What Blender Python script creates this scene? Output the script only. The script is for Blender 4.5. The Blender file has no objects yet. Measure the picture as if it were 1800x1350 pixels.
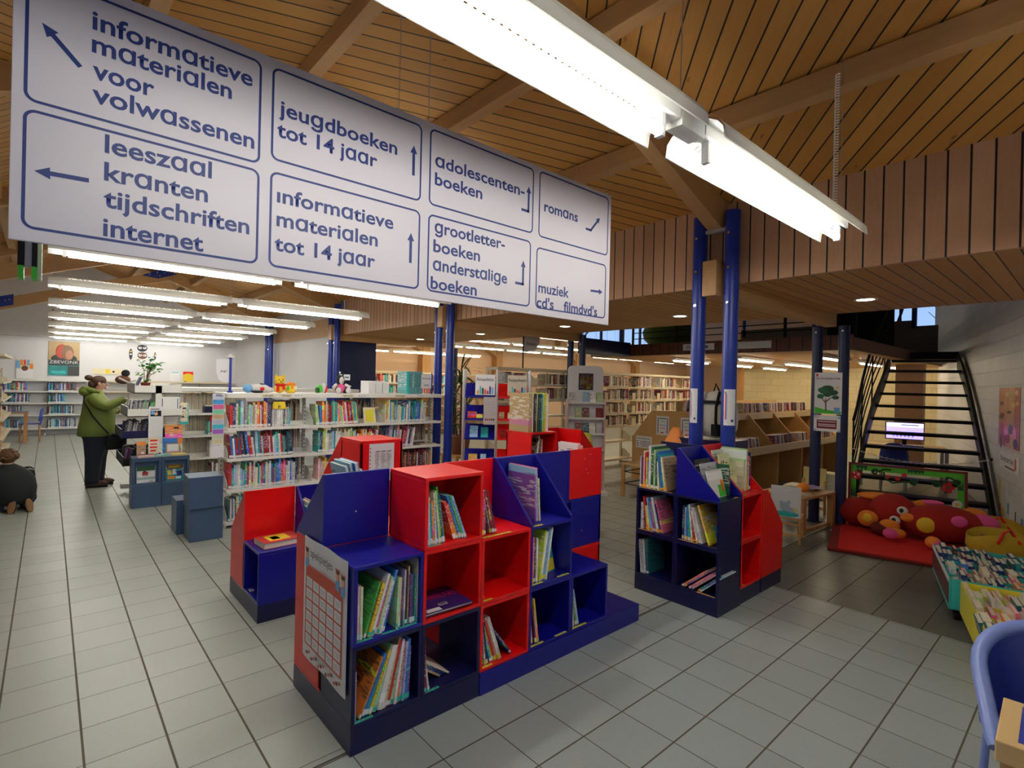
import bpy, bmesh, math, random
from mathutils import Vector, Matrix
random.seed(7)
SC = bpy.context.scene
COL = SC.collection
R = math.radians

# ---------------------------------------------------------------- camera
cam_d = bpy.data.cameras.new('camera')
cam = bpy.data.objects.new('camera', cam_d)
COL.objects.link(cam)
SC.camera = cam
YAW, PITCH, ROLL = R(41.505), R(-0.093), R(1.337)
_f = Vector((math.sin(YAW)*math.cos(PITCH), math.cos(YAW)*math.cos(PITCH), math.sin(PITCH)))
_r = Vector((math.cos(YAW), -math.sin(YAW), 0))
_u = _r.cross(_f)
_r, _u = _r*math.cos(ROLL)+_u*math.sin(ROLL), _u*math.cos(ROLL)-_r*math.sin(ROLL)
cam.matrix_world = Matrix(((_r.x, _u.x, -_f.x, 0), (_r.y, _u.y, -_f.y, 0), (_r.z, _u.z, -_f.z, 1.68), (0, 0, 0, 1)))
cam_d.sensor_fit = 'HORIZONTAL'
cam_d.sensor_width = 36.0
cam_d.lens = 920.8/1800*36
cam_d.clip_start = 0.02
cam_d.clip_end = 200

# ---------------------------------------------------------------- colour management, world, exposure
SC.view_settings.view_transform = 'Standard'
SC.view_settings.look = 'None'
SC.view_settings.gamma = 1.0
SC.view_settings.use_curve_mapping = False
SC.view_settings.exposure = 1.0
SC.cycles.use_denoising = True
SC.cycles.max_bounces = 8
SC.cycles.diffuse_bounces = 4
SC.cycles.glossy_bounces = 3
SC.cycles.sample_clamp_indirect = 6.0
W = bpy.data.worlds.new('dusk_sky')
SC.world = W
W.use_nodes = True
_nt = W.node_tree
_nt.nodes.clear()
_bg = _nt.nodes.new('ShaderNodeBackground')
_wo = _nt.nodes.new('ShaderNodeOutputWorld')
_tc = _nt.nodes.new('ShaderNodeTexCoord')
_sx = _nt.nodes.new('ShaderNodeSeparateXYZ')
_rp = _nt.nodes.new('ShaderNodeValToRGB')
_rp.color_ramp.elements[0].position = 0.0
_rp.color_ramp.elements[0].color = (0.42, 0.62, 1.0, 1)
_rp.color_ramp.elements[1].position = 0.6
_rp.color_ramp.elements[1].color = (0.16, 0.34, 0.95, 1)
_nt.links.new(_tc.outputs['Generated'], _sx.inputs[0])
_nt.links.new(_sx.outputs[2], _rp.inputs[0])
_nt.links.new(_rp.outputs[0], _bg.inputs[0])
_bg.inputs[1].default_value = 0.55
_nt.links.new(_bg.outputs[0], _wo.inputs[0])
TUBE = 26.0        # emission strength of the fluorescent tubes
DOWN = 9.0         # power of the recessed downlights

# ---------------------------------------------------------------- helpers
class MB:
    def __init__(s):
        s.v = []; s.f = []; s.m = []; s.mats = []; s.uv = []; s.sm = []; s.anyuv = False
    def slot(s, mat):
        if mat not in s.mats: s.mats.append(mat)
        return s.mats.index(mat)
    def face(s, pts, mat, uv=None, smooth=False):
        i = len(s.v); s.v += [tuple(p) for p in pts]
        s.f.append(list(range(i, i+len(pts)))); s.m.append(s.slot(mat)); s.sm.append(smooth)
        s.uv.append(uv)
        if uv: s.anyuv = True
    def add(s, verts, faces, mat, smooth=False):
        i = len(s.v); s.v += [tuple(p) for p in verts]
        k = s.slot(mat)
        for f in faces:
            s.f.append([i+j for j in f]); s.m.append(k); s.sm.append(smooth); s.uv.append(None)
    def box(s, x0, y0, z0, x1, y1, z1, mat, M=None):
        x0, x1 = min(x0, x1), max(x0, x1); y0, y1 = min(y0, y1), max(y0, y1); z0, z1 = min(z0, z1), max(z0, z1)
        vs = [(x0,y0,z0),(x1,y0,z0),(x1,y1,z0),(x0,y1,z0),(x0,y0,z1),(x1,y0,z1),(x1,y1,z1),(x0,y1,z1)]
        if M is not None: vs = [tuple(M @ Vector(v)) for v in vs]
        s.add(vs, [(0,3,2,1),(4,5,6,7),(0,1,5,4),(1,2,6,5),(2,3,7,6),(3,0,4,7)], mat)
    def prism(s, pts, axis, a0, a1, mat, smooth=False):
        """pts: 2D polygon; axis 'x': pts are (y,z); 'y': (x,z); 'z': (x,y)"""
        def P(p, a): return {'x': (a, p[0], p[1]), 'y': (p[0], a, p[1]), 'z': (p[0], p[1], a)}[axis]
        n = len(pts)
        vs = [P(p, a0) for p in pts] + [P(p, a1) for p in pts]
        fs = [tuple(range(n)), tuple(range(2*n-1, n-1, -1))]
        k = s.slot(mat); i = len(s.v); s.v += vs
        for f in fs:
            s.f.append([i+j for j in f]); s.m.append(k); s.sm.append(False); s.uv.append(None)
        for j in range(n):
            q = (j+1) % n
            s.f.append([i+j, i+n+j, i+n+q, i+q]); s.m.append(k); s.sm.append(smooth); s.uv.append(None)
    def cyl(s, p0, p1, r0, mat, r1=None, n=12, caps=True, smooth=True):
        p0 = Vector(p0); p1 = Vector(p1); r1 = r0 if r1 is None else r1
        d = (p1-p0).normalized(); a = d.orthogonal().normalized(); b = d.cross(a)
        vs = []
        for p, r in ((p0, r0), (p1, r1)):
            for k in range(n):
                t = 2*math.pi*k/n; vs.append(p+(a*math.cos(t)+b*math.sin(t))*r)
        s.add(vs, [(k, (k+1) % n, n+(k+1) % n, n+k) for k in range(n)], mat, smooth)
        if caps:
            s.add(vs[:n], [tuple(range(n-1, -1, -1))], mat); s.add(vs[n:], [tuple(range(n))], mat)
    def tube(s, path, r, mat, n=8, closed=False):
        P = [Vector(p) for p in path]; m = len(P); rs = r if isinstance(r, (list, tuple)) else [r]*m
        vs = []; prev = None
        for i, p in enumerate(P):
            if closed: d = (P[(i+1) % m]-P[i-1])
            else: d = P[min(i+1, m-1)]-P[max(i-1, 0)]
            d.normalize()
            if prev is None: a = d.orthogonal().normalized()
            else:
                a = prev-d*prev.dot(d)
                a = a.normalized() if a.length > 1e-6 else d.orthogonal().normalized()
            prev = a; b = d.cross(a)
            for k in range(n):
                t = 2*math.pi*k/n; vs.append(p+(a*math.cos(t)+b*math.sin(t))*rs[i])
        fs = []
        for i in range(m if closed else m-1):
            j = (i+1) % m
            for k in range(n):
                q = (k+1) % n; fs.append((i*n+k, i*n+q, j*n+q, j*n+k))
        s.add(vs, fs, mat, True)
        if not closed:
            s.add(vs[:n], [tuple(range(n-1, -1, -1))], mat); s.add(vs[-n:], [tuple(range(n))], mat)
    def ell(s, c, rx, ry, rz, mat, M=None, nu=16, nv=10):
        vs = [(0, 0, -1)]
        for j in range(1, nv):
            ph = -math.pi/2+math.pi*j/nv
            for k in range(nu):
                t = 2*math.pi*k/nu; vs.append((math.cos(ph)*math.cos(t), math.cos(ph)*math.sin(t), math.sin(ph)))
        vs.append((0, 0, 1)); L = len(vs)-1
        fs = [(0, 1+(k+1) % nu, 1+k) for k in range(nu)]
        for j in range(nv-2):
            for k in range(nu):
                a = 1+j*nu+k; b = 1+j*nu+(k+1) % nu; fs.append((a, b, b+nu, a+nu))
        o = 1+(nv-2)*nu
        fs += [(o+k, o+(k+1) % nu, L) for k in range(nu)]
        out = []
        for v in vs:
            p = Vector((v[0]*rx, v[1]*ry, v[2]*rz))
            if M is not None: p = M @ p
            out.append(p+Vector(c))
        s.add(out, fs, mat, True)
    def lathe(s, prof, c, mat, n=20, smooth=True):
        vs = []
        for r, z in prof:
            for k in range(n):
                t = 2*math.pi*k/n; vs.append((c[0]+r*math.cos(t), c[1]+r*math.sin(t), c[2]+z))
        fs = []
        for i in range(len(prof)-1):
            for k in range(n):
                q = (k+1) % n; fs.append((i*n+k, i*n+q, (i+1)*n+q, (i+1)*n+k))
        s.add(vs, fs, mat, smooth)
    def mesh(s, name):
        me = bpy.data.meshes.new(name)
        me.from_pydata(s.v, [], s.f)
        for m in s.mats: me.materials.append(m)
        me.polygons.foreach_set('material_index', s.m)
        me.polygons.foreach_set('use_smooth', s.sm)
        if s.anyuv:
            ul = me.uv_layers.new(name='UVMap')
            for p, uv in zip(me.polygons, s.uv):
                if uv:
                    for li, c in zip(p.loop_indices, uv): ul.data[li].uv = c
        me.update()
        return me
    def build(s, name, parent=None, bevel=0, loc=None, rotz=0, label=None):
        o = bpy.data.objects.new(name, s.mesh(name))
        COL.objects.link(o)
        if parent is not None: o.parent = parent
        if loc is not None: o.location = loc
        if rotz: o.rotation_euler = (0, 0, rotz)
        if bevel:
            b = o.modifiers.new('bevel', 'BEVEL'); b.width = bevel; b.segments = 2; b.limit_method = 'ANGLE'; b.angle_limit = R(40)
        if label: o['label'] = label
        return o

def tag(o, label, cat, group=None, kind=None):
    o['label'] = label
    o['category'] = cat
    if group: o['group'] = group
    if kind: o['kind'] = kind
    return o
def thing(name, label, cat, loc=(0, 0, 0), rotz=0, group=None):
    o = bpy.data.objects.new(name, None)
    o.empty_display_size = 0.1
    COL.objects.link(o)
    o.location = loc; o.rotation_euler = (0, 0, rotz)
    return tag(o, label, cat, group)
def struct(name, mb, **k):
    o = mb.build(name, **k); o['kind'] = 'structure'
    return o
def copy_tree(o, parent=None):
    c = o.copy(); COL.objects.link(c)
    if parent is not None: c.parent = parent
    for ch in list(o.children): copy_tree(ch, c)
    return c

# building frame turned 15 degrees on the right-hand side of the hall (stairs, block wall, reading corner)
RA = math.atan2(0.256, 0.967)
def E(a, e2, z=0.0):
    return (0.967*a+0.256*e2, 0.256*a-0.967*e2, z)

# ---------------------------------------------------------------- materials
def newmat(name):
    m = bpy.data.materials.new(name); m.use_nodes = True
    nt = m.node_tree; nt.nodes.clear()
    out = nt.nodes.new('ShaderNodeOutputMaterial'); b = nt.nodes.new('ShaderNodeBsdfPrincipled')
    nt.links.new(b.outputs[0], out.inputs[0])
    return m, nt, b
def N(nt, t, **k):
    n = nt.nodes.new(t)
    for a, v in k.items():
        if a.startswith('i_'):
            key = a[2:]
            n.inputs[int(key) if key.isdigit() else key].default_value = v
        else: setattr(n, a, v)
    return n
def math_(nt, op, a, b=None, clamp=False):
    n = nt.nodes.new('ShaderNodeMath'); n.operation = op; n.use_clamp = clamp
    for i, x in enumerate((a, b)):
        if x is None: continue
        if isinstance(x, (int, float)): n.inputs[i].default_value = x
        else: nt.links.new(x, n.inputs[i])
    return n.outputs[0]
def mix_(nt, fac, a, b):
    n = nt.nodes.new('ShaderNodeMix'); n.data_type = 'RGBA'
    for i, x in ((0, fac), (6, a), (7, b)):
        if isinstance(x, (int, float)): n.inputs[i].default_value = x
        elif isinstance(x, tuple): n.inputs[i].default_value = x if len(x) == 4 else (*x, 1)
        else: nt.links.new(x, n.inputs[i])
    return n.outputs[2]
def paint(name, col, rough=0.45, var=0.08, scale=6.0, metal=0.0, spec=0.5, bump=0.0, bscale=200.0, coat=0.0):
    m, nt, b = newmat(name)
    tc = N(nt, 'ShaderNodeTexCoord'); nz = N(nt, 'ShaderNodeTexNoise', i_Scale=scale, i_Detail=4.0)
    nt.links.new(tc.outputs['Object'], nz.inputs['Vector'])
    c0 = tuple(max(0, x*(1-var)) for x in col); c1 = tuple(min(1, x*(1+var)) for x in col)
    nt.links.new(mix_(nt, nz.outputs[0], c0, c1), b.inputs['Base Color'])
    b.inputs['Roughness'].default_value = rough; b.inputs['Metallic'].default_value = metal
    b.inputs['Specular IOR Level'].default_value = spec
    if coat: b.inputs['Coat Weight'].default_value = coat; b.inputs['Coat Roughness'].default_value = 0.2
    if bump:
        n2 = N(nt, 'ShaderNodeTexNoise', i_Scale=bscale, i_Detail=2.0); nt.links.new(tc.outputs['Object'], n2.inputs['Vector'])
        bp = N(nt, 'ShaderNodeBump', i_Strength=bump, i_Distance=0.002); nt.links.new(n2.outputs[0], bp.inputs['Height']); nt.links.new(bp.outputs[0], b.inputs['Normal'])
    return m
def glow(name, col, strength):
    m, nt, b = newmat(name)
    b.inputs['Base Color'].default_value = (0.8, 0.8, 0.8, 1)
    b.inputs['Emission Color'].default_value = (*col, 1); b.inputs['Emission Strength'].default_value = strength
    return m
def planks(name, c1, c2, gap=0.045, gapcol=(0.012, 0.008, 0.005), rough=0.55, knots=True):
    """UV: u in metres along the board, v in board widths"""
    m, nt, b = newmat(name)
    uv = N(nt, 'ShaderNodeUVMap'); sp = N(nt, 'ShaderNodeSeparateXYZ'); nt.links.new(uv.outputs[0], sp.inputs[0])
    u, v = sp.outputs[0], sp.outputs[1]
    pid = math_(nt, 'FLOOR', v); fr = math_(nt, 'FRACT', v)
    e = math_(nt, 'MINIMUM', fr, math_(nt, 'SUBTRACT', 1.0, fr))
    line = math_(nt, 'LESS_THAN', e, gap)
    wn = N(nt, 'ShaderNodeTexWhiteNoise', noise_dimensions='1D'); nt.links.new(pid, wn.inputs['W'])
    cb = N(nt, 'ShaderNodeCombineXYZ')
    nt.links.new(math_(nt, 'ADD', math_(nt, 'MULTIPLY', u, 0.9), math_(nt, 'MULTIPLY', wn.outputs[0], 37.0)), cb.inputs[0])
    nt.links.new(math_(nt, 'MULTIPLY', v, 2.2), cb.inputs[1]); nt.links.new(math_(nt, 'MULTIPLY', pid, 3.7), cb.inputs[2])
    nz = N(nt, 'ShaderNodeTexNoise', i_Scale=1.0, i_Detail=3.0, i_Distortion=0.6); nt.links.new(cb.outputs[0], nz.inputs['Vector'])
    rings = math_(nt, 'FRACT', math_(nt, 'MULTIPLY', nz.outputs[0], 11.0))
    rings = math_(nt, 'MULTIPLY', math_(nt, 'ABSOLUTE', math_(nt, 'SUBTRACT', rings, 0.5)), 0.9)
    f = math_(nt, 'ADD', math_(nt, 'MULTIPLY', wn.outputs[0], 0.75), math_(nt, 'MULTIPLY', rings, 0.5), True)
    col = mix_(nt, f, c1, c2)
    if knots:
        cb2 = N(nt, 'ShaderNodeCombineXYZ')
        nt.links.new(math_(nt, 'ADD', math_(nt, 'MULTIPLY', u, 1.7), math_(nt, 'MULTIPLY', wn.outputs[0], 11.0)), cb2.inputs[0])
        nt.links.new(math_(nt, 'MULTIPLY', v, 0.5), cb2.inputs[1])
        vo = N(nt, 'ShaderNodeTexVoronoi', i_Scale=1.6); nt.links.new(cb2.outputs[0], vo.inputs['Vector'])
        k = math_(nt, 'SUBTRACT', 1.0, math_(nt, 'DIVIDE', vo.outputs['Distance'], 0.1), True)
        col = mix_(nt, math_(nt, 'MULTIPLY', k, 0.8), col, tuple(x*0.16 for x in c1))
    col = mix_(nt, line, col, gapcol)
    nt.links.new(col, b.inputs['Base Color']); b.inputs['Roughness'].default_value = rough
    bp = N(nt, 'ShaderNodeBump', i_Strength=0.6, i_Distance=0.006, invert=True); nt.links.new(line, bp.inputs['Height']); nt.links.new(bp.outputs[0], b.inputs['Normal'])
    return m
def timber(name, c1, c2, rough=0.5, scale=3.0, axis='x'):
    m, nt, b = newmat(name)
    tc = N(nt, 'ShaderNodeTexCoord'); mp = N(nt, 'ShaderNodeMapping')
    s = {'x': (0.5, 9, 9), 'y': (9, 0.5, 9), 'z': (9, 9, 0.5)}[axis]
    mp.inputs['Scale'].default_value = s
    nt.links.new(tc.outputs['Object'], mp.inputs[0])
    nz = N(nt, 'ShaderNodeTexNoise', i_Scale=scale, i_Detail=4.0, i_Distortion=0.8); nt.links.new(mp.outputs[0], nz.inputs['Vector'])
    nt.links.new(mix_(nt, nz.outputs[0], c1, c2), b.inputs['Base Color']); b.inputs['Roughness'].default_value = rough
    return m
def tiles(name, wx, wy, base, joint=(0.10, 0.085, 0.06)):
    """UV in tile units; wx = half width of the joints met while moving along u"""
    m, nt, b = newmat(name)
    uv = N(nt, 'ShaderNodeUVMap'); sp = N(nt, 'ShaderNodeSeparateXYZ'); nt.links.new(uv.outputs[0], sp.inputs[0])
    def edge(c, w):
        fr = math_(nt, 'FRACT', c); e = math_(nt, 'MINIMUM', fr, math_(nt, 'SUBTRACT', 1.0, fr))
        return math_(nt, 'LESS_THAN', e, w)
    line = math_(nt, 'MAXIMUM', edge(sp.outputs[0], wx), edge(sp.outputs[1], wy))
    cb = N(nt, 'ShaderNodeCombineXYZ')
    nt.links.new(math_(nt, 'FLOOR', sp.outputs[0]), cb.inputs[0]); nt.links.new(math_(nt, 'FLOOR', sp.outputs[1]), cb.inputs[1])
    wn = N(nt, 'ShaderNodeTexWhiteNoise', noise_dimensions='2D'); nt.links.new(cb.outputs[0], wn.inputs['Vector'])
    sc = N(nt, 'ShaderNodeTexNoise', i_Scale=55.0, i_Detail=2.0); nt.links.new(uv.outputs[0], sc.inputs['Vector'])
    lo = N(nt, 'ShaderNodeTexNoise', i_Scale=0.6, i_Detail=3.0); nt.links.new(uv.outputs[0], lo.inputs['Vector'])
    t = math_(nt, 'ADD', math_(nt, 'MULTIPLY', wn.outputs[0], 0.5), math_(nt, 'MULTIPLY', lo.outputs[0], 0.5))
    col = mix_(nt, t, tuple(x*0.9 for x in base), tuple(x*1.1 for x in base))
    col = mix_(nt, math_(nt, 'MULTIPLY', math_(nt, 'GREATER_THAN', sc.outputs[0], 0.69), 0.55), col, (0.62, 0.6, 0.55))
    col = mix_(nt, math_(nt, 'MULTIPLY', math_(nt, 'LESS_THAN', sc.outputs[0], 0.32), 0.6), col, (0.06, 0.06, 0.05))
    col = mix_(nt, line, col, joint)
    nt.links.new(col, b.inputs['Base Color'])
    nt.links.new(math_(nt, 'ADD', 0.34, math_(nt, 'MULTIPLY', line, 0.5)), b.inputs['Roughness'])
    b.inputs['Specular IOR Level'].default_value = 0.4
    bp = N(nt, 'ShaderNodeBump', i_Strength=0.5, i_Distance=0.004, invert=True); nt.links.new(line, bp.inputs['Height']); nt.links.new(bp.outputs[0], b.inputs['Normal'])
    return m
def blocks(name, base, mortar, bw=0.4, bh=0.2, ms=0.008):
    m, nt, b = newmat(name)
    uv = N(nt, 'ShaderNodeUVMap')
    br = N(nt, 'ShaderNodeTexBrick'); br.offset = 0.5
    br.inputs['Scale'].default_value = 1.0; br.inputs['Brick Width'].default_value = bw; br.inputs['Row Height'].default_value = bh
    br.inputs['Mortar Size'].default_value = ms; br.inputs['Mortar Smooth'].default_value = 0.3
    br.inputs['Color1'].default_value = (*base, 1); br.inputs['Color2'].default_value = (*[x*0.93 for x in base], 1); br.inputs['Mortar'].default_value = (*mortar, 1)
    nt.links.new(uv.outputs[0], br.inputs['Vector']); nt.links.new(br.outputs[0], b.inputs['Base Color'])
    b.inputs['Roughness'].default_value = 0.6
    nz = N(nt, 'ShaderNodeTexNoise', i_Scale=60.0); nt.links.new(uv.outputs[0], nz.inputs['Vector'])
    h = math_(nt, 'ADD', math_(nt, 'MULTIPLY', br.outputs['Fac'], -1.0), math_(nt, 'MULTIPLY', nz.outputs[0], 0.15))
    bp = N(nt, 'ShaderNodeBump', i_Strength=0.5, i_Distance=0.006); nt.links.new(h, bp.inputs['Height']); nt.links.new(bp.outputs[0], b.inputs['Normal'])
    return m
def cover_mat(name, rough=0.35):
    """printed book cover or spine in the object's own colour, with bands and lettering-like marks that differ per object"""
    m, nt, b = newmat(name)
    oi = N(nt, 'ShaderNodeObjectInfo'); tc = N(nt, 'ShaderNodeTexCoord'); sp = N(nt, 'ShaderNodeSeparateXYZ')
    nt.links.new(tc.outputs['Generated'], sp.inputs[0])
    rnd = oi.outputs['Random']
    hs = N(nt, 'ShaderNodeHueSaturation'); nt.links.new(oi.outputs['Color'], hs.inputs['Color'])
    nt.links.new(math_(nt, 'ADD', 0.3, math_(nt, 'MULTIPLY', rnd, 0.4)), hs.inputs['Hue']); hs.inputs['Value'].default_value = 1.3
    r2 = math_(nt, 'FRACT', math_(nt, 'MULTIPLY', rnd, 17.3)); r3 = math_(nt, 'FRACT', math_(nt, 'MULTIPLY', rnd, 91.7))
    lo = math_(nt, 'MULTIPLY', r2, 0.7)
    inb = math_(nt, 'MULTIPLY', math_(nt, 'GREATER_THAN', sp.outputs[2], lo), math_(nt, 'LESS_THAN', sp.outputs[2], math_(nt, 'ADD', lo, math_(nt, 'MULTIPLY', r3, 0.3))))
    col = mix_(nt, math_(nt, 'MULTIPLY', inb, 0.75), oi.outputs['Color'], hs.outputs[0])
    ad = N(nt, 'ShaderNodeVectorMath', operation='MULTIPLY_ADD')
    nt.links.new(tc.outputs['Generated'], ad.inputs[0]); ad.inputs[1].default_value = (2.0, 3.0, 26.0)
    cb = N(nt, 'ShaderNodeCombineXYZ'); nt.links.new(math_(nt, 'MULTIPLY', rnd, 90.0), cb.inputs[0]); nt.links.new(cb.outputs[0], ad.inputs[2])
    nz = N(nt, 'ShaderNodeTexNoise', i_Scale=1.0, i_Detail=1.0); nt.links.new(ad.outputs[0], nz.inputs['Vector'])
    txt = math_(nt, 'MULTIPLY', math_(nt, 'GREATER_THAN', nz.outputs[0], 0.56), math_(nt, 'MULTIPLY', math_(nt, 'GREATER_THAN', sp.outputs[2], 0.3), math_(nt, 'LESS_THAN', sp.outputs[2], 0.9)))
    bw = mix_(nt, math_(nt, 'GREATER_THAN', r3, 0.45), (0.03, 0.03, 0.05), (0.85, 0.82, 0.75))
    col = mix_(nt, math_(nt, 'MULTIPLY', txt, 0.65), col, bw)
    nt.links.new(col, b.inputs['Base Color']); b.inputs['Roughness'].default_value = rough
    return m

M = {}
M['red'] = paint('red_lacquer', (0.74, 0.004, 0.004), 0.33, 0.05, 9, bump=0.06, bscale=350)
M['blue'] = paint('blue_lacquer', (0.004, 0.005, 0.225), 0.33, 0.06, 9, bump=0.06, bscale=350)
M['navy'] = paint('navy_lacquer', (0.004, 0.005, 0.058), 0.33, 0.06, 9, bump=0.06, bscale=350)
M['slate'] = paint('slate_blue_lacquer', (0.055, 0.10, 0.19), 0.33, 0.05, 9)
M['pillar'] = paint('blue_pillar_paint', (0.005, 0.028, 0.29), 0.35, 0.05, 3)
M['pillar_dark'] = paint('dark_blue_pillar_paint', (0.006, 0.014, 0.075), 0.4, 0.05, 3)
M['white_metal'] = paint('white_enamel', (0.80, 0.79, 0.74), 0.4, 0.03, 4)
M['lamp_metal'] = paint('lamp_enamel', (0.86, 0.86, 0.84), 0.35, 0.02, 4)
M['cream_metal'] = paint('cream_enamel', (0.66, 0.57, 0.40), 0.45, 0.05, 4)
M['grey_metal'] = paint('grey_metal', (0.42, 0.43, 0.45), 0.35, 0.05, 6, metal=0.4)
M['chrome'] = paint('chrome', (0.75, 0.75, 0.76), 0.15, 0.02, 6, metal=1.0)
M['alu'] = paint('aluminium', (0.72, 0.72, 0.72), 0.3, 0.03, 6, metal=0.7)
M['black'] = paint('black_metal', (0.006, 0.006, 0.007), 0.6, 0.1, 6, spec=0.25)
M['sign_white'] = paint('sign_board', (0.60, 0.565, 0.62), 0.4, 0.015, 3)
M['white_board'] = paint('white_board', (0.80, 0.79, 0.80), 0.4, 0.015, 3)
M['sign_ink'] = paint('sign_blue_ink', (0.010, 0.030, 0.17), 0.5, 0.02, 3)
M['ink'] = paint('dark_ink', (0.02, 0.02, 0.03), 0.6, 0.02, 3)
M['paper'] = paint('white_paper', (0.82, 0.82, 0.84), 0.6, 0.02, 5)
M['page'] = paint('book_pages', (0.72, 0.66, 0.52), 0.8, 0.1, 90)
M['teal_tape'] = paint('teal_label_tape', (0.05, 0.55, 0.42), 0.45, 0.04, 9)
M['yellow_tape'] = paint('yellow_label_tape', (0.80, 0.72, 0.05), 0.45, 0.04, 9)
M['orange_tape'] = paint('orange_label_tape', (0.85, 0.42, 0.06), 0.45, 0.04, 9)
M['white_tape'] = paint('white_spine_label', (0.78, 0.78, 0.76), 0.5, 0.04, 9)
M['cover'] = cover_mat('book_cover')
M['orange'] = paint('orange_paint', (0.85, 0.26, 0.03), 0.5, 0.05, 9)
M['yellow'] = paint('yellow_paint', (0.80, 0.60, 0.03), 0.5, 0.05, 9)
M['green'] = paint('green_paint', (0.05, 0.55, 0.03), 0.5, 0.05, 9)
M['dark_green'] = paint('dark_green_paint', (0.01, 0.09, 0.02), 0.5, 0.05, 9)
M['teal'] = paint('turquoise_paint', (0.04, 0.52, 0.52), 0.45, 0.05, 9)
M['pink'] = paint('pink_paint', (0.80, 0.10, 0.30), 0.6, 0.05, 9)
M['sky'] = paint('sky_blue_paint', (0.16, 0.42, 0.75), 0.5, 0.05, 9)
M['brown'] = paint('brown_paint', (0.16, 0.06, 0.03), 0.6, 0.1, 9)
M['purple'] = paint('purple_paint', (0.06, 0.03, 0.22), 0.5, 0.1, 9)
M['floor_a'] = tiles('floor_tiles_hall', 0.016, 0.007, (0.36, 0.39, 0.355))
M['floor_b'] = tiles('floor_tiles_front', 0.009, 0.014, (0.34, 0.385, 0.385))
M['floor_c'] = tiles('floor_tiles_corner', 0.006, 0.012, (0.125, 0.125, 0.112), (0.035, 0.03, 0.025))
M['joint'] = paint('expansion_joint', (0.045, 0.04, 0.035), 0.7)
M['roof'] = planks('roof_boards', (0.64, 0.32, 0.07), (0.46, 0.205, 0.04))
M['fascia'] = planks('fascia_boards', (0.64, 0.37, 0.21), (0.48, 0.26, 0.14), gap=0.05)
M['soffit'] = planks('soffit_boards', (0.58, 0.29, 0.085), (0.45, 0.21, 0.055), gap=0.04)
M['dark_fascia'] = planks('dark_boards', (0.16, 0.05, 0.025), (0.11, 0.035, 0.018), gap=0.04, knots=False)
M['beam'] = timber('beam_timber', (0.46, 0.25, 0.09), (0.56, 0.33, 0.14), axis='y')
M['beamx'] = timber('rafter_timber', (0.46, 0.25, 0.09), (0.56, 0.33, 0.14), axis='x')
M['postwood'] = timber('post_timber', (0.42, 0.20, 0.06), (0.55, 0.28, 0.09), axis='z')
M['beech'] = timber('beech_veneer', (0.56, 0.30, 0.09), (0.64, 0.38, 0.14), axis='z')
M['beechx'] = timber('beech_top', (0.60, 0.39, 0.16), (0.68, 0.47, 0.22), axis='x')
M['oldwood'] = timber('stained_wood', (0.36, 0.17, 0.06), (0.46, 0.23, 0.08), axis='z')
M['white_block'] = blocks('white_block_wall', (0.74, 0.73, 0.74), (0.60, 0.58, 0.60))
M['yellow_block'] = blocks('yellow_block_wall', (0.74, 0.62, 0.36), (0.60, 0.48, 0.26))
M['plaster'] = paint('white_plaster', (0.72, 0.72, 0.74), 0.8, 0.03, 1.5)
M['peach'] = paint('peach_plaster', (0.74, 0.50, 0.33), 0.8, 0.04, 1.5)
def reflector_mat():
    m, nt, b = newmat('perforated_reflector')
    b.inputs['Base Color'].default_value = (.88, .88, .86, 1); b.inputs['Roughness'].default_value = .4
    tr = N(nt, 'ShaderNodeBsdfTranslucent'); tr.inputs[0].default_value = (.9, .88, .8, 1)
    mx = N(nt, 'ShaderNodeMixShader'); mx.inputs[0].default_value = .20
    out = [n for n in nt.nodes if n.type == 'OUTPUT_MATERIAL'][0]
    nt.links.new(b.outputs[0], mx.inputs[1]); nt.links.new(tr.outputs[0], mx.inputs[2]); nt.links.new(mx.outputs[0], out.inputs[0])
    return m
M['reflector'] = reflector_mat()
M['tube'] = glow('fluorescent_tube', (1.0, 0.97, 0.88), TUBE)
M['tube_warm'] = glow('warm_fluorescent_tube', (1.0, 0.86, 0.60), TUBE*0.75)
M['down'] = glow('downlight_lens', (1.0, 0.92, 0.78), 14.0)
# ================================================================ SETTING
S = 0.2994                      # tile size
def floor_piece(name, x0, y0, x1, y1, mat, ox, oy, z=0.0):
    mb = MB()
    P = [(x0, y0), (x1, y0), (x1, y1), (x0, y1)]
    mb.face([(x, y, z) for x, y in P], mat, uv=[((x-ox)/S, (y-oy)/S) for x, y in P])
    mb.face([(x0, y0, z-0.1), (x0, y1, z-0.1), (x1, y1, z-0.1), (x1, y0, z-0.1)], mat, uv=[(0, 0)]*4)
    for a, b in zip(P, P[1:]+P[:1]):
        mb.face([(a[0], a[1], z-0.1), (b[0], b[1], z-0.1), (b[0], b[1], z), (a[0], a[1], z)], mat, uv=[(.5, .5)]*4)
    return struct(name, mb)
floor_piece('floor', -4.2, 2.238, 25.2, 19.4, M['floor_a'], 0.142, 3.468)
floor_piece('floor_1', -4.2, -4.0, 4.662, 2.225, M['floor_b'], 1.344, 1.919)
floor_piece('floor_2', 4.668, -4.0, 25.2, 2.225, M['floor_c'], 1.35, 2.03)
mb = MB(); mb.box(-4.2, 2.225, -0.1, 25.2, 2.238, -0.002, M['joint']); mb.box(4.662, -4.0, -0.1, 4.668, 2.225, -0.002, M['joint'])
struct('trim_1', mb)

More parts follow.
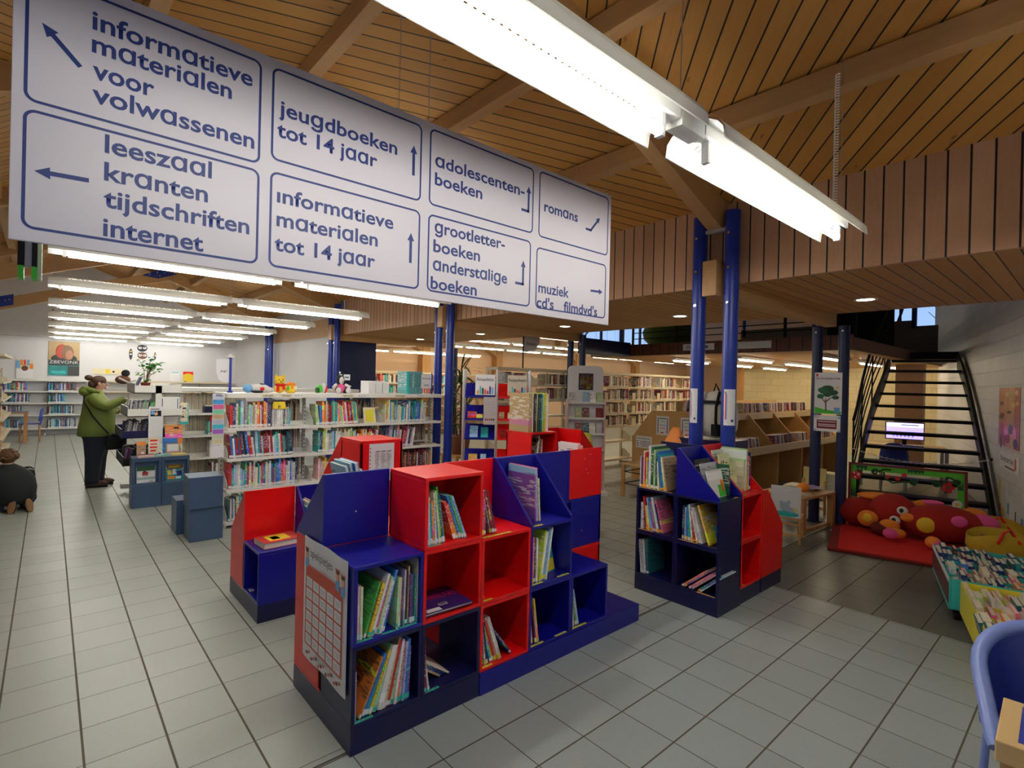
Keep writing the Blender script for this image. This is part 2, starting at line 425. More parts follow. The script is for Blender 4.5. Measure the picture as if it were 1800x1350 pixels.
PITCH_M = 0.37
XR, XE = 0.6, 4.55              # ridge and eaves
def zroof(x): return 3.33+PITCH_M*(4.5-x) if x >= XR else 3.33+PITCH_M*(4.5-XR)-PITCH_M*(XR-x)
BW = 0.1170
def roof_face(mb, x0, x1, y0, y1, sgn):
    P = [(x0, y0), (x0, y1), (x1, y1), (x1, y0)]
    def uv(p):
        x, y = p
        return ((x+sgn*y)*0.73, (x-sgn*y)/math.sqrt(2)/BW+0.15)
    mb.face([(x, y, zroof(x)) for x, y in P], M['roof'], uv=[uv(p) for p in P])
    mb.face([(x, y, zroof(x)+0.06) for x, y in reversed(P)], M['roof'], uv=[uv(p) for p in reversed(P)])
mb = MB()
bays = [(-3.2, 2.32, 1), (2.32, 6.56, -1), (6.56, 10.7, 1), (10.7, 14.9, -1), (14.9, 19.3, 1)]
for y0, y1, s_ in bays:
    roof_face(mb, XR, XE, y0, y1, s_)
    roof_face(mb, -4.2, XR, y0, y1, -s_)
struct('ceiling', mb)

# purlins carrying the boards (along the hall) and the sloping rafters over each pair of pillars
def beam(name, p0, p1, w, h, mat, label, roll=0):
    """rectangular timber from p0 to p1 (centre line of its underside)"""
    p0 = Vector(p0); p1 = Vector(p1); d = (p1-p0).normalized()
    side = d.cross(Vector((0, 0, 1))).normalized(); up = side.cross(d).normalized()
    mb = MB(); vs = []
    for p in (p0, p1):
        for a, b in ((-w/2, 0), (w/2, 0), (w/2, h), (-w/2, h)): vs.append(p+side*a+up*b)
    mb.add(vs, [(0, 1, 2, 3), (7, 6, 5, 4), (0, 4, 5, 1), (1, 5, 6, 2), (2, 6, 7, 3), (3, 7, 4, 0)], mat)
    o = mb.build(name, bevel=0.004); o['kind'] = 'structure'; o['label'] = label
    return o
for k, x in enumerate((3.6, 2.62, 1.64, -0.6, -1.7)):
    for y0, y1 in ((-3.0, 2.25), (2.39, 6.49), (6.63, 10.63), (10.77, 14.83), (14.97, 18.95)):
        beam('roof_purlin', (x, y0, zroof(x)-0.15), (x, y1, zroof(x)-0.15), 0.11, 0.15, M['beam'], 'timber purlin under the sloping board ceiling')
for y0, y1 in ((-3.0, 2.25), (2.39, 6.49), (6.63, 10.63), (10.77, 14.83), (14.97, 18.95)):
    beam('ridge_beam', (XR, y0, zroof(XR)-0.24), (XR, y1, zroof(XR)-0.24), 0.13, 0.2, M['beam'], 'timber ridge beam at the top of the board ceiling')
for y in (2.32, 6.56, 10.7, 14.9):
    beam('roof_rafter', (4.48, y, zroof(4.48)-0.27), (XR+0.02, y, zroof(XR)-0.27), 0.13, 0.25, M['beamx'], 'sloping timber rafter rising from the blue pillars')
    beam('roof_rafter', (-4.0, y, zroof(-4.0)-0.27), (XR-0.02, y, zroof(XR)-0.27), 0.13, 0.25, M['beamx'], 'sloping timber rafter on the left roof slope')
    if y > 7:
        t = beam('roof_tie', (-3.9, y-0.075, 3.93-0.353*6.0), (2.1, y-0.075, 3.93), 0.13, 0.22, M['beamx'], 'timber tie crossing below the roof rafters')
        for px, pz in ((1.92, 4.0), (-0.78, 3.02)):
            mb = MB()
            mb.prism([(px-0.36, pz-0.03), (px-0.04, pz-0.06), (px+0.36, pz+0.10), (px+0.02, pz+0.16)] if px > 0 else
                     [(px-0.3, pz-0.16), (px+0.22, pz+0.02), (px+0.22, pz+0.24), (px-0.3, pz+0.06)], 'y', y-0.155, y-0.143, M['pillar'])
            for bx, bz in ((-0.2, -0.02), (-0.05, 0.05), (0.1, 0.06), (0.0, -0.02), (0.16, 0.09)):
                mb.cyl((px+bx, y-0.163, pz+bz+0.03), (px+bx, y-0.155, pz+bz+0.03), 0.014, M['chrome'], n=8)
            o = mb.build('joint_plate'); o['kind'] = 'structure'; o['label'] = 'blue bolted steel plate on the roof tie'

# mezzanine: board fascia, board soffit, beams
mb = MB()
FX = 4.52
def fas(mb, x, y0, y1, z0, z1, mat, bw, face=-1, th=0.05):
    P = [(y1, z0), (y0, z0), (y0, z1), (y1, z1)]
    mb.face([(x, y, z) for y, z in P], mat, uv=[(z, y/bw) for y, z in P])
    mb.face([(x+th, y, z) for y, z in reversed(P)], mat, uv=[(z, y/bw) for y, z in reversed(P)])
    mb.box(x+0.001, y0, z0, x+th-0.001, y1, z1, mat)
fas(mb, FX, -0.55, 10.35, 2.60, 3.36, M['fascia'], 0.1205)
struct('trim_2', mb)
mb = MB()
def wy(x, e2=1.55):             # right-hand block wall: y of the wall face at world x
    a = (x-0.256*e2)/0.967
    return 0.256*a-0.967*e2
P = [(FX+0.05, wy(FX)), (7.05, wy(7.05)), (7.05, 10.7), (FX+0.05, 10.7)]
mb.face([(x, y, 2.60) for x, y in reversed(P)], M['soffit'], uv=[(x, y/0.1205) for x, y in reversed(P)])
mb.face([(x, y, 3.1) for x, y in P], M['soffit'], uv=[(x, y/0.1205) for x, y in P])
for (x0, y0), (x1, y1) in zip(P, P[1:]+P[:1]):
    mb.face([(x0, y0, 2.6), (x1, y1, 2.6), (x1, y1, 3.1), (x0, y0, 3.1)], M['soffit'], uv=[(0, x0+y0), (0, x1+y1), (1, x1+y1), (1, x0+y0)])
struct('ceiling_1', mb)
P = [(FX+0.05, 10.7), (7.4, 10.7), (7.4, 15.0), (FX+0.25, 15.0)]
mb = MB()
mb.face([(x, y, 2.60) for x, y in reversed(P)], M['soffit'], uv=[(x, y/0.1205) for x, y in reversed(P)])
mb.box(FX+0.05, 10.7, 2.602, 7.4, 15.0, 3.0, M['beam'])
struct('ceiling_2', mb)
for y in (2.32, 6.56, 10.62):
    beam('mezzanine_beam', (4.34, y, 2.49), (7.46, y, 2.49), 0.13, 0.31, M['beamx'], 'timber beam under the mezzanine gripped by the blue pillars')

# block wall on the right (turned 15 degrees)
def wall_quad(mb, p, q, z0, z1, mat, off=0.0, th=0.12, side=1):
    """vertical wall from p to q; visible face on the left of p->q if side=1"""
    p = Vector((*p, 0)); q = Vector((*q, 0)); d = (q-p).normalized(); n = Vector((d.y, -d.x, 0))*side; L = (q-p).length
    def V(a, b, z): return (p.x+d.x*a+n.x*b, p.y+d.y*a+n.y*b, z)
    mb.face([V(0, 0, z0), V(L, 0, z0), V(L, 0, z1), V(0, 0, z1)], mat, uv=[(off, z0), (off+L, z0), (off+L, z1), (off, z1)])
    mb.face([V(0, th, z1), V(L, th, z1), V(L, th, z0), V(0, th, z0)], mat, uv=[(off, z1), (off+L, z1), (off+L, z0), (off, z0)])
    mb.face([V(0, 0, z1), V(L, 0, z1), V(L, th, z1), V(0, th, z1)], mat, uv=[(0, 0)]*4)
    for a in (0, L):
        mb.face([V(a, 0, z0), V(a, th, z0), V(a, th, z1), V(a, 0, z1)], mat, uv=[(0, 0)]*4)
mb = MB()
wall_quad(mb, E(0.5, 1.55)[:2], E(4.25, 1.55)[:2], 0, 3.2, M['white_block'])
wall_quad(mb, E(4.25, 1.55)[:2], E(17.2, 1.55)[:2], 0, 5.2, M['white_block'], off=3.75)
struct('wall_right', mb)
# far wall of the hall and the white wall beyond the boarded gallery front
mb = MB()
mb.box(-4.2, 18.98, 0, 4.7, 19.2, 5.2, M['plaster'])
struct('wall_back', mb)
mb = MB(); mb.box(-1.1, 18.965, 2.62, 4.5, 18.98, 2.635, paint('wall_joint', (0.5, 0.5, 0.53), 0.8)); struct('trim_3', mb)
mb = MB(); mb.box(4.60, 11.0, 0, 4.8, 18.98, 3.5, M['plaster']); struct('wall_side', mb)
mb = MB(); mb.box(-4.3, -3.3, 0, -4.2, 19.2, 3.3, M['plaster']); struct('wall_left', mb)
mb = MB(); mb.box(-4.2, -3.3, 0, 1.6, -3.2, 0.9, M['plaster']); mb.box(1.6, -3.3, 0, 7.05, -3.2, 4.9, M['plaster']); mb.box(-4.2, -3.3, 2.7, 1.6, -3.2, 4.9, M['plaster'])
struct('wall_front', mb)
for k in range(4):
    mb = MB(); x0 = -4.2+k*1.45
    for a, c, d_, e in ((x0, .9, x0+1.45, .98), (x0, 2.62, x0+1.45, 2.7), (x0, .98, x0+.06, 2.62), (x0+1.39, .98, x0+1.45, 2.62)): mb.box(a, -3.29, c, d_, -3.23, e, M['pillar_dark'])
    struct('window_%d' % (10+k), mb)
# north wing
mb = MB()
mb.box(4.8, 14.6, 0, 25.2, 14.8, 2.95, M['peach'])
mb.box(4.8, 14.6, 5.0, 25.2, 14.8, 5.4, M['peach'])
struct('wall_north', mb)
mb = MB(); mb.box(4.8, 14.5, 2.95, 25.2, 14.6, 3.0, M['white_metal']); struct('trim_4', mb)
mb = MB(); mb.box(25.2, 7.2, 0, 25.4, 14.8, 5.4, M['peach']); struct('wall_east', mb)
mb = MB(); wall_quad(mb, (16.2, -1.0), (16.2, 7.6), 0, 2.36, M['yellow_block'], side=1); wall_quad(mb, (16.2, 7.6), (25.2, 7.6), 0, 2.36, M['peach'], side=1); struct('wall_yellow', mb)
dark = paint('unlit_dark_surface', (0.05, 0.035, 0.03), 0.7)  # gloom of the unlit upper space is put into this near-black colour
mb = MB(); mb.box(FX+0.05, -4, 5.2, 25.4, 19, 5.3, dark); mb.box(4.5, -4, 3.4, 4.6, 19, 5.2, dark); struct('ceiling_3', mb)
mb = MB(); mb.box(16.3, -3.0, 2.6, 16.4, 1.5, 5.2, dark); mb.box(16.3, 3.2, 2.6, 16.4, 7.6, 3.5, dark); mb.box(16.3, 1.5, 2.6, 16.4, 3.2, 3.35, dark); mb.box(16.3, 1.5, 4.6, 16.4, 7.6, 5.2, dark); struct('wall_upper', mb)
mb = MB(); mb.box(7.05, -4.1, 0, 25.4, -4.0, 5.3, dark); struct('wall_south', mb)
glassm, nt, b = newmat('window_glass'); b.inputs['Transmission Weight'].default_value = 1.0; b.inputs['Roughness'].default_value = 0.0; b.inputs['IOR'].default_value = 1.02; b.inputs['Base Color'].default_value = (0.95, 0.97, 1, 1)
k = 0
for x0 in (5.0, 7.9, 10.8, 13.7, 16.6, 19.5, 22.4):
    k += 1
    mb = MB()
    for a, c, d_, e in ((x0, 3.0, x0+2.9, 3.62), (x0, 4.9, x0+2.9, 5.0), (x0, 3.62, x0+0.25, 4.9), (x0+1.5, 3.62, x0+1.58, 4.9)):
        mb.box(a, 14.62, c, d_, 14.72, e, M['pillar_dark'] if c > 3.1 else M['peach'])
    o = struct('window_%d' % k, mb)
    mb = MB(); mb.box(x0+0.25, 14.66, 3.62, x0+2.9, 14.67, 4.9, glassm); g_ = mb.build('pane', o)
mb = MB()
for y in (1.55, 2.4, 3.2, 5.5, 7.5): mb.box(16.3, y-0.05, 3.3, 16.38, y+0.05, 4.6, M['pillar_dark'])
o = struct('window_8', mb); mb = MB(); mb.box(16.33, 1.5, 3.3, 16.34, 7.5, 4.6, glassm); mb.build('pane', o)
for x in (9.0, 12.05, 16.3, 20.4):
    mb = MB(); mb.box(x-0.14, 14.3, 0, x+0.14, 14.58, 2.95, M['postwood']); mb.prism([(x-0.14, 2.6), (x-0.14, 2.95), (x-1.1, 3.5), (x-1.1, 3.2)], 'y', 14.32, 14.56, M['beamx'])
    tag(mb.build('timber_post', bevel=0.004), 'orange timber post with a strut, on the peach wall', 'post', 'timber posts on the peach wall')
mb = MB(); mb.box(15.5, 7.2, 0, 15.72, 7.42, 2.6, M['postwood'])
tag(mb.build('timber_post', bevel=0.004), 'timber post at the left end of the yellow block wall', 'post')
mb = MB(); mb.box(14.2, 2.6, 0, 14.45, 3.1, 2.3, paint('brown_post', (0.15, 0.07, 0.03), 0.6))
tag(mb.build('timber_post', bevel=0.004), 'dark brown timber post behind the open stair', 'post')

# second, lower gallery deck with its dark board front
mb = MB()
fas(mb, 9.0, 2.5, 6.55, 2.30, 2.53, M['dark_fascia'], 0.2)
P = [(9.05, 2.5), (16.2, 2.5), (16.2, 7.6), (9.05, 7.6)]
mb2 = MB()
mb2.face([(x, y, 2.30) for x, y in reversed(P)], M['soffit'], uv=[(y, x/0.1205) for x, y in reversed(P)])
mb2.box(9.05, 2.5, 2.303, 16.2, 7.6, 2.50, M['dark_fascia'])
struct('trim_5', mb); struct('ceiling_4', mb2)
beam('steel_beam', (7.5, 6.56, 2.27), (9.0, 6.56, 2.27), 0.12, 0.30, M['pillar_dark'], 'dark blue beam leading to the lower gallery')

# twin pillars
def twin(x, y, z, label, m, sep=0.30, r=0.062, dark_=False):
    t = thing('twin_pillar', label, 'pillar', (x, y, 0))
    for s_ in (-1, 1):
        mb = MB(); mb.cyl((0, s_*sep/2, 0), (0, s_*sep/2, z), r, m, n=24)
        mb.cyl((0, s_*sep/2, 0), (0, s_*sep/2, 0.012), r*1.5, m, n=24)
        mb.build('post', t)
        for q in (2.42, 2.72, 3.02):
            if q < z-0.05:
                mb = MB(); mb.cyl((-r-0.012, s_*sep/2, q), (-r+0.004, s_*sep/2, q), 0.013, M['chrome'], n=8); mb.build('bolt', t)
    if z > 3:
        mb = MB(); mb.box(-0.02, -sep/2+r*0.9, z-0.16, 0.02, sep/2-r*0.9, z-0.13, M['grey_metal']); mb.build('saddle_plate', t)
    return t
twin(4.43, 2.31, 3.22, 'bright blue twin pillars rising behind the blue and red corner bookcase', M['pillar'])
twin(4.43, 6.56, 3.22, 'blue twin pillars at the right end of the white shelving', M['pillar'])
twin(4.43, 10.62, 3.22, 'blue twin pillars at the near edge of the white side wall', M['pillar'])
twin(4.43, 14.9, 3.22, 'farthest blue twin pillars against the white side wall', M['pillar'])
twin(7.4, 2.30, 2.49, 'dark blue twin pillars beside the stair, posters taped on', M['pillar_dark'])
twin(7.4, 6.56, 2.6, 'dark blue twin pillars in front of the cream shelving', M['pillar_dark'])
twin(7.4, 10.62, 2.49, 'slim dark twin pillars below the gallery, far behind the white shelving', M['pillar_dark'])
def bare_tree(x, y, h, seed, label):
    t = thing('bare_tree', label, 'tree', (x, y, 0), 0, 'bare trees outside the high windows'); rnd = random.Random(seed); mb = MB()
    def br(p, d, L, r, k):
        q = p+d*L; mb.tube([p, p.lerp(q, .5)+Vector((rnd.uniform(-.1, .1), rnd.uniform(-.1, .1), 0))*L*.5, q], [r, r*.8, r*.6], bark, n=5)
        if k == 0: return
        for i in range(3 if k > 1 else 4):
            a = Vector((rnd.uniform(-1, 1), rnd.uniform(-1, 1), rnd.uniform(.1, 1))).normalized(); br(p.lerp(q, rnd.uniform(.5, 1)), (d*.55+a*.75).normalized(), L*rnd.uniform(.6, .8), r*.55, k-1)
    br(Vector((0, 0, 0)), Vector((0, 0, 1)), h*.42, .14, 4); mb.build('branches', t)
bark = paint('bark', (.03, .025, .02), .9)
bare_tree(13.0, 19.5, 6.5, 1, 'bare tree outside the high north windows, left'); bare_tree(16.8, 18.5, 7.0, 2, 'bare tree outside the high north windows, middle'); bare_tree(20.5, 19.5, 6.5, 3, 'bare tree outside the high north windows, right'); bare_tree(21.0, 4.0, 6.5, 4, 'bare tree outside the east window beyond the stair')
mb = MB(); mb.box(4.6, 10.85, 0, 5.5, 10.92, 2.5, M['pillar_dark']); o = struct('door_1', mb)

# recessed downlights in the mezzanine soffit
for i, y in enumerate((1.6, 3.66, 5.68, 7.85, 10.0)):
    t = thing('downlight', ('round recessed downlight above the stair', 'round recessed downlight just left of the bright blue twin pillars', 'round recessed downlight under the right end of the sign',
                            'round recessed downlight right of the second pair of blue pillars', 'round recessed downlight farthest along the gallery')[i], 'light', (6.12, y, 2.6), 0, 'recessed downlights')
    mb = MB(); mb.lathe([(0.075, -0.001), (0.10, -0.008), (0.105, 0.0)], (0, 0, 0), M['lamp_metal'], 24); mb.build('ring', t)
    mb = MB(); mb.lathe([(0.0, -0.002), (0.076, -0.002)], (0, 0, 0), M['down'], 24, False); mb.build('lens', t)
    ld = bpy.data.lights.new('downlight_lamp', 'SPOT'); ld.energy = DOWN; ld.color = (1.0, 0.83, 0.58); ld.spot_size = R(120); ld.spot_blend = 0.8; ld.shadow_soft_size = 0.06
    lo = bpy.data.objects.new('downlight_lamp', ld); COL.objects.link(lo); lo.parent = t; lo.location = (0, 0, -0.02)
    if i == 0: ld.energy = DOWN*0.35

# ---------------------------------------------------------------- fluorescent trough lights
def trough_meshes(L, m_in, slots=True):
    prof = [(-0.128, 0.0), (-0.122, 0.045), (-0.10, 0.078), (-0.062, 0.098), (0.0, 0.105), (0.062, 0.098), (0.10, 0.078), (0.122, 0.045), (0.128, 0.0)]
    mb = MB(); th = 0.006
    inn = [(y*0.955, z-th if abs(y) < 0.12 else z) for y, z in prof]
    def strip(pr, flip, skip):
        n = 46
        for i in range(len(pr)-1):
            (y0, z0), (y1, z1) = pr[i], pr[i+1]
            if skip and i in (2, 5):
                xs = [0.15+(L-0.3)*k/n for k in range(n+1)]
                for k in range(n):
                    a, b = xs[k], xs[k]+(xs[k+1]-xs[k])*0.5
                    q = [(a, y0, z0), (b, y0, z0), (b, y1, z1), (a, y1, z1)]
                    mb.face(q[::-1] if flip else q, m_in)
                for a, b in ((0, 0.15), (L-0.15, L)):
                    q = [(a, y0, z0), (b, y0, z0), (b, y1, z1), (a, y1, z1)]
                    mb.face(q[::-1] if flip else q, m_in)
            else:
                q = [(0, y0, z0), (L, y0, z0), (L, y1, z1), (0, y1, z1)]
                mb.face(q[::-1] if flip else q, m_in, smooth=True)
    strip(prof, False, slots); strip(inn, True, slots)
    for x in (0, L):
        for i in range(len(prof)-1):
            mb.face([(x, *prof[i]), (x, *prof[i+1]), (x, *inn[i+1]), (x, *inn[i])], M['chrome'])
    mb.face([(0, *prof[0]), (L, *prof[0]), (L, *inn[0]), (0, *inn[0])], m_in); mb.face([(0, *prof[-1]), (L, *prof[-1]), (L, *inn[-1]), (0, *inn[-1])], m_in)
    return mb
LT = 1.74
me_trough = trough_meshes(LT, M['reflector']).mesh('reflector')
mb = MB(); mb.box(0.03, -0.034, 0.05, LT-0.03, 0.034, 0.10, M['lamp_metal']); me_house = mb.mesh('housing')
mb = MB(); mb.cyl((0.12, 0, -0.012), (LT-0.12, 0, -0.012), 0.019, M['tube'], n=12); me_tube = mb.mesh('tube')
mb = MB()
for x in (0.085, LT-0.12): mb.box(x, -0.015, -0.034, x+0.022, 0.015, 0.06, M['lamp_metal'])
me_hold = mb.mesh('tube_holder')
mb = MB(); mb.box(LT-0.02, -0.034, 0.03, LT+0.14, 0.034, 0.088, M['lamp_metal']); me_link = mb.mesh('coupling')
LROW = ['nearest', 'second', 'third', 'fourth', 'fifth', 'sixth', 'seventh', 'eighth', 'farthest']
def lamp_row(y, z, zc, label, x0=-0.02):
    t = thing('trough_light', label, 'light', (x0, y, z), 0, 'hanging fluorescent trough lights')
    for k in range(2):
        for nm, me in (('reflector', me_trough), ('housing', me_house), ('tube', me_tube), ('tube_holder', me_hold)):
            o = bpy.data.objects.new(nm, me); COL.objects.link(o); o.parent = t; o.location = (k*(LT+0.12), 0, 0)
    o = bpy.data.objects.new('coupling', me_link); COL.objects.link(o); o.parent = t
    for k, x in enumerate((0.06, LT+0.02, 2*LT+0.06)):
        top = zroof(x0+x)-0.02-z
        mb = MB(); mb.cyl((x, 0, 0.1), (x, 0, top), 0.0022, M['grey_metal'], n=5); mb.ell((x, 0, 0.12), 0.012, 0.012, 0.016, M['chrome'], nu=8, nv=6)
        mb.build('suspension_wire', t)
    if y < 2:
        mb = MB(); pts = []
        n = 400; top = 3.53-z
        for i in range(n+1):
            a = i/n*2*math.pi*52; zz = 0.105+(top-0.105)*i/n
            pts.append((3.44+0.011*math.cos(a), 0.0+0.011*math.sin(a), zz))
        mb.tube(pts, 0.0035, M['lamp_metal'], n=5); mb.build('coiled_cable', t, label='white coiled power cable')
        mb = MB()
        for i in range(6):
            for j in range(2): mb.box(LT*2-0.02+i*0.022, -0.02+j*0.03, 0.047, LT*2-0.005+i*0.022, -0.012+j*0.03, 0.05, M['black'])
        mb.build('vent_slots', t)
    return t
for i in range(9):
    y = 1.06+2.1*i if i else 1.06
    lamp_row(1.06+i*2.12, 2.6, 0, '%s hanging trough light with a glowing tube, counted from the camera' % LROW[i])
# slim ceiling lights in the north wing and under the lower gallery
mb = MB(); mb.box(0, -0.05, 0.0, 1.5, 0.05, 0.05, M['lamp_metal']); me_b = mb.mesh('batten')
mb = MB(); mb.cyl((0.04, 0, -0.012), (1.46, 0, -0.012), 0.016, M['tube_warm'], n=10); me_bt = mb.mesh('tube')
def batten(x, y, z, label, grp, rz=0, top=5.2):
    t = thing('batten_light', label, 'light', (x, y, z), rz, grp)
    for nm, me in (('batten', me_b), ('tube', me_bt)):
        o = bpy.data.objects.new(nm, me); COL.objects.link(o); o.parent = t
    if top > z+0.1:
        for a in (0.2, 1.3):
            mb = MB(); mb.cyl((a, 0, 0.05), (a, 0, top-z), 0.003, M['grey_metal'], n=5); mb.build('suspension_wire', t)
for yy in (8.3, 10.4, 12.5):
    for xx in (7.6, 9.2, 10.8, 12.4, 15.0, 16.6, 19.0, 21.5):  # farthest ones in each row are added lamps, brightening the peach wall's end
        batten(xx, yy, 2.72, 'slim hanging batten light over the shelves by the peach wall', 'batten lights of the rear wing')
for yy in (3.2, 4.6, 6.0):
    for xx in (9.8, 12.0, 14.2):
        batten(xx, yy, 2.24, 'slim batten light under the lower gallery', 'batten lights under the lower gallery', top=0)
for xx in (5.6, 7.2, 8.8): batten(xx, 13.2, 2.5, 'slim batten light at the far end behind the white side wall', 'batten lights far behind the side wall', top=2.6 if xx < 7 else 5.2)
# ================================================================ BOOKS
CN = {'red': (.62, .03, .03), 'dark red': (.30, .015, .02), 'pink': (.80, .16, .30), 'light pink': (.80, .48, .50), 'orange': (.80, .24, .04), 'yellow': (.82, .58, .05), 'cream': (.78, .70, .50),
      'white': (.78, .78, .76), 'light grey': (.52, .53, .55), 'grey': (.26, .27, .29), 'black': (.02, .02, .025), 'dark brown': (.10, .05, .03), 'tan': (.50, .34, .18), 'light blue': (.30, .56, .78), 'blue': (.04, .20, .58),
      'dark blue': (.02, .04, .18), 'teal': (.03, .40, .42), 'dark teal': (.02, .13, .16), 'green': (.07, .40, .08), 'light green': (.45, .65, .30), 'dark green': (.02, .12, .05), 'lime': (.55, .68, .06), 'purple': (.20, .07, .32), 'lilac': (.50, .38, .66), 'maroon': (.18, .02, .05)}
ORD = ['first', 'second', 'third', 'fourth', 'fifth', 'sixth', 'seventh', 'eighth', 'ninth', 'tenth', 'eleventh', 'twelfth', 'thirteenth', 'fourteenth', 'fifteenth', 'sixteenth', 'seventeenth', 'eighteenth', 'nineteenth',
       'twentieth', 'twenty-first', 'twenty-second', 'twenty-third', 'twenty-fourth', 'twenty-fifth', 'twenty-sixth', 'twenty-seventh', 'twenty-eighth', 'twenty-ninth', 'thirtieth'] + ['%d-th' % i for i in range(31, 90)]
def frame(x, y, z, rz=0): return Matrix.Translation((x, y, z)) @ Matrix.Rotation(R(rz), 4, 'Z')
def jit(c, a=0.15):
    k = 1+random.uniform(-a, a)
    return tuple(max(0.0, min(1.0, v*k*(1+random.uniform(-.06, .06)))) for v in c)
def book(name, t, h, d, col, label, group, Mx, tape=None, cat='book'):
    """a book standing with its spine on the local -y side"""
    mb = MB(); c = min(0.0022, t*0.2)
    mb.box(0, 0, 0, c, d, h, M['cover']); mb.box(t-c, 0, 0, t, d, h, M['cover']); mb.box(c, 0, 0, t-c, c, h, M['cover'])
    o = mb.build(name); o.matrix_world = Mx; o.color = (*jit(col), 1); tag(o, label, cat, group)
    mb = MB(); mb.box(c*1.05, c*1.1, 0.003, t-c*1.05, d-0.004, h-0.003, M['page']); mb.build('pages', o)
    if tape:
        mb = MB(); q = 0.0006; mb.box(-q, -q, 0.006, t+q, 0.007, random.uniform(.02, .034), M[tape if random.random() < .6 else 'white_tape']); mb.build('spine_label', o)
    return o
def row(place, F, items, x=0.004, y=0.02, tape=None, name='picture_book', group=None):
    """items: (thickness, height, depth, colour, lean degrees, extra gap before)"""
    out = []
    for i, it in enumerate(items):
        t, h, d, cn, ln = it[:5]; dx = it[5] if len(it) > 5 else 0.0
        th = R(ln); x += dx
        zz = t*math.sin(th) if th > 0 else 0.0
        Mx = F @ Matrix.Translation((x, y+random.uniform(0, .012), zz+0.0005)) @ Matrix.Rotation(th, 4, 'Y')
        lab = '%s %s, %s from left, %s' % (cn, name.replace('_', ' '), ORD[i], place)
        out.append(book(name, t, h, d, CN[cn], lab, group or ('books, '+place), Mx, tape))
        x += t/math.cos(th)+0.0008
    return out

# ================================================================ RED AND BLUE CHILDREN'S UNITS
U = 0.3615; PL = 0.12; TH = 0.018
def cube(parent, x, y, z, mat, face, back=True, name='cube', w=U, d=U, h=U):
    """open-fronted cube, its opening towards 'face' (-y, -x, +y, +x or None for a closed one)"""
    mb = MB(); e = 0.0008; x0, x1, y0, y1, z0, z1 = x+e, x+w-e, y+e, y+d-e, z+e, z+h-e
    mb.box(x0, y0, z0, x1, y1, z0+TH, mat); mb.box(x0, y0, z1-TH, x1, y1, z1, mat)
    sides = {'-x': (x0, y0, x0+TH, y1), '+x': (x1-TH, y0, x1, y1), '-y': (x0, y0, x1, y0+TH), '+y': (x0, y1-TH, x1, y1)}
    opp = {'-x': '+x', '+x': '-x', '-y': '+y', '+y': '-y'}
    for k, (a, b, c, d_) in sides.items():
        if k == face: continue
        if face and k == opp[face] and not back: continue
        mb.box(a, b, z0+TH, c, d_, z1-TH, mat)
    return mb.build(name, parent, bevel=0.0018)
def slant(parent, x, y, z, mat, face, left=True, right=True, back=True, name='slanted_display', w=U, d=U, h=U, mat_l=None, mat_r=None):
    """cheeks that slope down from the back panel, open at the top; face = side that slopes down"""
    F = {'-y': frame(x, y, z), '+y': frame(x+w, y+d, z, 180), '-x': frame(x, y+w, z, -90), '+x': frame(x+d, y, z, 90)}[face]
    mb = MB(); tri = [(0.004, 0.001), (d-0.001, 0.001), (d-0.001, h-0.001), (d-0.022, h-0.001), (0.004, 0.018)]
    if left: mb.prism(tri, 'x', 0.001, TH, mat_l or mat)
    if right: mb.prism(tri, 'x', w-TH, w-0.001, mat_r or mat)
    if back: mb.box(TH if left else 0.001, d-TH, 0.001, w-(TH if right else 0.001), d-0.001, h-0.001, mat)
    mb.v = [tuple(F @ Vector(v)) for v in mb.v]
    return mb.build(name, parent, bevel=0.0018)
def plinth(parent, x0, y0, x1, y1, mat, z1=PL):
    mb = MB(); mb.box(x0, y0, 0, x1, y1, z1-0.0005, mat); return mb.build('plinth', parent, bevel=0.002)
def tape(parent, x, y, z, ln, mat, rz=0, w=0.016):
    """shelf label lying at the front edge of a shelf"""
    mb = MB(); mb.box(0, 0, 0, ln, w, 0.0012, M[mat])
    for i in range(int(ln/0.009)-1):
        if i % 5 != 4: mb.box(0.006+i*0.009, w*0.3, 0.0012, 0.006+i*0.009+0.005, w*0.7, 0.0014, M['ink'])
    o = mb.build('shelf_label', parent); o.location = (x, y, z); o.rotation_euler = (0, 0, R(rz)); return o

L0, L1, L2, L3 = PL, PL+U, PL+2*U, PL+3*U        # cube levels .12 .4815 .843 1.2045
X0, YF = 1.03, 2.19
YB = YF+U
near = thing('children_bookcase', 'large stepped bookcase of red and blue cubes nearest the camera', 'bookcase', (0, 0, 0))
plinth(near, X0, YF, X0+2*U-0.001, YB+U, M['navy']); plinth(near, X0+2*U, YF-0.006, X0+6*U, YB+U, M['blue'])
cx = lambda i: X0+i*U
cube(near, cx(0), YF, L0, M['navy'], '-y'); cube(near, cx(0), YF, L1, M['blue'], '-y')
cube(near, cx(1), YF, L0, M['navy'], '-y', back=False); cube(near, cx(1), YF, L1, M['red'], '-y'); cube(near, cx(1), YF, L2, M['red'], '-y')
cube(near, cx(2), YF, L0, M['red'], '-y'); cube(near, cx(2), YF, L1, M['red'], '-y')
cube(near, cx(3), YF, L0, M['blue'], '-y'); cube(near, cx(3), YF, L1, M['blue'], '-y'); slant(near, cx(3), YF, L2, M['blue'], '-y')
cube(near, cx(4), YF, L0, M['blue'], '-y')
for i, cols in enumerate((('red', 'red', 'S'), ('blue', 'red', 's'), ('red', 'blue', 'r'), ('blue', 'blue', 'b'), ('blue', 'blue', 'b'), ('red', 'blue', 'r'))):
    if i != 1: cube(near, cx(i), YB, L0, M[cols[0]], '+y')
    cube(near, cx(i), YB, L1, M[cols[1]], '+y')
    if i != 1: slant(near, cx(i), YB, L2, M['red' if cols[2] == 'r' else 'blue'], '+y')
mb = MB()
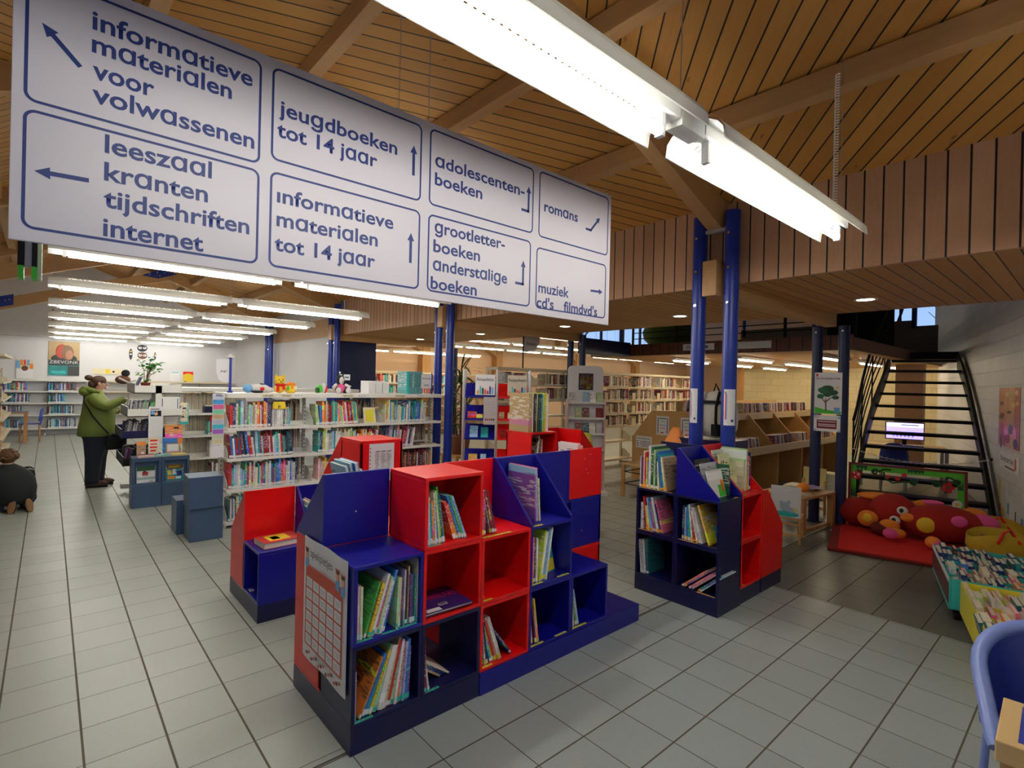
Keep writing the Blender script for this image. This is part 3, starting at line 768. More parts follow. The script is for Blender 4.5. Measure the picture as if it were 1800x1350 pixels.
for (px, py, pz) in ((1.2, 2.5505, 1.0),): mb.cyl((px, py-0.003, pz), (px, py, pz), 0.004, M['paper'], n=8)
for (px, pz) in ((3.0, 1.13), (3.06, 1.16), (3.02, 1.05), (3.04, 1.02), (2.98, 0.6), (2.62, 0.95), (2.66, 0.93), (2.64, 0.91)): mb.cyl((px, 2.549, pz), (px, 2.5512, pz), 0.004, M['paper'], n=7)
mb.build('scuffs', near, label='small white chips in the paint')
for a, z, s_ in ((0.03, L2, .34),):
    pass
# shelf labels
tape(near, cx(0)+.02, YF+.003, L1+TH, .08, 'teal_tape'); tape(near, cx(0)+.15, YF+.004, L1+TH, .085, 'teal_tape'); tape(near, cx(0)+.245, YF+.008, L1+TH, .09, 'teal_tape')
tape(near, cx(0)+.02, YF+.003, L0+TH, .09, 'teal_tape'); tape(near, cx(1)+.03, YF+.004, L0+TH, .08, 'teal_tape'); tape(near, cx(1)+.02, YF+.003, L2+TH, .08, 'teal_tape')
for (i, z, o_, l_) in ((2, L2+.001, .01, .2), (2, L1+TH, .015, .07), (2, L0+TH, .015, .08), (3, L2+.001, .02, .08), (3, L1+TH, .02, .09), (3, L1+TH, .24, .10), (3, L0+TH, .02, .06), (3, L0+TH, .07, .06), (3, L0+TH, .23, .10), (4, L0+TH, .02, .14)):
    tape(near, cx(i)+o_, YF+.002, z, l_, 'yellow_tape')

# poster taped to the end of the near bookcase
pt = thing('wall_chart', 'white and red chart poster taped to the end of the near bookcase', 'poster', (1.0285, 2.50, 0.55))
mb = MB()
for i in range(10):
    a, b = -0.265+i*0.053, -0.265+(i+1)*0.053
    c0, c1 = 0.004*math.sin(i*0.9), 0.004*math.sin((i+1)*0.9)
    q = [(-0.0062-c0, -a, -0.31), (-0.0062-c1, -b, -0.31), (-0.0062-c1, -b, 0.31), (-0.0062-c0, -a, 0.31)]
    mb.face(q, M['paper']); mb.face([(x+0.0012, y, z) for x, y, z in q[::-1]], M['paper'])
mb.build('sheet', pt)
chart = paint('chart_red', (0.62, 0.10, 0.05), 0.6); skin_p = paint('print_peach', (0.80, 0.42, 0.28), 0.6)
mb = MB()
def onp(y0, z0, y1, z1, m, d=0.0125): mb.box(-d, y0, z0, -d+0.0008, y1, z1, m)
onp(-0.225, -0.235, 0.225, 0.175, chart)
mb.build('printed_grid', pt); mb = MB()
for r_ in range(6):
    for c_ in range(5):
        y0 = -0.212+c_*0.087; z0 = -0.225+r_*0.058
        onp(y0, z0, y0+0.074, z0+0.048, M['paper'], 0.0134)
        onp(y0+0.012, z0+0.03, y0+0.06, z0+0.033, M['grey_metal'], 0.0138); onp(y0+0.012, z0+0.018, y0+0.052, z0+0.021, M['grey_metal'], 0.0138)
mb.build('printed_boxes', pt); mb = MB()
for c_ in range(14):
    y0 = -0.21+c_*0.031; mb.ell((-0.0125, y0, -0.262-0.012*(c_ % 3)), 0.001, 0.011+0.003*(c_ % 2), 0.008, M['brown'] if c_ % 2 else chart, nu=8, nv=6)
mb.build('printed_feet', pt); mb = MB()
for y0, z0 in ((0.215, 0.225), (-0.165, 0.215), (-0.225, 0.205)):
    mb.ell((-0.0125, y0, z0), 0.001, 0.018, 0.022, skin_p, nu=12, nv=8); mb.ell((-0.0127, y0, z0+0.02), 0.001, 0.02, 0.012, M['brown'], nu=12, nv=8)
    mb.box(-0.0132, y0-0.02, z0-0.065, -0.0124, y0+0.02, z0-0.022, M['sky']); mb.box(-0.0132, y0-0.026, z0+0.028, -0.0124, y0+0.026, z0+0.034, chart)
mb.build('printed_figures', pt); TXT_LATE = [(pt, 'spiekpietjes', (-0.0135, 0.165, 0.225), 0.27, 0.06, M['ink'], '-x')]

# books in the near bookcase ------------------------------------------------
g = row('upper cube at the near left corner', frame(cx(0)+TH, YF, L1+TH),
    [(.010, .25, .2, 'red', 0), (.010, .245, .2, 'white', 0), (.012, .24, .2, 'cream', 0), (.008, .25, .24, 'green', 17, .004), (.016, .24, .2, 'yellow', 17, .012), (.012, .28, .22, 'white', 17), (.014, .25, .2, 'pink', 17), (.010, .26, .2, 'light green', 16), (.012, .24, .2, 'white', 15), (.014, .285, .21, 'blue', 14),
     (.010, .24, .2, 'light green', 2, .058), (.012, .235, .2, 'cream', 2, .002), (.009, .27, .2, 'lilac', 1, .012), (.012, .24, .2, 'black', 1, .003), (.009, .28, .2, 'tan', 1), (.014, .24, .2, 'purple', 0, .002), (.011, .23, .2, 'dark green', 0, .001), (.011, .23, .2, 'teal', 0), (.010, .31, .22, 'cream', 0), (.010, .30, .22, 'dark blue', -1, .003)], tape='teal_tape')
row('lower cube at the near left corner', frame(cx(0)+TH, YF, L0+TH),
    [(.012, .22, .2, 'lilac', 0), (.008, .27, .26, 'orange', 24, .012), (.014, .28, .22, 'blue', 24, .004), (.016, .25, .2, 'teal', 22), (.014, .28, .2, 'yellow', 21), (.020, .30, .23, 'light green', 18, .004), (.026, .29, .22, 'white', 15, .003), (.012, .25, .2, 'cream', 13), (.010, .32, .24, 'tan', 13), (.013, .30, .2, 'red', 12), (.018, .24, .2, 'light green', 10), (.012, .30, .2, 'white', 8), (.012, .25, .2, 'orange', 6), (.016, .28, .2, 'light grey', 5), (.012, .28, .2, 'lilac', 4), (.018, .29, .21, 'blue', 3), (.009, .25, .2, 'purple', 2)], tape='teal_tape')
row('top red cube of near bookcase', frame(cx(1)+TH, YF, L2+TH),
    [(.011, .23, .2, 'light blue', -3), (.009, .22, .2, 'lilac', -3), (.010, .24, .2, 'white', -3), (.009, .21, .2, 'teal', -3), (.011, .22, .2, 'orange', -4), (.010, .26, .2, 'cream', -4), (.012, .20, .2, 'blue', -5), (.010, .27, .2, 'light green', -6), (.009, .29, .2, 'green', -7), (.011, .25, .2, 'dark teal', -8), (.009, .22, .2, 'white', -9),
     (.017, .215, .2, 'red', -19, .05), (.011, .20, .2, 'orange', -20, .002), (.014, .25, .21, 'blue', -21, .004), (.012, .25, .21, 'green', -21), (.013, .245, .2, 'light blue', -22)], tape='white_tape')
# two picture books lying in the middle red cube
def flatbook(name, label, Mx, w, l, t, col, group=None, art=None):
    """book lying on its back cover: w along local x, l along local y"""
    mb = MB(); mb.box(0, 0, 0, w, l, 0.0022, M['cover']); mb.box(0, 0, t-0.0022, w, l, t, M['cover']); mb.box(0, l-0.0022, 0.0022, w, l, t-0.0022, M['cover'])
    o = mb.build(name); o.matrix_world = Mx; o.color = (*col, 1); tag(o, label, 'book', group)
    mb = MB(); mb.box(0.003, 0.003, 0.0023, w-0.003, l-0.0023, t-0.0023, M['page']); mb.build('pages', o)
    if art:
        mb = MB()
        for (a, b, c, d, m) in art: mb.box(a*w, b*l, t, c*w, d*l, t+0.0006, m)
        mb.build('cover_print', o)
    return o
flatbook('picture_book', 'blue picture book lying under the purple one in the red cube', frame(cx(1)+.03, YF+.03, L1+TH+.0005, 1), .27, .25, .012, (.02, .05, .25))
sinter = flatbook('picture_book', 'purple picture book with red title lying flat in the middle red cube', frame(cx(1)+.022, YF+.012, L1+TH+.0135, -2), .285, .26, .012, (.035, .015, .14), None,
    [(.06, .03, .36, .16, M['lilac'] if 'lilac' in M else M['paper']), (.40, .20, .58, .30, M['paper']), (.42, .215, .56, .285, M['purple'])])
row('bottom navy cube of near bookcase', frame(cx(1)+TH, YF, L0+TH), [(.014, .26, .2, 'dark red', -2), (.010, .20, .2, 'light grey', -9, .012)], tape='teal_tape', y=.008)
row('slumped in bottom navy cube of near bookcase', frame(cx(1)+TH+.14, YF+.06, L0+TH), [(.010, .20, .18, 'tan', -55), (.010, .21, .18, 'dark blue', -55), (.010, .22, .18, 'dark teal', -55), (.009, .22, .18, 'cream', -55)], tape=None)
row('middle red cube, second column of red', frame(cx(2)+TH, YF, L1+TH), [(.016, .25, .2, 'black', -1)], tape='yellow_tape', y=.012)
row('bottom red cube of near bookcase', frame(cx(2)+TH, YF, L0+TH),
    [(.010, .24, .2, 'white', 0), (.012, .23, .2, 'teal', -4, .004), (.010, .22, .2, 'light pink', -6, .003), (.011, .23, .2, 'dark blue', -8), (.012, .26, .2, 'teal', -16, .02), (.012, .22, .2, 'yellow', -17), (.012, .25, .2, 'red', -18), (.012, .26, .2, 'light pink', -18), (.011, .26, .2, 'cream', -19), (.011, .27, .2, 'light grey', -20), (.011, .23, .2, 'dark blue', -38, .07)], tape='yellow_tape')
row('standing on top of the red cubes', frame(cx(2)+.004, YF+.02, L2+.001),
    [(.010, .30, .2, 'white', -1), (.010, .26, .2, 'green', -3), (.014, .24, .22, 'pink', -2), (.013, .24, .2, 'red', -2), (.010, .20, .2, 'grey', -14, .035), (.014, .25, .2, 'dark red', -15), (.014, .25, .2, 'maroon', -16)], tape='yellow_tape')
row('upper blue cube right of the red ones', frame(cx(3)+TH, YF, L1+TH),
    [(.014, .26, .2, 'black', 0), (.014, .27, .2, 'pink', 0), (.020, .26, .2, 'dark brown', 0), (.014, .26, .2, 'white', 0), (.010, .30, .24, 'lime', 9, .008), (.022, .29, .21, 'white', 10), (.018, .30, .21, 'light blue', 10), (.010, .31, .22, 'white', 9)], tape='yellow_tape')
def facing(name, label, Mx, w, h, t, col, art=(), group=None, back=-12):
    """book shown cover-out, leaning back"""
    Q = Mx @ Matrix.Rotation(R(back), 4, 'X')
    mb = MB(); mb.box(0, 0, 0, w, 0.002, h, M['cover']); mb.box(0, t-0.002, 0, w, t, h, M['cover']); mb.box(0, 0.002, 0, 0.002, t-0.002, h, M['cover'])
    o = mb.build(name); o.matrix_world = Q; o.color = (*col, 1); tag(o, label, 'book', group)
    mb = MB(); mb.box(0.0022, 0.0022, 0.003, w-0.003, t-0.0022, h-0.003, M['page']); mb.build('pages', o)
    if art:
        mb = MB()
        for (a, b, c, d, m) in art: mb.box(a*w, -0.0006, b*h, c*w, 0.0, d*h, m)
        mb.build('cover_print', o)
    return o
facing('picture_book', 'turquoise picture book shown cover-out in the upper blue cube', frame(cx(3)+.205, YF+.09, L1+TH+.001, 10), .12, .27, .014, CN['teal'], [(0, .55, 1, .98, M['paper']), (0.02, .02, .98, .28, M['tan'] if 'tan' in M else M['yellow']), (.1, .35, .3, .5, M['paper'])])
row('lower blue cube right of the red ones', frame(cx(3)+TH, YF, L0+TH), [(.010, .27, .2, 'lilac', -7, .0), (.010, .22, .2, 'maroon', -8, .01), (.010, .20, .2, 'light pink', -8), (.011, .27, .2, 'yellow', -9)], tape='yellow_tape', x=.034)
row('single blue cube at the low right end', frame(cx(4)+TH, YF, L0+TH), [(.011, .23, .2, 'tan', -3), (.011, .26, .2, 'light pink', -4), (.010, .24, .2, 'cream', -6), (.012, .22, .2, 'green', -10, .006), (.012, .235, .2, 'light grey', -12), (.010, .24, .2, 'light blue', -13)], tape='yellow_tape', x=.016)
row('slanted blue top of near bookcase', frame(cx(3)+.10, YF+.075, L2+.001), [(.012, .28, .24, 'purple', -3), (.010, .32, .25, 'light blue', -3), (.008, .325, .25, 'pink', -3), (.012, .26, .22, 'cream', -4)], y=.0)
row('behind the tall blue panel', frame(cx(0)+.30, YB+.30, L2+.001, 180), [(.016, .36, .2, 'dark blue', 10), (.022, .40, .21, 'blue', 11), (.014, .40, .2, 'light blue', 12), (.016, .385, .2, 'light blue', 13)], x=.0)
row('behind the right red panel', frame(cx(5)+.10, YB+.32, L2+.001, 180), [(.012, .37, .2, 'white', 3), (.016, .385, .2, 'light pink', 4), (.014, .38, .2, 'white', 5)], x=-.16)

# ---- second unit, left of centre
AX, AY = 1.09, 3.79
u2 = thing('children_bookcase', 'low red and blue cube bookcase between the near one and the white shelving', 'bookcase')
plinth(u2, AX, AY, AX+3*U, AY+2*U, M['navy'])
ax_ = lambda i: AX+i*U
cube(u2, ax_(0), AY, L0, M['blue'], '-x'); cube(u2, ax_(0), AY+U, L0, M['red'], '+y'); slant(u2, ax_(0), AY+U, L1, M['red'], '+y')
cube(u2, ax_(1), AY, L0, M['blue'], '-y'); slant(u2, ax_(1), AY, L1, M['blue'], '-y'); cube(u2, ax_(1), AY+U, L0, M['blue'], '+y')
for z in (L0, L1, L2): cube(u2, ax_(2), AY, z, M['red'], '+x' if z < L2 else None)
for z in (L0, L1): cube(u2, ax_(2), AY+U, z, M['red'], '+y')
slant(u2, ax_(2), AY+U, L2, M['red'], '+y')
tape(u2, AX+.02, AY+.30, L0+TH, .05, 'white_tape', -90, .03)
flatbook('picture_book', 'thick red book lying on the low blue cube', frame(ax_(0)+.05, AY+.05, L1+.001, 4), .27, .2, .042, (.55, .05, .04), None, [(.2, .2, .75, .85, M['yellow']), (.3, .3, .5, .7, M['cream'] if 'cream' in M else M['page'])])
row('inside the blue cube open to the left', frame(AX, AY+.10, L0+TH, -90), [(.014, .26, .2, 'light pink', -2), (.012, .25, .2, 'maroon', -2)], y=.05)
row('slanted blue display behind the tall blue panel', frame(ax_(1)+TH, AY+.06, L1+.001), [(.012, .24, .2, 'teal', -14, .05), (.012, .24, .2, 'light blue', -15), (.014, .28, .2, 'white', -16), (.012, .29, .2, 'dark red', -16), (.014, .26, .2, 'white', -17)])
mb = MB(); mb.box(0, -0.003, 0, .215, 0, .30, M['paper'])
pl = thing('list_sheet', 'white printed list in a clear sleeve on the tall red cube', 'paper', (ax_(2)+.07, AY-.001, L2+.035))
mb.build('sheet', pl); mb = MB()
for i in range(9): mb.box(.006, -0.0042, .02+i*.03, .012, -0.0032, .03+i*.03, M['ink'])
for c_ in range(3):
    for r_ in range(22): mb.box(.055+c_*.05, -0.0042, .03+r_*.009, .055+c_*.05+random.uniform(.02, .04), -0.0032, .033+r_*.009, M['grey_metal'])
    mb.box(.05+c_*.05, -0.0042, .03, .052+c_*.05, -0.0032, .12, M['sky']); mb.box(.05+c_*.05, -0.0042, .14, .052+c_*.05, -0.0032, .23, chart); mb.box(.052+c_*.05, -.0042, .235, .09+c_*.05, -.0032, .24, M['ink'])
mb.build('printed_columns', pl)

# ---- third unit, farther back, with big books on top
BX, BY = 3.48, 3.64
u3 = thing('children_bookcase', 'red cube bookcase behind the near one with tall books on top', 'bookcase')
plinth(u3, BX, BY, BX+3*U, BY+U, M['navy'])
for i in range(3): cube(u3, BX+i*U, BY, L0, M['blue'], '-y'); cube(u3, BX+i*U, BY, L1, M['red'], '-y')
cube(u3, BX, BY, L2, M['red'], '-y'); slant(u3, BX+2*U, BY, L2, M['red'], '+x')
mb = MB(); mb.box(BX+U+.001, BY+U-.03, L2+.001, BX+2*U-.001, BY+U-.012, L3-.001, M['red']); mb.build('back_panel', u3)
row('far red cube with books on top', frame(BX+TH, BY, L2+TH), [(.010, .24, .2, 'dark brown', 8, .03), (.012, .27, .2, 'black', 9), (.012, .28, .2, 'dark brown', 9), (.012, .26, .2, 'cream', 8), (.010, .29, .2, 'tan', 7), (.010, .31, .2, 'white', 5), (.014, .28, .2, 'maroon', 3), (.012, .27, .2, 'black', 2), (.016, .27, .2, 'tan', 1, .02)], name='picture_book')
row('standing on the far red cube', frame(BX+.0, BY+.02, L3+.001),
    [(.05, .38, .28, 'tan', 0, .0), (.016, .38, .28, 'cream', 0), (.010, .375, .28, 'black', 0), (.012, .37, .28, 'dark brown', 0), (.012, .375, .28, 'black', 0), (.010, .375, .28, 'cream', 1), (.018, .37, .28, 'black', 0), (.012, .375, .28, 'dark green', 0), (.016, .37, .28, 'black', 0), (.014, .375, .28, 'dark teal', 0), (.012, .37, .28, 'teal', 1), (.010, .375, .28, 'light green', 1), (.014, .38, .28, 'lime', 2), (.012, .38, .28, 'yellow', 3), (.03, .375, .28, 'white', 0, .008)], name='album')
facing('picture_book', 'lime green picture book on the sloping red display at far right end', frame(BX+3*U-.02, BY+.06, L2+.02, 90), .2, .31, .012, CN['lime'], [(.1, .75, .9, .9, M['dark_green']), (.15, .08, .8, .5, M['red'])], back=-20)

# ---- right-hand unit around the bright blue pillars
CX_, CY_ = 3.68, 1.84
u4 = thing('children_bookcase', 'blue and red cube bookcase standing around the bright blue twin pillars', 'bookcase')
plinth(u4, CX_, CY_, CX_+U, CY_+2*U, M['navy']); plinth(u4, CX_+U+.001, CY_+.006, CX_+2*U, CY_+U, M['navy']); plinth(u4, CX_+2*U+.02, CY_+.006, CX_+3*U+.06, CY_+.215, M['navy'])
for y in (CY_, CY_+U):
    cube(u4, CX_, y, L0, M['navy'], '-x', back=True); cube(u4, CX_, y, L1, M['navy'], '-x')
slant(u4, CX_, CY_, L2, M['blue'], '-y')
mb = MB(); mb.box(CX_+U-TH, CY_+U+.001, L2+.001, CX_+U-.001, CY_+2*U-.001, L3-.001, M['navy']); mb.build('back_panel', u4)
for z in (L0, L1): cube(u4, CX_+U, CY_, z, M['red'], '-y')
slant(u4, CX_+U, CY_, L2, M['red'], '-y', left=True)
mb = MB(); xs = CX_+2*U+.02
mb.prism([(xs, L0), (xs+.415, L0), (xs+.415, L1+.02), (xs+.09, L2), (xs, L2)], 'y', CY_+.004, CY_+.022, M['red'])
mb.prism([(xs, L0), (xs+.415, L0), (xs+.415, L1+.02), (xs+.09, L2), (xs, L2)], 'y', CY_+.195, CY_+.213, M['red'])
mb.box(xs, CY_+.022, L0, xs+.018, CY_+.195, L2, M['red']); mb.box(xs+.018, CY_+.022, L1, xs+.41, CY_+.195, L1+.018, M['red']); mb.box(xs+.397, CY_+.022, L0, xs+.415, CY_+.195, L1, M['red'])
mb.build('slanted_display', u4, bevel=.0018)
for (z, yy, l_) in ((L1+TH, CY_+2*U-.03, .13), (L1+TH, CY_+U-.03, .15), (L0+TH, CY_+.17, .14), (L2+.001, CY_+2*U-.02, .3)):
    tape(u4, CX_+.002, yy, z, l_, 'orange_tape', -90)
for z, l_ in ((L2+.001, .06), (L1+TH, .05), (L0+TH, .05)): tape(u4, CX_+U+.03, CY_+.003, z, l_, 'orange_tape')
tape(u4, CX_+.24, CY_+.003, L2+.001, .06, 'orange_tape')
def FX_(y, z): return frame(CX_, y, z, -90)
row('on top of the right bookcase', FX_(CY_+2*U-.004, L2+.001),
    [(.016, .25, .2, 'light blue', 0), (.018, .25, .2, 'maroon', 0), (.010, .30, .2, 'white', 0), (.014, .29, .2, 'red', 0), (.012, .25, .2, 'yellow', 0), (.012, .22, .2, 'blue', 0), (.020, .35, .22, 'white', 0), (.024, .34, .22, 'dark green', 0), (.016, .32, .22, 'light green', 0), (.016, .25, .2, 'dark teal', 0), (.008, .23, .2, 'lime', -2, .002), (.010, .22, .2, 'cream', -4, .004), (.014, .31, .22, 'blue', -7, .01), (.014, .29, .2, 'teal', -8), (.012, .27, .2, 'cream', -9, .003), (.008, .26, .2, 'tan', -9)], tape='orange_tape')
row('upper left cube of the right bookcase', FX_(CY_+2*U-TH, L1+TH),
    [(.024, .22, .2, 'white', 0, .008), (.013, .27, .2, 'red', -8, .03), (.012, .20, .2, 'yellow', -9), (.010, .20, .2, 'cream', -9), (.010, .27, .2, 'light blue', -12, .012), (.010, .26, .2, 'lilac', -12), (.010, .27, .2, 'blue', -13), (.010, .24, .2, 'red', -13), (.010, .24, .2, 'teal', -14), (.020, .28, .2, 'white', -14), (.012, .23, .2, 'dark blue', -15, .004), (.012, .26, .2, 'pink', -16)], tape='orange_tape')
row('lower left cube of the right bookcase', FX_(CY_+2*U-TH, L0+TH), [(.012, .27, .2, 'white', -6, .02), (.012, .26, .2, 'light grey', -6, .004), (.012, .27, .2, 'white', -5), (.022, .285, .24, 'dark teal', -3, .004)], tape='orange_tape')
row('upper right cube of the right bookcase', FX_(CY_+U-TH, L1+TH),
    [(.012, .26, .2, 'dark blue', 0, .025), (.016, .25, .2, 'light grey', 0, .004), (.014, .24, .2, 'blue', 0), (.020, .27, .2, 'teal', -3, .006), (.010, .28, .2, 'white', -6, .006), (.014, .25, .2, 'red', -8), (.014, .24, .2, 'dark green', -10, .004), (.012, .24, .2, 'cream', -13), (.012, .27, .2, 'lilac', -16, .006), (.012, .27, .2, 'white', -17)], tape='orange_tape')
monster = row('yellow cover facing right, upper right cube', FX_(CY_+.10, L1+TH), [(.014, .30, .23, 'yellow', -19)], tape='orange_tape')[0]
MONSTER = monster
monster['label'] = 'yellow picture book leaning with its cover showing in the right bookcase'
row('slumped in lower right cube of right bookcase', FX_(CY_+U-.05, L0+TH), [(.012, .25, .2, 'orange', 50), (.012, .26, .2, 'purple', 50, .0), (.014, .25, .2, 'pink', 50, .02), (.014, .24, .2, 'light pink', 50), (.012, .24, .2, 'dark blue', 48, .03), (.010, .24, .2, 'light blue', 48)], tape='orange_tape')
for i, (cn, yy, h, w) in enumerate((('black', .17, .285, .24), ('light grey', .125, .26, .24), ('white', .085, .21, .22))):
    facing('picture_book', '%s picture book facing out in the slanted blue display' % ('black', 'pale grey lettered', 'front white')[i], frame(CX_+.05, CY_+yy, L2+.003), w, h, .012, CN[cn], [(.1, .55, .9, .58, M['grey_metal']), (.2, .64, .8, .67, M['grey_metal'])] if i == 1 else ([(.55, .02, .98, .45, M['green']), (.75, .2, .98, .6, M['orange'])] if i == 2 else ()), back=-14)
row('right side of the slanted blue display', frame(CX_+.296, CY_+.05, L2+.001), [(.010, .24, .2, 'dark green', -5), (.008, .2, .2, 'black', -5)])
for i, (w, h, yy) in enumerate(((.28, .33, .21), (.26, .305, .16), (.20, .24, .10))):
    facing('picture_book', '%s pale yellow picture book facing out in the slanted red display' % ('rear', 'middle', 'front')[i], frame(CX_+U+.022, CY_+yy, L2+.003), w*.62, h, .016, ((.62, .66, .52), (.72, .72, .42), (.66, .70, .30))[i], [(.1, .72, .2, .8, M['red']), (.3, .74, .4, .82, M['dark_green']), (.55, .72, .75, .76, M['ink'])] if i != 2 else [(.2, .7, .8, .72, M['grey_metal']), (.2, .62, .7, .64, M['grey_metal'])], back=-10)
row('right side of the slanted red display', frame(CX_+U+.185, CY_+.06, L2+.001), [(.012, .24, .2, 'cream', 2), (.018, .26, .2, 'light green', 2), (.016, .33, .22, 'white', 1), (.012, .29, .2, 'yellow', 1), (.014, .34, .22, 'light green', 1), (.010, .30, .2, 'red', 0), (.014, .23, .2, 'cream', 0), (.010, .28, .2, 'pink', 0), (.012, .31, .2, 'dark blue', 0, .006)], tape='orange_tape')
row('upper red cube of the right bookcase', frame(CX_+U+TH, CY_, L1+TH), [(.024, .235, .18, 'white', -3, .03)], tape='orange_tape')
# pig-shaped board book
pg = thing('shaped_board_book', 'pink and red pig shaped book behind the books on the right bookcase', 'book', (CX_+.12, CY_+2*U-.02, L2+.001), R(-90))
prof = [(-.02, 0), (-.02, .10)]+[(.055-.075*math.cos(t*math.pi/10), .10+.16*math.sin(t*math.pi/10)) for t in range(1, 10)]+[(.13, .10), (.13, 0)]
mb = MB(); mb.prism(prof, 'y', 0.0, .02, M['red']); mb.build('cover', pg)
mb = MB(); mb.prism([(x*.8+.011, z*.85+.02) for x, z in prof[1:-1]], 'y', -.001, 0, paint('pig_pink', (.85, .35, .36), .5)); mb.ell((.085, -.0015, .19), .008, .002, .008, M['black'], nu=8, nv=6); mb.build('printed_face', pg)
# ================================================================ LETTERING (turned into meshes at the end)
TXT = []
def text(parent, s, pos, width, size, mat, facing='-y', name='lettering', bold=0.012, maxw=None, mw=None):
    """pos: left end of the baseline, in the parent's coordinates; facing: side the letters are read from"""
    TXT.append((parent, s, pos, width, size, mat, facing, name, bold, mw))

for a_ in TXT_LATE: text(*a_, bold=-.004)
sinter_t = sinter
text(sinter, 'SINTERKLAAS', (.01, .135, .0126), .265, .085, M['red'], '+z', bold=-.006)
text(MONSTER, 'UIT', (.0146, .075, .235), .07, .055, M['paper'], '+x', bold=.01)
text(MONSTER, 'MONSTER', (.0146, .045, .175), .165, .06, M['paper'], '+x', bold=.01)
mb = MB(); mb.ell((.0143, .17, .05), .0012, .055, .07, M['teal'], nu=16, nv=8); mb.ell((.0152, .16, .075), .0012, .018, .018, M['paper'], nu=12, nv=6); mb.ell((.0162, .165, .07), .0008, .008, .009, M['ink'], nu=10, nv=6); mb.tube([(.0146, .12, .09), (.0146, .105, .12), (.0146, .12, .135)], .005, M['teal'], n=5); mb.build('cover_print', MONSTER)
def rrect(mb, x0, z0, x1, z1, y, r, w, mat, n=6):
    """outline of a rounded rectangle in a plane facing -y"""
    def ring(k):
        pts = []
        for cx_, cz_, a0 in ((x1-r, z1-r, 0), (x0+r, z1-r, 90), (x0+r, z0+r, 180), (x1-r, z0+r, 270)):
            for i in range(n+1):
                a = R(a0+90*i/n); pts.append((cx_+(r-k)*math.cos(a), y, cz_+(r-k)*math.sin(a)))
        return pts
    o, i_ = ring(0), ring(w); m = len(o)
    mb.add(o+i_, [(k, m+k, m+(k+1) % m, (k+1) % m) for k in range(m)], mat)

# ================================================================ BIG HANGING SIGN
SY = 2.0
sg = thing('hanging_sign', 'large white direction sign with blue lettering hanging over the hall', 'sign', (-0.09, SY, 2.045))
SX0, SZ0 = -0.09, 2.045
mb = MB(); mb.box(0, 0, 0, 2.63, 0.012, 0.785, M['sign_white']); mb.build('board', sg, bevel=.002)
boxes = [(-.065, 2.435, .55, 2.80), (-.065, 2.08, .55, 2.415), (.585, 2.465, 1.21, 2.80), (.585, 2.08, 1.21, 2.425), (1.25, 2.465, 1.89, 2.805), (1.25, 2.08, 1.88, 2.425), (1.93, 2.46, 2.515, 2.81), (1.92, 2.08, 2.505, 2.405)]
for x0, z0, x1, z1 in boxes:
    mb = MB(); rrect(mb, x0-SX0, z0-SZ0, x1-SX0, z1-SZ0, -0.0006, .028, .008, M['sign_ink']); mb.build('printed_border', sg)
LINES = [('informatieve', .08, 2.70, .52), ('materialen', .08, 2.632, .455), ('voor', .083, 2.555, .235), ('volwassenen', .083, 2.485, .53),
 ('leeszaal', .115, 2.345, .40), ('kranten', .115, 2.262, .39), ('tijdschriften', .115, 2.182, .52), ('internet', .115, 2.095, .38),
 ('jeugdboeken', .61, 2.635, 1.09), ('tot 14 jaar', .605, 2.555, 1.00), ('\u0131nformatieve', .61, 2.318, 1.08), ('materialen', .61, 2.232, 1.01), ('tot 14 jaar', .605, 2.142, 1.00),
 ('adolescenten-', 1.28, 2.645, 1.825), ('boeken', 1.28, 2.562, 1.55), ('grootletter-', 1.285, 2.348, 1.70), ('boeken', 1.28, 2.262, 1.545), ('anderstalige', 1.28, 2.180, 1.72), ('boeken', 1.27, 2.095, 1.53),
 ('romans', 1.97, 2.605, 2.24), ('muziek', 1.94, 2.167, 2.18), ("cd's", 1.93, 2.088, 2.06), ("filmdvd's", 2.14, 2.088, 2.43)]
for s_, x0, z0, x1 in LINES:
    text(sg, s_, (x0-SX0, -0.0007, z0-SZ0), x1-x0, 0.078, M['sign_ink'], bold=0.02)
def arrow(parent, pts, w, hw, hl, mat, x0=SX0, z0=SZ0):
    """polyline arrow in the sign plane; the head is at the last point"""
    P = [Vector((a-x0, b-z0)) for a, b in pts]; mb = MB(); y = -0.0007
    for i in range(len(P)-1):
        a, b = P[i], P[i+1]; d = (b-a).normalized(); n = Vector((-d.y, d.x))*w/2
        if i == len(P)-2: e = b-d*hl
        else: e = b+d*w/2
        s0 = a-(d*w/2 if i else d*0)
        mb.face([(p.x, y, p.y) for p in (s0+n, s0-n, e-n, e+n)], mat)
        if i == len(P)-2:
            m = Vector((-d.y, d.x))*hw/2
            mb.face([(p.x, y, p.y) for p in (e+m, e-m, b)], mat)
    mb.build('printed_arrow', parent)
A = lambda pts, w=.013, hw=.034, hl=.034: arrow(sg, pts, w, hw, hl, M['sign_ink'])
A([(.055, 2.575), (-.03, 2.665)]); A([(.08, 2.25), (-.04, 2.245)]); A([(1.17, 2.57), (1.17, 2.70)]); A([(1.165, 2.19), (1.165, 2.32)])
A([(1.805, 2.575), (1.855, 2.575), (1.855, 2.705)]); A([(1.775, 2.193), (1.828, 2.193), (1.828, 2.315)]); A([(2.31, 2.583), (2.355, 2.583), (2.435, 2.672)]); A([(2.365, 2.232), (2.475, 2.237)])
for x, dz in ((.2, 0), (1.335, 0), (2.6, 0)):
    mb = MB(); top = zroof(x+SX0)-0.16-SZ0
    mb.cyl((x, .006, .79), (x, .006, top), .0018, M['grey_metal'], n=5); mb.ell((x, .006, .80), .006, .006, .012, M['chrome'], nu=8, nv=6); mb.build('hanging_wire', sg)
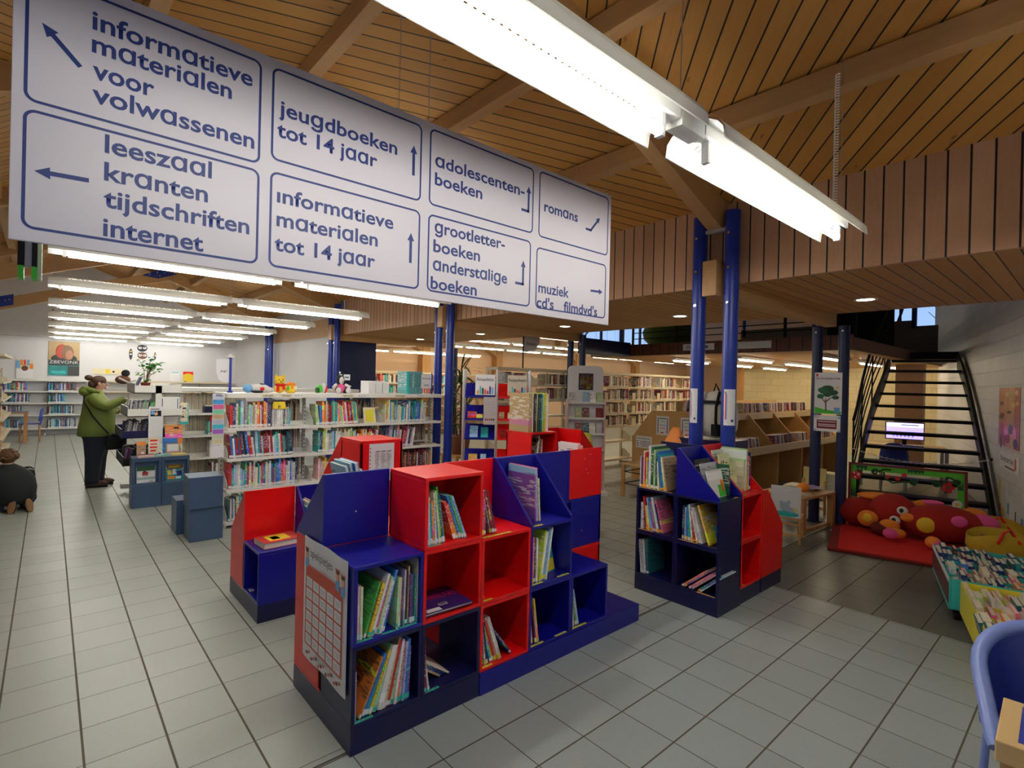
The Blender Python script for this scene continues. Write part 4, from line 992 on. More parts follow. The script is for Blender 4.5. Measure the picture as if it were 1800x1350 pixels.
# narrow panel seen edge-on below the sign
ep = thing('edge_on_sign', 'narrow black and green panels hanging edge-on below the left end of the sign', 'sign', (-0.077, 3.25, 2.10))
mb = MB(); mb.box(-.035, -.05, .055, -.012, .05, .34, M['black']); mb.box(.012, -.05, .055, .03, .05, .34, M['black']); mb.box(-.012, -.03, .06, .012, .03, .33, M['grey_metal']); mb.build('black_panel', ep)
mb = MB(); mb.box(.031, -.05, .0, .046, .05, .33, paint('pale_green', (.45, .62, .36), .5)); mb.box(-.033, -.05, 0, -.014, .05, .054, M['green']); mb.box(.012, -.05, 0, .030, .05, .054, M['green']); mb.build('green_panel', ep)
mb = MB(); mb.cyl((-.006, 0, .33), (-.006, 0, 2.3), .003, M['black'], n=5); mb.cyl((.006, 0, .33), (.006, 0, 2.3), .003, M['black'], n=5); mb.build('cord', ep)
# ================================================================ STEEL SHELVING
def steel_shelving(label, x0, y0, nb, bw, zs, top, depth, m, rz=0, double=True, lip=.03, endpanel=True, cap=.05):
    """shelving along local x, front towards -y, nb bays"""
    t = thing('steel_shelving', label, 'shelving', (x0, y0, 0), R(rz)); L = nb*bw; D = depth*2 if double else depth
    for k in range(nb+1):
        mb = MB(); x = k*bw
        mb.box(x-.012, D/2-.03 if double else D-.05, 0, x+.012, D/2+.03 if double else D, top, m)
        for i in range(int(top/.05)-2): mb.box(x-.004, (D/2-.031 if double else D-.051), .1+i*.05, x+.004, (D/2-.029 if double else D-.049), .125+i*.05, M['black'])
        mb.box(x-.012, .02, 0, x+.012, D-.02, .05, m)
        mb.build('upright', t)
    for z in zs:
        mb = MB()
        mb.box(.0, .0, z-.022, L, D, z, m); mb.box(.0, -.002, z-lip, L, .012, z+.003, m)
        if double: mb.box(0, D-.012, z-lip, L, D+.002, z+.003, m)
        mb.build('shelf', t, bevel=.0015)
        for k in range(nb):
            mb = MB()
            a = k*bw+.013
            mb.prism([(.03, z), (.03, z+.06), (depth*.6, z+.17), (depth-.02, z+.17), (depth-.02, z)], 'x', a, a+.004, m); mb.build('shelf_bracket', t)
        if double:
            mb = MB(); mb.box(.013, D/2-.004, z+.0, L-.013, D/2+.004, z+.045, m); mb.build('divider_rail', t)
    mb = MB(); mb.box(-.015, -.01, top-cap, L+.015, D+.01, top, m); mb.build('canopy', t, bevel=.002)
    return t
UB = {}
def ubook():
    """unit book mesh shared by the many shelf books: cover, pages, spine label"""
    if 'm' not in UB:
        mb = MB(); c = .12
        mb.box(0, 0, 0, 1, .02, 1, M['cover']); mb.box(0, .02, 0, c, 1, 1, M['cover']); mb.box(1-c, .02, 0, 1, 1, 1, M['cover'])
        mb.box(c, .02, .015, 1-c, .98, .985, M['page'])
        UB['m'] = mb.mesh('shelf_book')
        mb.box(-.01, -.004, .03, 1.01, 0, .13, M['white_tape']); UB['l'] = mb.mesh('shelf_book_labelled')
    return UB
def shelf_books(place, F, x0, x1, cols, hr=(.22, .30), tr=(.013, .030), dr=(.16, .21), lean=0.0, leanvar=2.0, name='library_book', y=.03, lab=True, group=None, gapp=0.0, tall=1.0):
    """random run of spines from x0 to x1 (frame F: origin left-front of the shelf)"""
    x = x0; i = 0; ub = ubook(); ln = lean
    while True:
        t = random.uniform(*tr); h = random.uniform(*hr); d = random.uniform(*dr); cn = random.choice(cols)
        if random.random() < .15: ln = lean+random.uniform(-leanvar, leanvar)
        th = R(ln); w = t/math.cos(th)
        if x+w+max(0, h*math.sin(th)) > x1: break
        o = bpy.data.objects.new(name, ub['l' if lab else 'm']); COL.objects.link(o)
        zz = t*math.sin(th) if th > 0 else 0
        o.matrix_world = F @ Matrix.Translation((x, y+random.uniform(0, .02), zz+.001)) @ Matrix.Rotation(th, 4, 'Y') @ Matrix.Diagonal((t, d, h, 1))
        o.color = (*jit(CN[cn], .2), 1)
        tag(o, '%s %s, %s from left, %s' % (cn, name.replace('_', ' '), ORD[min(i, len(ORD)-1)], place), 'book', group or ('books, '+place))
        x += w+.0006; i += 1
        if random.random() < gapp: x += random.uniform(.01, .05)
    return i

WX, WY, WB = 1.49, 6.40, .935
ZS = (.06, .42, .765, 1.105)
white = steel_shelving('long white steel shelving in mid hall with soft toys on top', WX, WY, 3, WB, ZS, 1.495, .30, M['white_metal'])
bright = ['red', 'pink', 'white', 'blue', 'light blue', 'teal', 'white', 'orange', 'yellow', 'cream', 'dark blue', 'green', 'light grey', 'lilac', 'dark red', 'light pink']
blues = ['teal', 'blue', 'light blue', 'dark blue', 'red', 'white', 'dark teal', 'light grey', 'blue', 'purple', 'dark red', 'cream', 'orange']
greys = ['white', 'light grey', 'cream', 'dark teal', 'light green', 'white', 'teal', 'dark blue', 'light blue', 'yellow']
bs = frame(WX, WY, 0)
W_ = lambda k, z: frame(WX+k*WB, WY, z)
shelf_books('top shelf, left bay of white shelving', W_(0, ZS[3]), .03, .47, ['red', 'light pink', 'white', 'blue', 'dark red', 'orange', 'green', 'light blue', 'white', 'dark blue', 'tan', 'lilac'], (.24, .31))
shelf_books('behind the yellow sheet, white shelving', W_(0, ZS[3]), .475, .61, ['white', 'cream', 'white', 'light grey'], (.20, .205), (.006, .012))
shelf_books('after the yellow sheet, white shelving', W_(0, ZS[3]), .612, .69, ['pink', 'teal', 'blue', 'yellow', 'white'], (.19, .23), (.010, .014), leanvar=6)
shelf_books('second shelf, left bay of white shelving', W_(0, ZS[2]), .03, .74, ['dark red', 'teal', 'dark teal', 'white', 'red', 'blue', 'maroon', 'teal', 'light blue', 'black', 'light blue', 'purple', 'dark blue', 'red', 'teal'], (.22, .30), lean=-6, leanvar=3, )
shelf_books('third shelf, left bay of white shelving', W_(0, ZS[1]), .03, .80, ['light pink', 'red', 'white', 'light blue', 'white', 'pink', 'red', 'blue', 'dark blue', 'black', 'white', 'cream', 'blue', 'teal', 'orange', 'lime', 'light grey'], (.20, .30))
shelf_books('bottom shelf, left bay of white shelving', W_(0, ZS[0]), .03, .70, ['black', 'white', 'teal', 'light grey', 'dark blue', 'dark teal', 'cream', 'blue'], (.20, .28))
shelf_books('top shelf, middle bay of white shelving', W_(1, ZS[3]), .06, .62, ['teal', 'orange', 'blue', 'light pink', 'light green', 'white', 'red', 'dark red', 'orange', 'lilac', 'light grey', 'blue', 'dark blue'], (.23, .30), lean=-4, leanvar=4)
shelf_books('second shelf, middle bay of white shelving', W_(1, ZS[2]), .09, .60, greys, (.22, .29))
shelf_books('second shelf, right part of middle bay', W_(1, ZS[2]), .60, .90, ['dark red', 'orange', 'white', 'red', 'light pink', 'white', 'cream'], (.20, .28))
shelf_books('third shelf, middle bay of white shelving', W_(1, ZS[1]), .10, .60, ['cream', 'light green', 'light grey', 'cream', 'yellow', 'teal', 'blue', 'light pink', 'white'], (.22, .28))
shelf_books('top shelf, right bay of white shelving', W_(2, ZS[3]), .06, .72, ['dark blue', 'teal', 'cream', 'light green', 'pink', 'light pink', 'white', 'cream', 'yellow', 'cream', 'black', 'light blue', 'blue', 'teal', 'light blue'], (.20, .31), lean=0, leanvar=4)
shelf_books('second shelf, right bay of white shelving', W_(2, ZS[2]), .05, .55, ['purple', 'dark brown', 'pink', 'maroon', 'white', 'light blue', 'cream', 'dark blue', 'lilac', 'light grey', 'light blue'], (.22, .31), lean=6, leanvar=4)
shelf_books('third shelf, right bay of white shelving', W_(2, ZS[1]), .05, .85, ['maroon', 'dark brown', 'black', 'white', 'dark red', 'tan'], (.22, .30))
darks = ['dark brown', 'dark brown', 'black', 'tan', 'maroon', 'dark brown', 'grey']
for k in range(3):
    for z, nm in zip(ZS[1:], ('third', 'second', 'top')):
        Fb = frame(WX+(k+1)*WB, WY+.60, z, 180)
        shelf_books('rear of %s shelf, %s bay, white shelving' % (nm, ('left', 'middle', 'right')[k]), Fb, .03, .42 if k < 2 else .5, darks, (.24, .31), (.012, .026), dr=(.2, .24), leanvar=5, lab=False, name='rear_shelf_book')
# face-out, flat and loose things on the shelving
ob = facing('picture_book', 'pale yellow book shown cover-out in the middle bay of the white shelving', frame(WX+WB+.70, WY+.05, ZS[3]+.002), .17, .21, .014, (.80, .72, .45), [(.15, .1, .85, .85, M['cream'] if 'cream' in M else M['yellow_tape']), (.3, .15, .7, .3, M['yellow'])], back=-14)
flatbook('picture_book', 'white book lying flat in the right bay of the white shelving', frame(WX+2*WB+.62, WY+.02, ZS[2]+.002), .26, .2, .014, CN['white'])
flatbook('picture_book', 'dark book lying beneath the flat white one in the right bay', frame(WX+2*WB+.60, WY+.03, ZS[2]+.0165), .25, .2, .012, CN['dark brown'])
ys = thing('yellow_label_sheet', 'yellow sheet lettered je standing above books on the white shelving', 'sign', (WX+.475, WY+.026, ZS[3]+.2075))
mb = MB(); mb.prism([(0, 0), (.145, 0), (.145, .06), (.13, .085), (.015, .085), (0, .06)], 'y', 0, .0015, M['yellow']); mb.build('sheet', ys); text(ys, 'je', (.06, -.001, .018), .03, .05, M['ink'])
# canopy strip labels
for s_, x_, w_ in (('LIEDJES', .36, .105), ('VERSJES', .56, .105), ('VERHALEN', 1.31, .13), ('SPROOKJES', 2.06, .13)):
    mb = MB(); mb.box(x_-.02, -.0115, 1.452, x_+w_+.02, -.0102, 1.488, M['yellow_tape'] if 0 else paint('cream_strip', (.78, .72, .52), .5)); mb.build('strip_label', white); text(white, s_, (x_, -.012, 1.459), w_, .03, M['ink'], bold=.01)
for x_ in (.71, 1.52, 2.40):
    for q in range(3): mb = MB(); mb.box(x_+q*.035, -.0115, 1.455, x_+q*.035+.026, -.0102, 1.486, M['paper']); mb.box(x_+q*.035+.006, -.012, 1.462, x_+q*.035+.020, -.0114, 1.478, M['grey_metal']); mb.build('strip_label', white)
# end panel with a long colour chart
ec = thing('reading_chart', 'long colour-banded reading chart hanging at the left end of the white shelving', 'poster', (WX-.155, WY-.01, .93))
mb = MB(); mb.box(0, 0, 0, .115, .003, .56, M['paper']); mb.build('sheet', ec)
for i, c_ in enumerate(((.60, .62, .75), (.05, .30, .62), (.65, .12, .30), (.20, .55, .36), (.55, .36, .20), (.45, .50, .60), (.05, .45, .60), (.35, .12, .55), (.55, .60, .45), (.66, .62, .40))):
    mb = MB(); z = .50-i*.054; mb.box(.004, -.0008, z, .111, 0, z+.05, paint('chart_band', c_, .55, .2, 30)); mb.build('printed_band', ec)
mb = MB(); mb.box(.03, -.001, .532, .10, 0, .54, M['sign_ink']); mb.box(.03, -.001, .545, .085, 0, .553, M['sign_ink']); mb.build('printed_heading', ec)
mb = MB(); mb.box(0, 0, 0, .13, .004, .13, M['paper'])
tag(mb.build('blank_card', loc=(WX-.165, WY-.008, .795)), 'plain white card below the colour-banded chart', 'card')
mb = MB(); mb.prism([(0.02, .58), (-.155, .57), (-.15, .3), (-.11, .18), (-.05, .12), (.02, .12)], 'y', -.0015, .0015, M['paper'])
fl = thing('flag_sign', 'pale flag sign lettered Jeugd on a blue post at the shelving end', 'sign', (WX+.06, WY+.25, 1.496))
mb2 = MB(); mb2.box(0, -.012, 0, .024, .012, .40, M['pillar']); mb2.box(-.012, -.02, 0, .036, .02, .02, M['pillar']); mb2.build('post', fl)
mb2 = MB(); mb2.lathe([(0, .045), (.014, .04), (.018, .02), (.04, .012), (.04, 0), (0, 0)], (.012, 0, .40), M['paper'], 14); mb2.build('post_cap', fl)
mb = MB(); mb.prism([(0, .385), (-.135, .375), (-.13, .22), (-.105, .15), (-.06, .115), (0, .115)], 'y', -.0015, .0015, M['paper']); mb.build('flag', fl); text(fl, 'Jeugd', (-.09, -.0022, .235), .062, .035, M['ink'])
# ---- soft toys and things on the canopy
ZT = 1.4965
def plush(name, label, loc, rz=0, cat='toy'): return thing(name, label, cat, loc, R(rz))
M['plush_white'] = paint('white_plush', (.70, .68, .66), .95, .1, 40, bump=.5, bscale=300); M['plush_black'] = paint('black_plush', (.02, .02, .02), .95, .1, 40, bump=.5, bscale=300)
M['plush_yellow'] = paint('yellow_plush', (.85, .58, .04), .9, .1, 40, bump=.4, bscale=300); M['plush_red'] = paint('red_plush', (.34, .012, .008), .95, .12, 25, bump=.5, bscale=300)
M['plush_orange'] = paint('orange_plush', (.85, .26, .03), .95, .1, 25, bump=.5, bscale=300); M['plush_pink'] = paint('pink_plush', (.80, .10, .34), .95, .1, 25, bump=.5, bscale=300)
t = plush('soft_toy', 'white and blue soft toy lying on the shelving top, red heart nose', (1.86, 6.62, ZT), 0)
mb = MB(); mb.ell((0, 0, .05), .13, .08, .055, M['plush_white']); mb.ell((.11, -.01, .035), .05, .05, .035, M['plush_white']); mb.build('body', t)
mb = MB(); mb.ell((-.12, -.02, .05), .055, .06, .05, M['sky']); mb.build('ear', t)
mb = MB(); mb.ell((.02, -.08, .05), .025, .012, .022, M['red']); mb.build('nose', t); mb = MB(); mb.ell((-.03, -.05, .015), .07, .06, .014, M['plush_black']); mb.ell((.03, -.01, .095), .03, .03, .018, M['plush_black']); mb.build('patch', t)
t = plush('soft_toy', 'yellow cat figure with a red scarf sitting on the shelving top', (2.09, 6.60, ZT), 0)
mb = MB(); mb.ell((0, 0, .055), .06, .05, .058, M['plush_yellow']); mb.build('body', t)
mb = MB(); mb.ell((0, -.01, .15), .062, .05, .055, M['plush_yellow']); mb.build('head', t)
for s_ in (-1, 1):
    mb = MB(); mb.prism([(s_*.06, .17), (s_*.05, .225), (s_*.015, .19)], 'y', -.02, .0, M['plush_yellow']); mb.build('ear', t)
    mb = MB(); mb.ell((s_*.022, -.058, .158), .006, .004, .008, M['black'], nu=8, nv=6); mb.build('eye', t)
mb = MB(); mb.ell((0, -.062, .14), .009, .006, .007, M['black'], nu=8, nv=6); mb.build('nose', t)
mb = MB(); mb.tube([(-.05, -.03, .1), (0, -.055, .095), (.05, -.03, .1), (.03, .03, .1), (-.03, .03, .1)], .014, M['dark_red'] if 'dark_red' in M else M['red'], closed=True); mb.box(-.05, -.065, .02, -.02, -.05, .09, M['red']); mb.box(.02, -.066, .04, .045, -.052, .09, M['red']); mb.build('scarf', t)
t = plush('patterned_toy', 'yellow and orange patchwork toy beside the yellow cat', (2.225, 6.60, ZT), 0)
mb = MB(); mb.ell((0, 0, .05), .075, .05, .06, M['plush_yellow']); mb.ell((.0, .0, .1), .06, .04, .035, M['plush_orange']); mb.build('body', t)
for i, c_ in enumerate((M['green'], M['orange'], M['white_tape'])):
    mb = MB(); mb.ell((-.045+i*.045, -.042, .06+.01*(i % 2)), .016, .012, .03, c_, nu=10, nv=8); mb.build('patch', t)
t = plush('soft_toy', 'green, red and cream soft toy beside the cow toy on the shelving', (2.60, 6.60, ZT), 0)
for i, (c_, x_, h_) in enumerate(((M['dark_green'], -.05, .08), (M['green'], -.02, .11), (M['plush_white'], .03, .13), (M['red'], .05, .10))):
    mb = MB(); mb.ell((x_, 0, h_/2), .028, .045, h_/2, c_, nu=12, nv=8); mb.build('body' if i == 1 else 'patch', t)
t = plush('soft_toy', 'black and white cow toy in a pink vest on the shelving', (2.83, 6.55, ZT), 0)
mb = MB(); mb.ell((0, .02, .075), .065, .06, .075, M['plush_black']); mb.build('body', t); mb = MB(); mb.ell((0, -.03, .065), .055, .035, .06, M['pink']); mb.build('vest', t)
mb = MB(); mb.ell((0, 0, .18), .05, .05, .055, M['plush_black']); mb.build('head', t); mb = MB(); mb.ell((0, -.04, .165), .032, .022, .05, M['plush_white']); mb.build('muzzle', t); mb = MB(); mb.ell((.004, -.06, .15), .012, .008, .008, M['pink'], nu=8, nv=6); mb.build('nose', t)
for s_ in (-1, 1):
    mb = MB(); mb.tube([(s_*.03, .01, .22), (s_*.045, .01, .255), (s_*.04, .01, .275)], [.012, .009, .003], M['plush_black']); mb.build('horn', t)
    mb = MB(); mb.tube([(s_*.06, -.01, .11), (s_*.09, -.04, .09), (s_*.11, -.05, .075)], [.022, .02, .026], M['plush_white']); mb.build('arm', t)
    mb = MB(); mb.tube([(s_*.04, -.02, .03), (s_*.06, -.08, .035)], [.03, .032], M['plush_black']); mb.ell((s_*.065, -.10, .04), .036, .022, .04, M['plush_white']); mb.build('foot', t)
t = thing('magazine_file', 'row of grey magazine files on the shelving top', 'file', (3.31, 6.72, ZT))
for i in range(3):
    q = t if i == 0 else None
    if i: q = thing('magazine_file', '', 'file', (3.31+i*.105, 6.72, ZT))
    q['label'] = ('leftmost', 'middle', 'rightmost')[i]+' grey magazine file on the shelving top'; q['group'] = 'grey magazine files'
    mb = MB(); P = [(0, 0), (.25, 0), (.25, .17), (.12, .17), (0, .14)]
    mb.prism(P, 'x', 0, .003, M['grey_metal'] if i == 2 else M['white_board']); mb.prism(P, 'x', .095, .098, M['white_board']); mb.box(.003, 0, 0, .095, .003, .14, M['white_board']); mb.box(.003, .247, 0, .095, .25, .17, M['white_board']); mb.box(.003, .003, 0, .095, .247, .003, M['white_board']); mb.build('box', q)
for i in range(6):
    mb = MB(); x = 3.77+i*.044; mb.box(0, 0, 0, .04, .004, .315, M['teal'] if i == 0 else M['cover']); mb.box(0, .004, 0, .004, .25, .315, M['cover']); mb.box(.036, .004, 0, .04, .25, .315, M['cover']); mb.box(.004, .01, .004, .036, .246, .30, M['page'])
    o = mb.build('ring_binder', loc=(x, 6.50, ZT)); o.color = (.12, .34, .36, 1); tag(o, '%s from left of the tall teal binders on the shelving top' % ORD[i], 'binder', 'teal binders on the shelving')
fs = thing('shelf_sign', 'white sign lettered informatieve boeken on the shelving top', 'sign', (4.18, 6.5, ZT))
mb = MB(); mb.box(0, -.008, 0, .014, .008, .30, M['pillar']); mb.ell((.007, 0, .305), .012, .012, .01, M['paper'], nu=8, nv=6); mb.build('post', fs)
mb = MB(); mb.box(-.17, -.002, .08, 0, .002, .28, M['paper']); mb.build('panel', fs); text(fs, 'informatieve', (-.16, -.003, .21), .15, .035, M['ink']); text(fs, 'boeken', (-.125, -.003, .115), .085, .035, M['ink'])
fs = thing('shelf_sign', 'small white sign on a thin post behind the cow toy', 'sign', (2.99, 6.95, ZT))
mb = MB(); mb.box(0, -.005, 0, .008, .005, .27, M['alu']); mb.ell((.004, 0, .275), .014, .014, .012, M['paper'], nu=8, nv=6); mb.build('post', fs)
mb = MB(); mb.box(.008, -.002, .17, .15, .002, .25, M['paper']); mb.build('panel', fs); mb = MB(); mb.box(.022, -.0028, .203, .065, -.002, .218, M['sign_ink']); mb.box(.075, -.0028, .203, .13, -.002, .218, M['sign_ink']); mb.build('printed_words', fs)

# second white shelving behind, with the brown spines
sec = steel_shelving('second white steel shelving, standing behind the long one in front', 1.52, 9.2, 3, .935, ZS, 1.495, .30, M['white_metal'])
W2 = lambda k, z: frame(1.52+k*.935, 9.2, z)
for k in range(3):
    for z, nm in zip(ZS, ('bottom', 'third', 'second', 'top')):
        Fb = frame(1.52+(k+1)*.935, 9.8, z, 180)
        if k == 0: shelf_books('brown spines, %s shelf, second white shelving' % nm, Fb, .03, .85, ['tan', 'dark brown', 'cream', 'tan', 'tan', 'light grey'], (.26, .31), (.014, .03), dr=(.2, .22), leanvar=.5, lab=False, name='rear_shelf_book')
shelf_books('second shelf, left end of second white shelving', W2(0, ZS[2]), .36, .52, ['light green', 'red', 'white', 'light blue', 'teal', 'cream', 'light pink'], (.2, .29))
shelf_books('third shelf, left end of second white shelving', W2(0, ZS[1]), .38, .52, ['light grey', 'light blue', 'red', 'orange', 'white'], (.2, .28))
shelf_books('bottom shelf, left end of second white shelving', W2(0, ZS[0]), .38, .52, ['maroon', 'white', 'dark brown', 'light pink'], (.2, .28))
mb = MB(); mb.box(0, 0, 0, .2, .15, .10, M['navy']); mb.box(.01, .01, .10, .19, .14, .12, M['page'])
tag(mb.build('storage_box', loc=(1.82, 9.24, ZS[3]+.002), bevel=.003), 'dark blue box on the top shelf of the second white shelving', 'box')
# ================================================================ BACK LEFT OF THE HALL
# slate blue display cubes
def block(label, x0, y0, z0, x1, y1, z1, grp='slate blue display cubes', rz=0):
    mb = MB(); w, d, h = x1-x0, y1-y0, z1-z0
    mb.box(0, 0, 0, w, d, h, M['slate'])
    return tag(mb.build('display_cube', loc=(x0, y0, z0), bevel=.004, rotz=R(rz)), label, 'cube', grp)
block('lower slate blue cube of the stack beside the white shelving', 1.085, 6.05, 0, 1.385, 6.35, .333)
block('upper slate blue cube of the stack beside the white shelving', 1.065, 6.04, .3335, 1.375, 6.36, .655, rz=-2)
block('slate blue cube half hidden behind the stacked pair', 1.03, 6.44, 0, 1.36, 6.74, .36)
for k in range(2):
    x0 = .80+k*.312
    nm = ('left', 'right')[k]
    block('%s solid slate blue cube under a display niche' % nm, x0, 8.0, 0, x0+.308, 8.30, .29, 'slate blue niche cubes')
    t = thing('niche_cube', '%s slate blue niche cube showing a picture book' % nm, 'cube', (x0, 8.02, .2905), 0, 'slate blue niche cubes')
    mb = MB(); w, h = .308, .335
    mb.box(0, .06, 0, w, .28, h, M['slate']); mb.box(0, 0, 0, .03, .06, h, M['slate']); mb.box(w-.03, 0, 0, w, .06, h, M['slate']); mb.box(.03, 0, h-.05, w-.03, .06, h, M['slate']); mb.box(.03, 0, 0, w-.03, .06, .012, M['slate']); mb.build('body', t, bevel=.002)
    art = [(.02, .62, .98, .88, M['dark_green']), (.02, .30, .98, .60, M['paper']), (.30, .36, .62, .56, M['red']), (.35, .56, .5, .64, M['brown']), (.02, .02, .98, .16, M['paper']), (.7, .04, .9, .12, M['grey_metal'])] if k == 0 else \
          [(.05, .62, .95, .92, M['brown']), (.15, .68, .8, .84, M['yellow']), (.1, .3, .3, .55, M['yellow']), (.38, .32, .55, .6, M['paper']), (.62, .25, .9, .5, M['blue']), (.1, .08, .5, .24, M['orange']), (.55, .08, .85, .2, M['paper'])]
    facing('picture_book', '%s book in a slate blue niche cube' % ('sea scene picture', 'teal patterned picture')[k], frame(x0+.05, 8.055, .304), .20, .245, .012, ((.35, .45, .45), (.02, .28, .30))[k], art, back=-7)
for i, (x, cn, lab) in enumerate(((.86, 'light pink', 'pale pink'), (1.03, 'teal', 'teal'), (1.21, 'yellow', 'bright yellow'))):
    flatbook('picture_book', '%s book lying on top of the niche cubes' % lab, frame(x, 8.03, .6265, (3, -5, 6)[i]), .19, .14, .018, CN[cn])
# media browser
rk = thing('media_rack', 'white browser rack of dark trays behind the slate blue niche cubes', 'rack', (.74, 8.42, 0))
mb = MB(); mb.box(.34, .35, .12, .41, .42, 1.54, M['white_metal']); mb.box(.34, 0, 1.10, .41, .03, 1.54, M['white_metal']); mb.build('post', rk)
for z, x0, x1, m_, nm in ((1.43, .11, .64, 'white_metal', 'tray'), (1.12, .04, .65, 'white_metal', 'tray'), (.84, -.02, .46, 'navy', 'tray'), (.48, .0, .44, 'black', 'tray')):
    mb = MB(); hh = .13 if z > 1 else .12
    mb.box(x0, 0, z, x1, .9, z+.012, M[m_]); mb.box(x0, 0, z, x1, .012, z+hh*.8, M[m_]); mb.box(x0, .888, z, x1, .9, z+hh, M[m_]); mb.box(x0, .012, z, x0+.012, .888, z+hh, M['navy'] if z < 1 else M['grey_metal']); mb.box(x1-.012, .012, z, x1, .888, z+hh, M[m_])
    mb.build('tray', rk, bevel=.001)
mb = MB(); mb.box(.30, -.10, 0, .46, 1.0, .06, M['grey_metal']); mb.box(.05, .0, 0.06, .7, .12, .12, M['white_metal']); mb.box(.05, .75, 0.06, .7, .87, .12, M['white_metal']); mb.box(.34, .3, .06, .41, .42, .13, M['white_metal']); mb.build('foot', rk)
Fr = lambda x, y, z: frame(.74+x, 8.42+y, z)
n_ = 0
for (x0, z, yy, cols, nm) in ((.06, 1.133, .06, ['light grey', 'white', 'grey', 'white', 'green', 'black', 'black', 'dark blue', 'black', 'grey'], 'front row of the upper tray'), (.06, 1.133, .40, ['white', 'black', 'grey', 'light grey'], 'middle row of the upper tray'),
                          (.02, .853, .10, ['black', 'dark blue', 'grey', 'light grey', 'black'], 'front row of the blue tray'), (.02, .853, .45, ['black', 'dark blue', 'grey', 'black'], 'rear row of the blue tray'), (.03, .493, .2, ['black', 'purple', 'black', 'maroon'], 'front row of the lowest tray'), (.03, .493, .55, ['black', 'dark blue', 'black'], 'rear row of the lowest tray')):
    shelf_books(nm, Fr(0, yy, z), x0, x0+.36 if z < 1 else x0+.56, cols, (.17, .21), (.014, .022), (.14, .17), lean=8, leanvar=8, name='record_sleeve', y=0, lab=False)
mb = MB(); mb.box(-.08, -.004, 0, .08, 0, .50, M['paper']); ps = thing('photo_notice', 'white notice with a photo of a musician hanging on the rack', 'poster', (1.085, 8.41, .755)); mb.build('sheet', ps)
mb = MB(); mb.box(-.06, -.005, .37, .06, -.0042, .445, M['black']); mb.build('printed_photo', ps); mb = MB(); mb.box(-.055, -.0058, .395, -.01, -.0052, .44, M['sky']); mb.ell((.0, -.0056, .40), .022, .0006, .018, skin_p, nu=10, nv=6); mb.ell((.01, -.0058, .428), .009, .0006, .011, skin_p, nu=10, nv=6); mb.build('printed_figure', ps)
mb = MB(); mb.box(-.06, -.005, .46, .04, -.0042, .47, M['ink'])
for i in range(10): mb.box(-.06, -.005, .04+i*.03, .06, -.0042, .046+i*.03, M['white_tape'])
mb.build('printed_lines', ps)
for i, (x, z, w, h, cn, lab, art) in enumerate(((.875, .632, .10, .17, 'tan', 'orange and tan book propped up on the niche cubes', [(0, .7, 1, 1, M['orange']), (.5, .05, .8, .2, M['paper'])]), (1.0, .632, .12, .22, 'cream', 'cream book with red scribbles propped up on the niche cubes', [(.15, .75, .85, .85, M['red']), (.2, .55, .8, .62, M['red']), (.15, .35, .8, .45, M['red']), (.2, .15, .7, .25, M['red'])]),
                                       (1.16, .632, .17, .20, 'blue', 'blue book propped up behind a tan one', ()), (1.19, .75, .20, .25, 'orange', 'orange book propped up behind the rack notice', [(.5, .8, .8, .9, M['ink'])]))):
    facing('picture_book', lab, frame(x, 8.33 if i < 3 else 8.37, z), w, h, .012, CN[cn], art, back=-6)
facing('picture_book', 'tan speckled book propped up in front of the blue one', frame(1.19, 8.29, .632), .16, .13, .01, CN['tan'], [(.1, .2, .9, .9, M['white_tape'])], back=-6)
facing('music_sheet', 'white framed music sheet standing on the right of the rack', frame(1.14, 8.44, 1.135), .22, .25, .01, CN['white'], [(.15, .2, .85, .85, M['white_tape']), (.08, .1, .12, .9, M['lilac'] if 'lilac' in M else M['purple']), (.88, .1, .92, .9, M['purple'])], back=-5)
facing('picture_book', 'pale blue and cream patterned book at the right end of the rack', frame(1.38, 8.50, 1.0), .10, .30, .012, CN['cream'], [(0, 0, 1, .12, M['teal']), (.9, 0, 1, 1, M['teal']), (.2, .3, .5, .4, M['dark_green']), (.3, .7, .7, .78, M['navy'])], back=-5)
# potted plant on the rack
pp = thing('potted_plant', 'green leafy plant in a red brown pot on top of the rack', 'plant', (.98, 8.55, 1.5315-.088))
mb = MB(); mb.lathe([(.0, 0), (.04, 0), (.056, .12), (.060, .12), (.060, .13), (.052, .13), (.05, .11), (0, .11)], (0, 0, 0), paint('terracotta', (.36, .05, .03), .5), 20); mb.build('pot', pp)
leafm = paint('leaf_green', (.06, .30, .04), .5, .25, 30)
mb = MB(); mf = MB(); rnd = random.Random(3)
for i in range(11):
    a = rnd.uniform(0, 6.28); r_ = rnd.uniform(.06, .17); dx = .07+r_*math.cos(a); dy = r_*.6*math.sin(a); hz = rnd.uniform(.02, .36) if i else .38
    pts = [(0, 0, .11), (dx*.3, dy*.3, .11+abs(hz)*.55), (dx*.7, dy*.7, .1+hz*.85), (dx, dy, .08+hz)]
    mb.tube(pts, [.004, .004, .003, .002], M['brown'], n=5)
    for q in range(9):
        f = .35+.65*q/8; k = min(2, int(f*3)); g_ = f*3-k
        c0 = Vector(pts[k]).lerp(Vector(pts[k+1]), g_)+Vector((rnd.uniform(-.03, .03), rnd.uniform(-.03, .03), rnd.uniform(-.02, .03)))
        Rm = Matrix.Rotation(rnd.uniform(0, 6.3), 4, 'Z') @ Matrix.Rotation(rnd.uniform(-.9, .9), 4, 'X')
        s_ = rnd.uniform(.016, .028)
        ring = [c0+(Rm @ Vector((s_*(1+.2*math.cos(3*t_*6.283/12))*math.cos(t_*6.283/12), s_*math.sin(t_*6.283/12), .004*math.sin(2*t_*6.283/12)))) for t_ in range(12)]
        mf.face(ring, leafm)
mb.build('stem', pp); mf.build('foliage', pp)
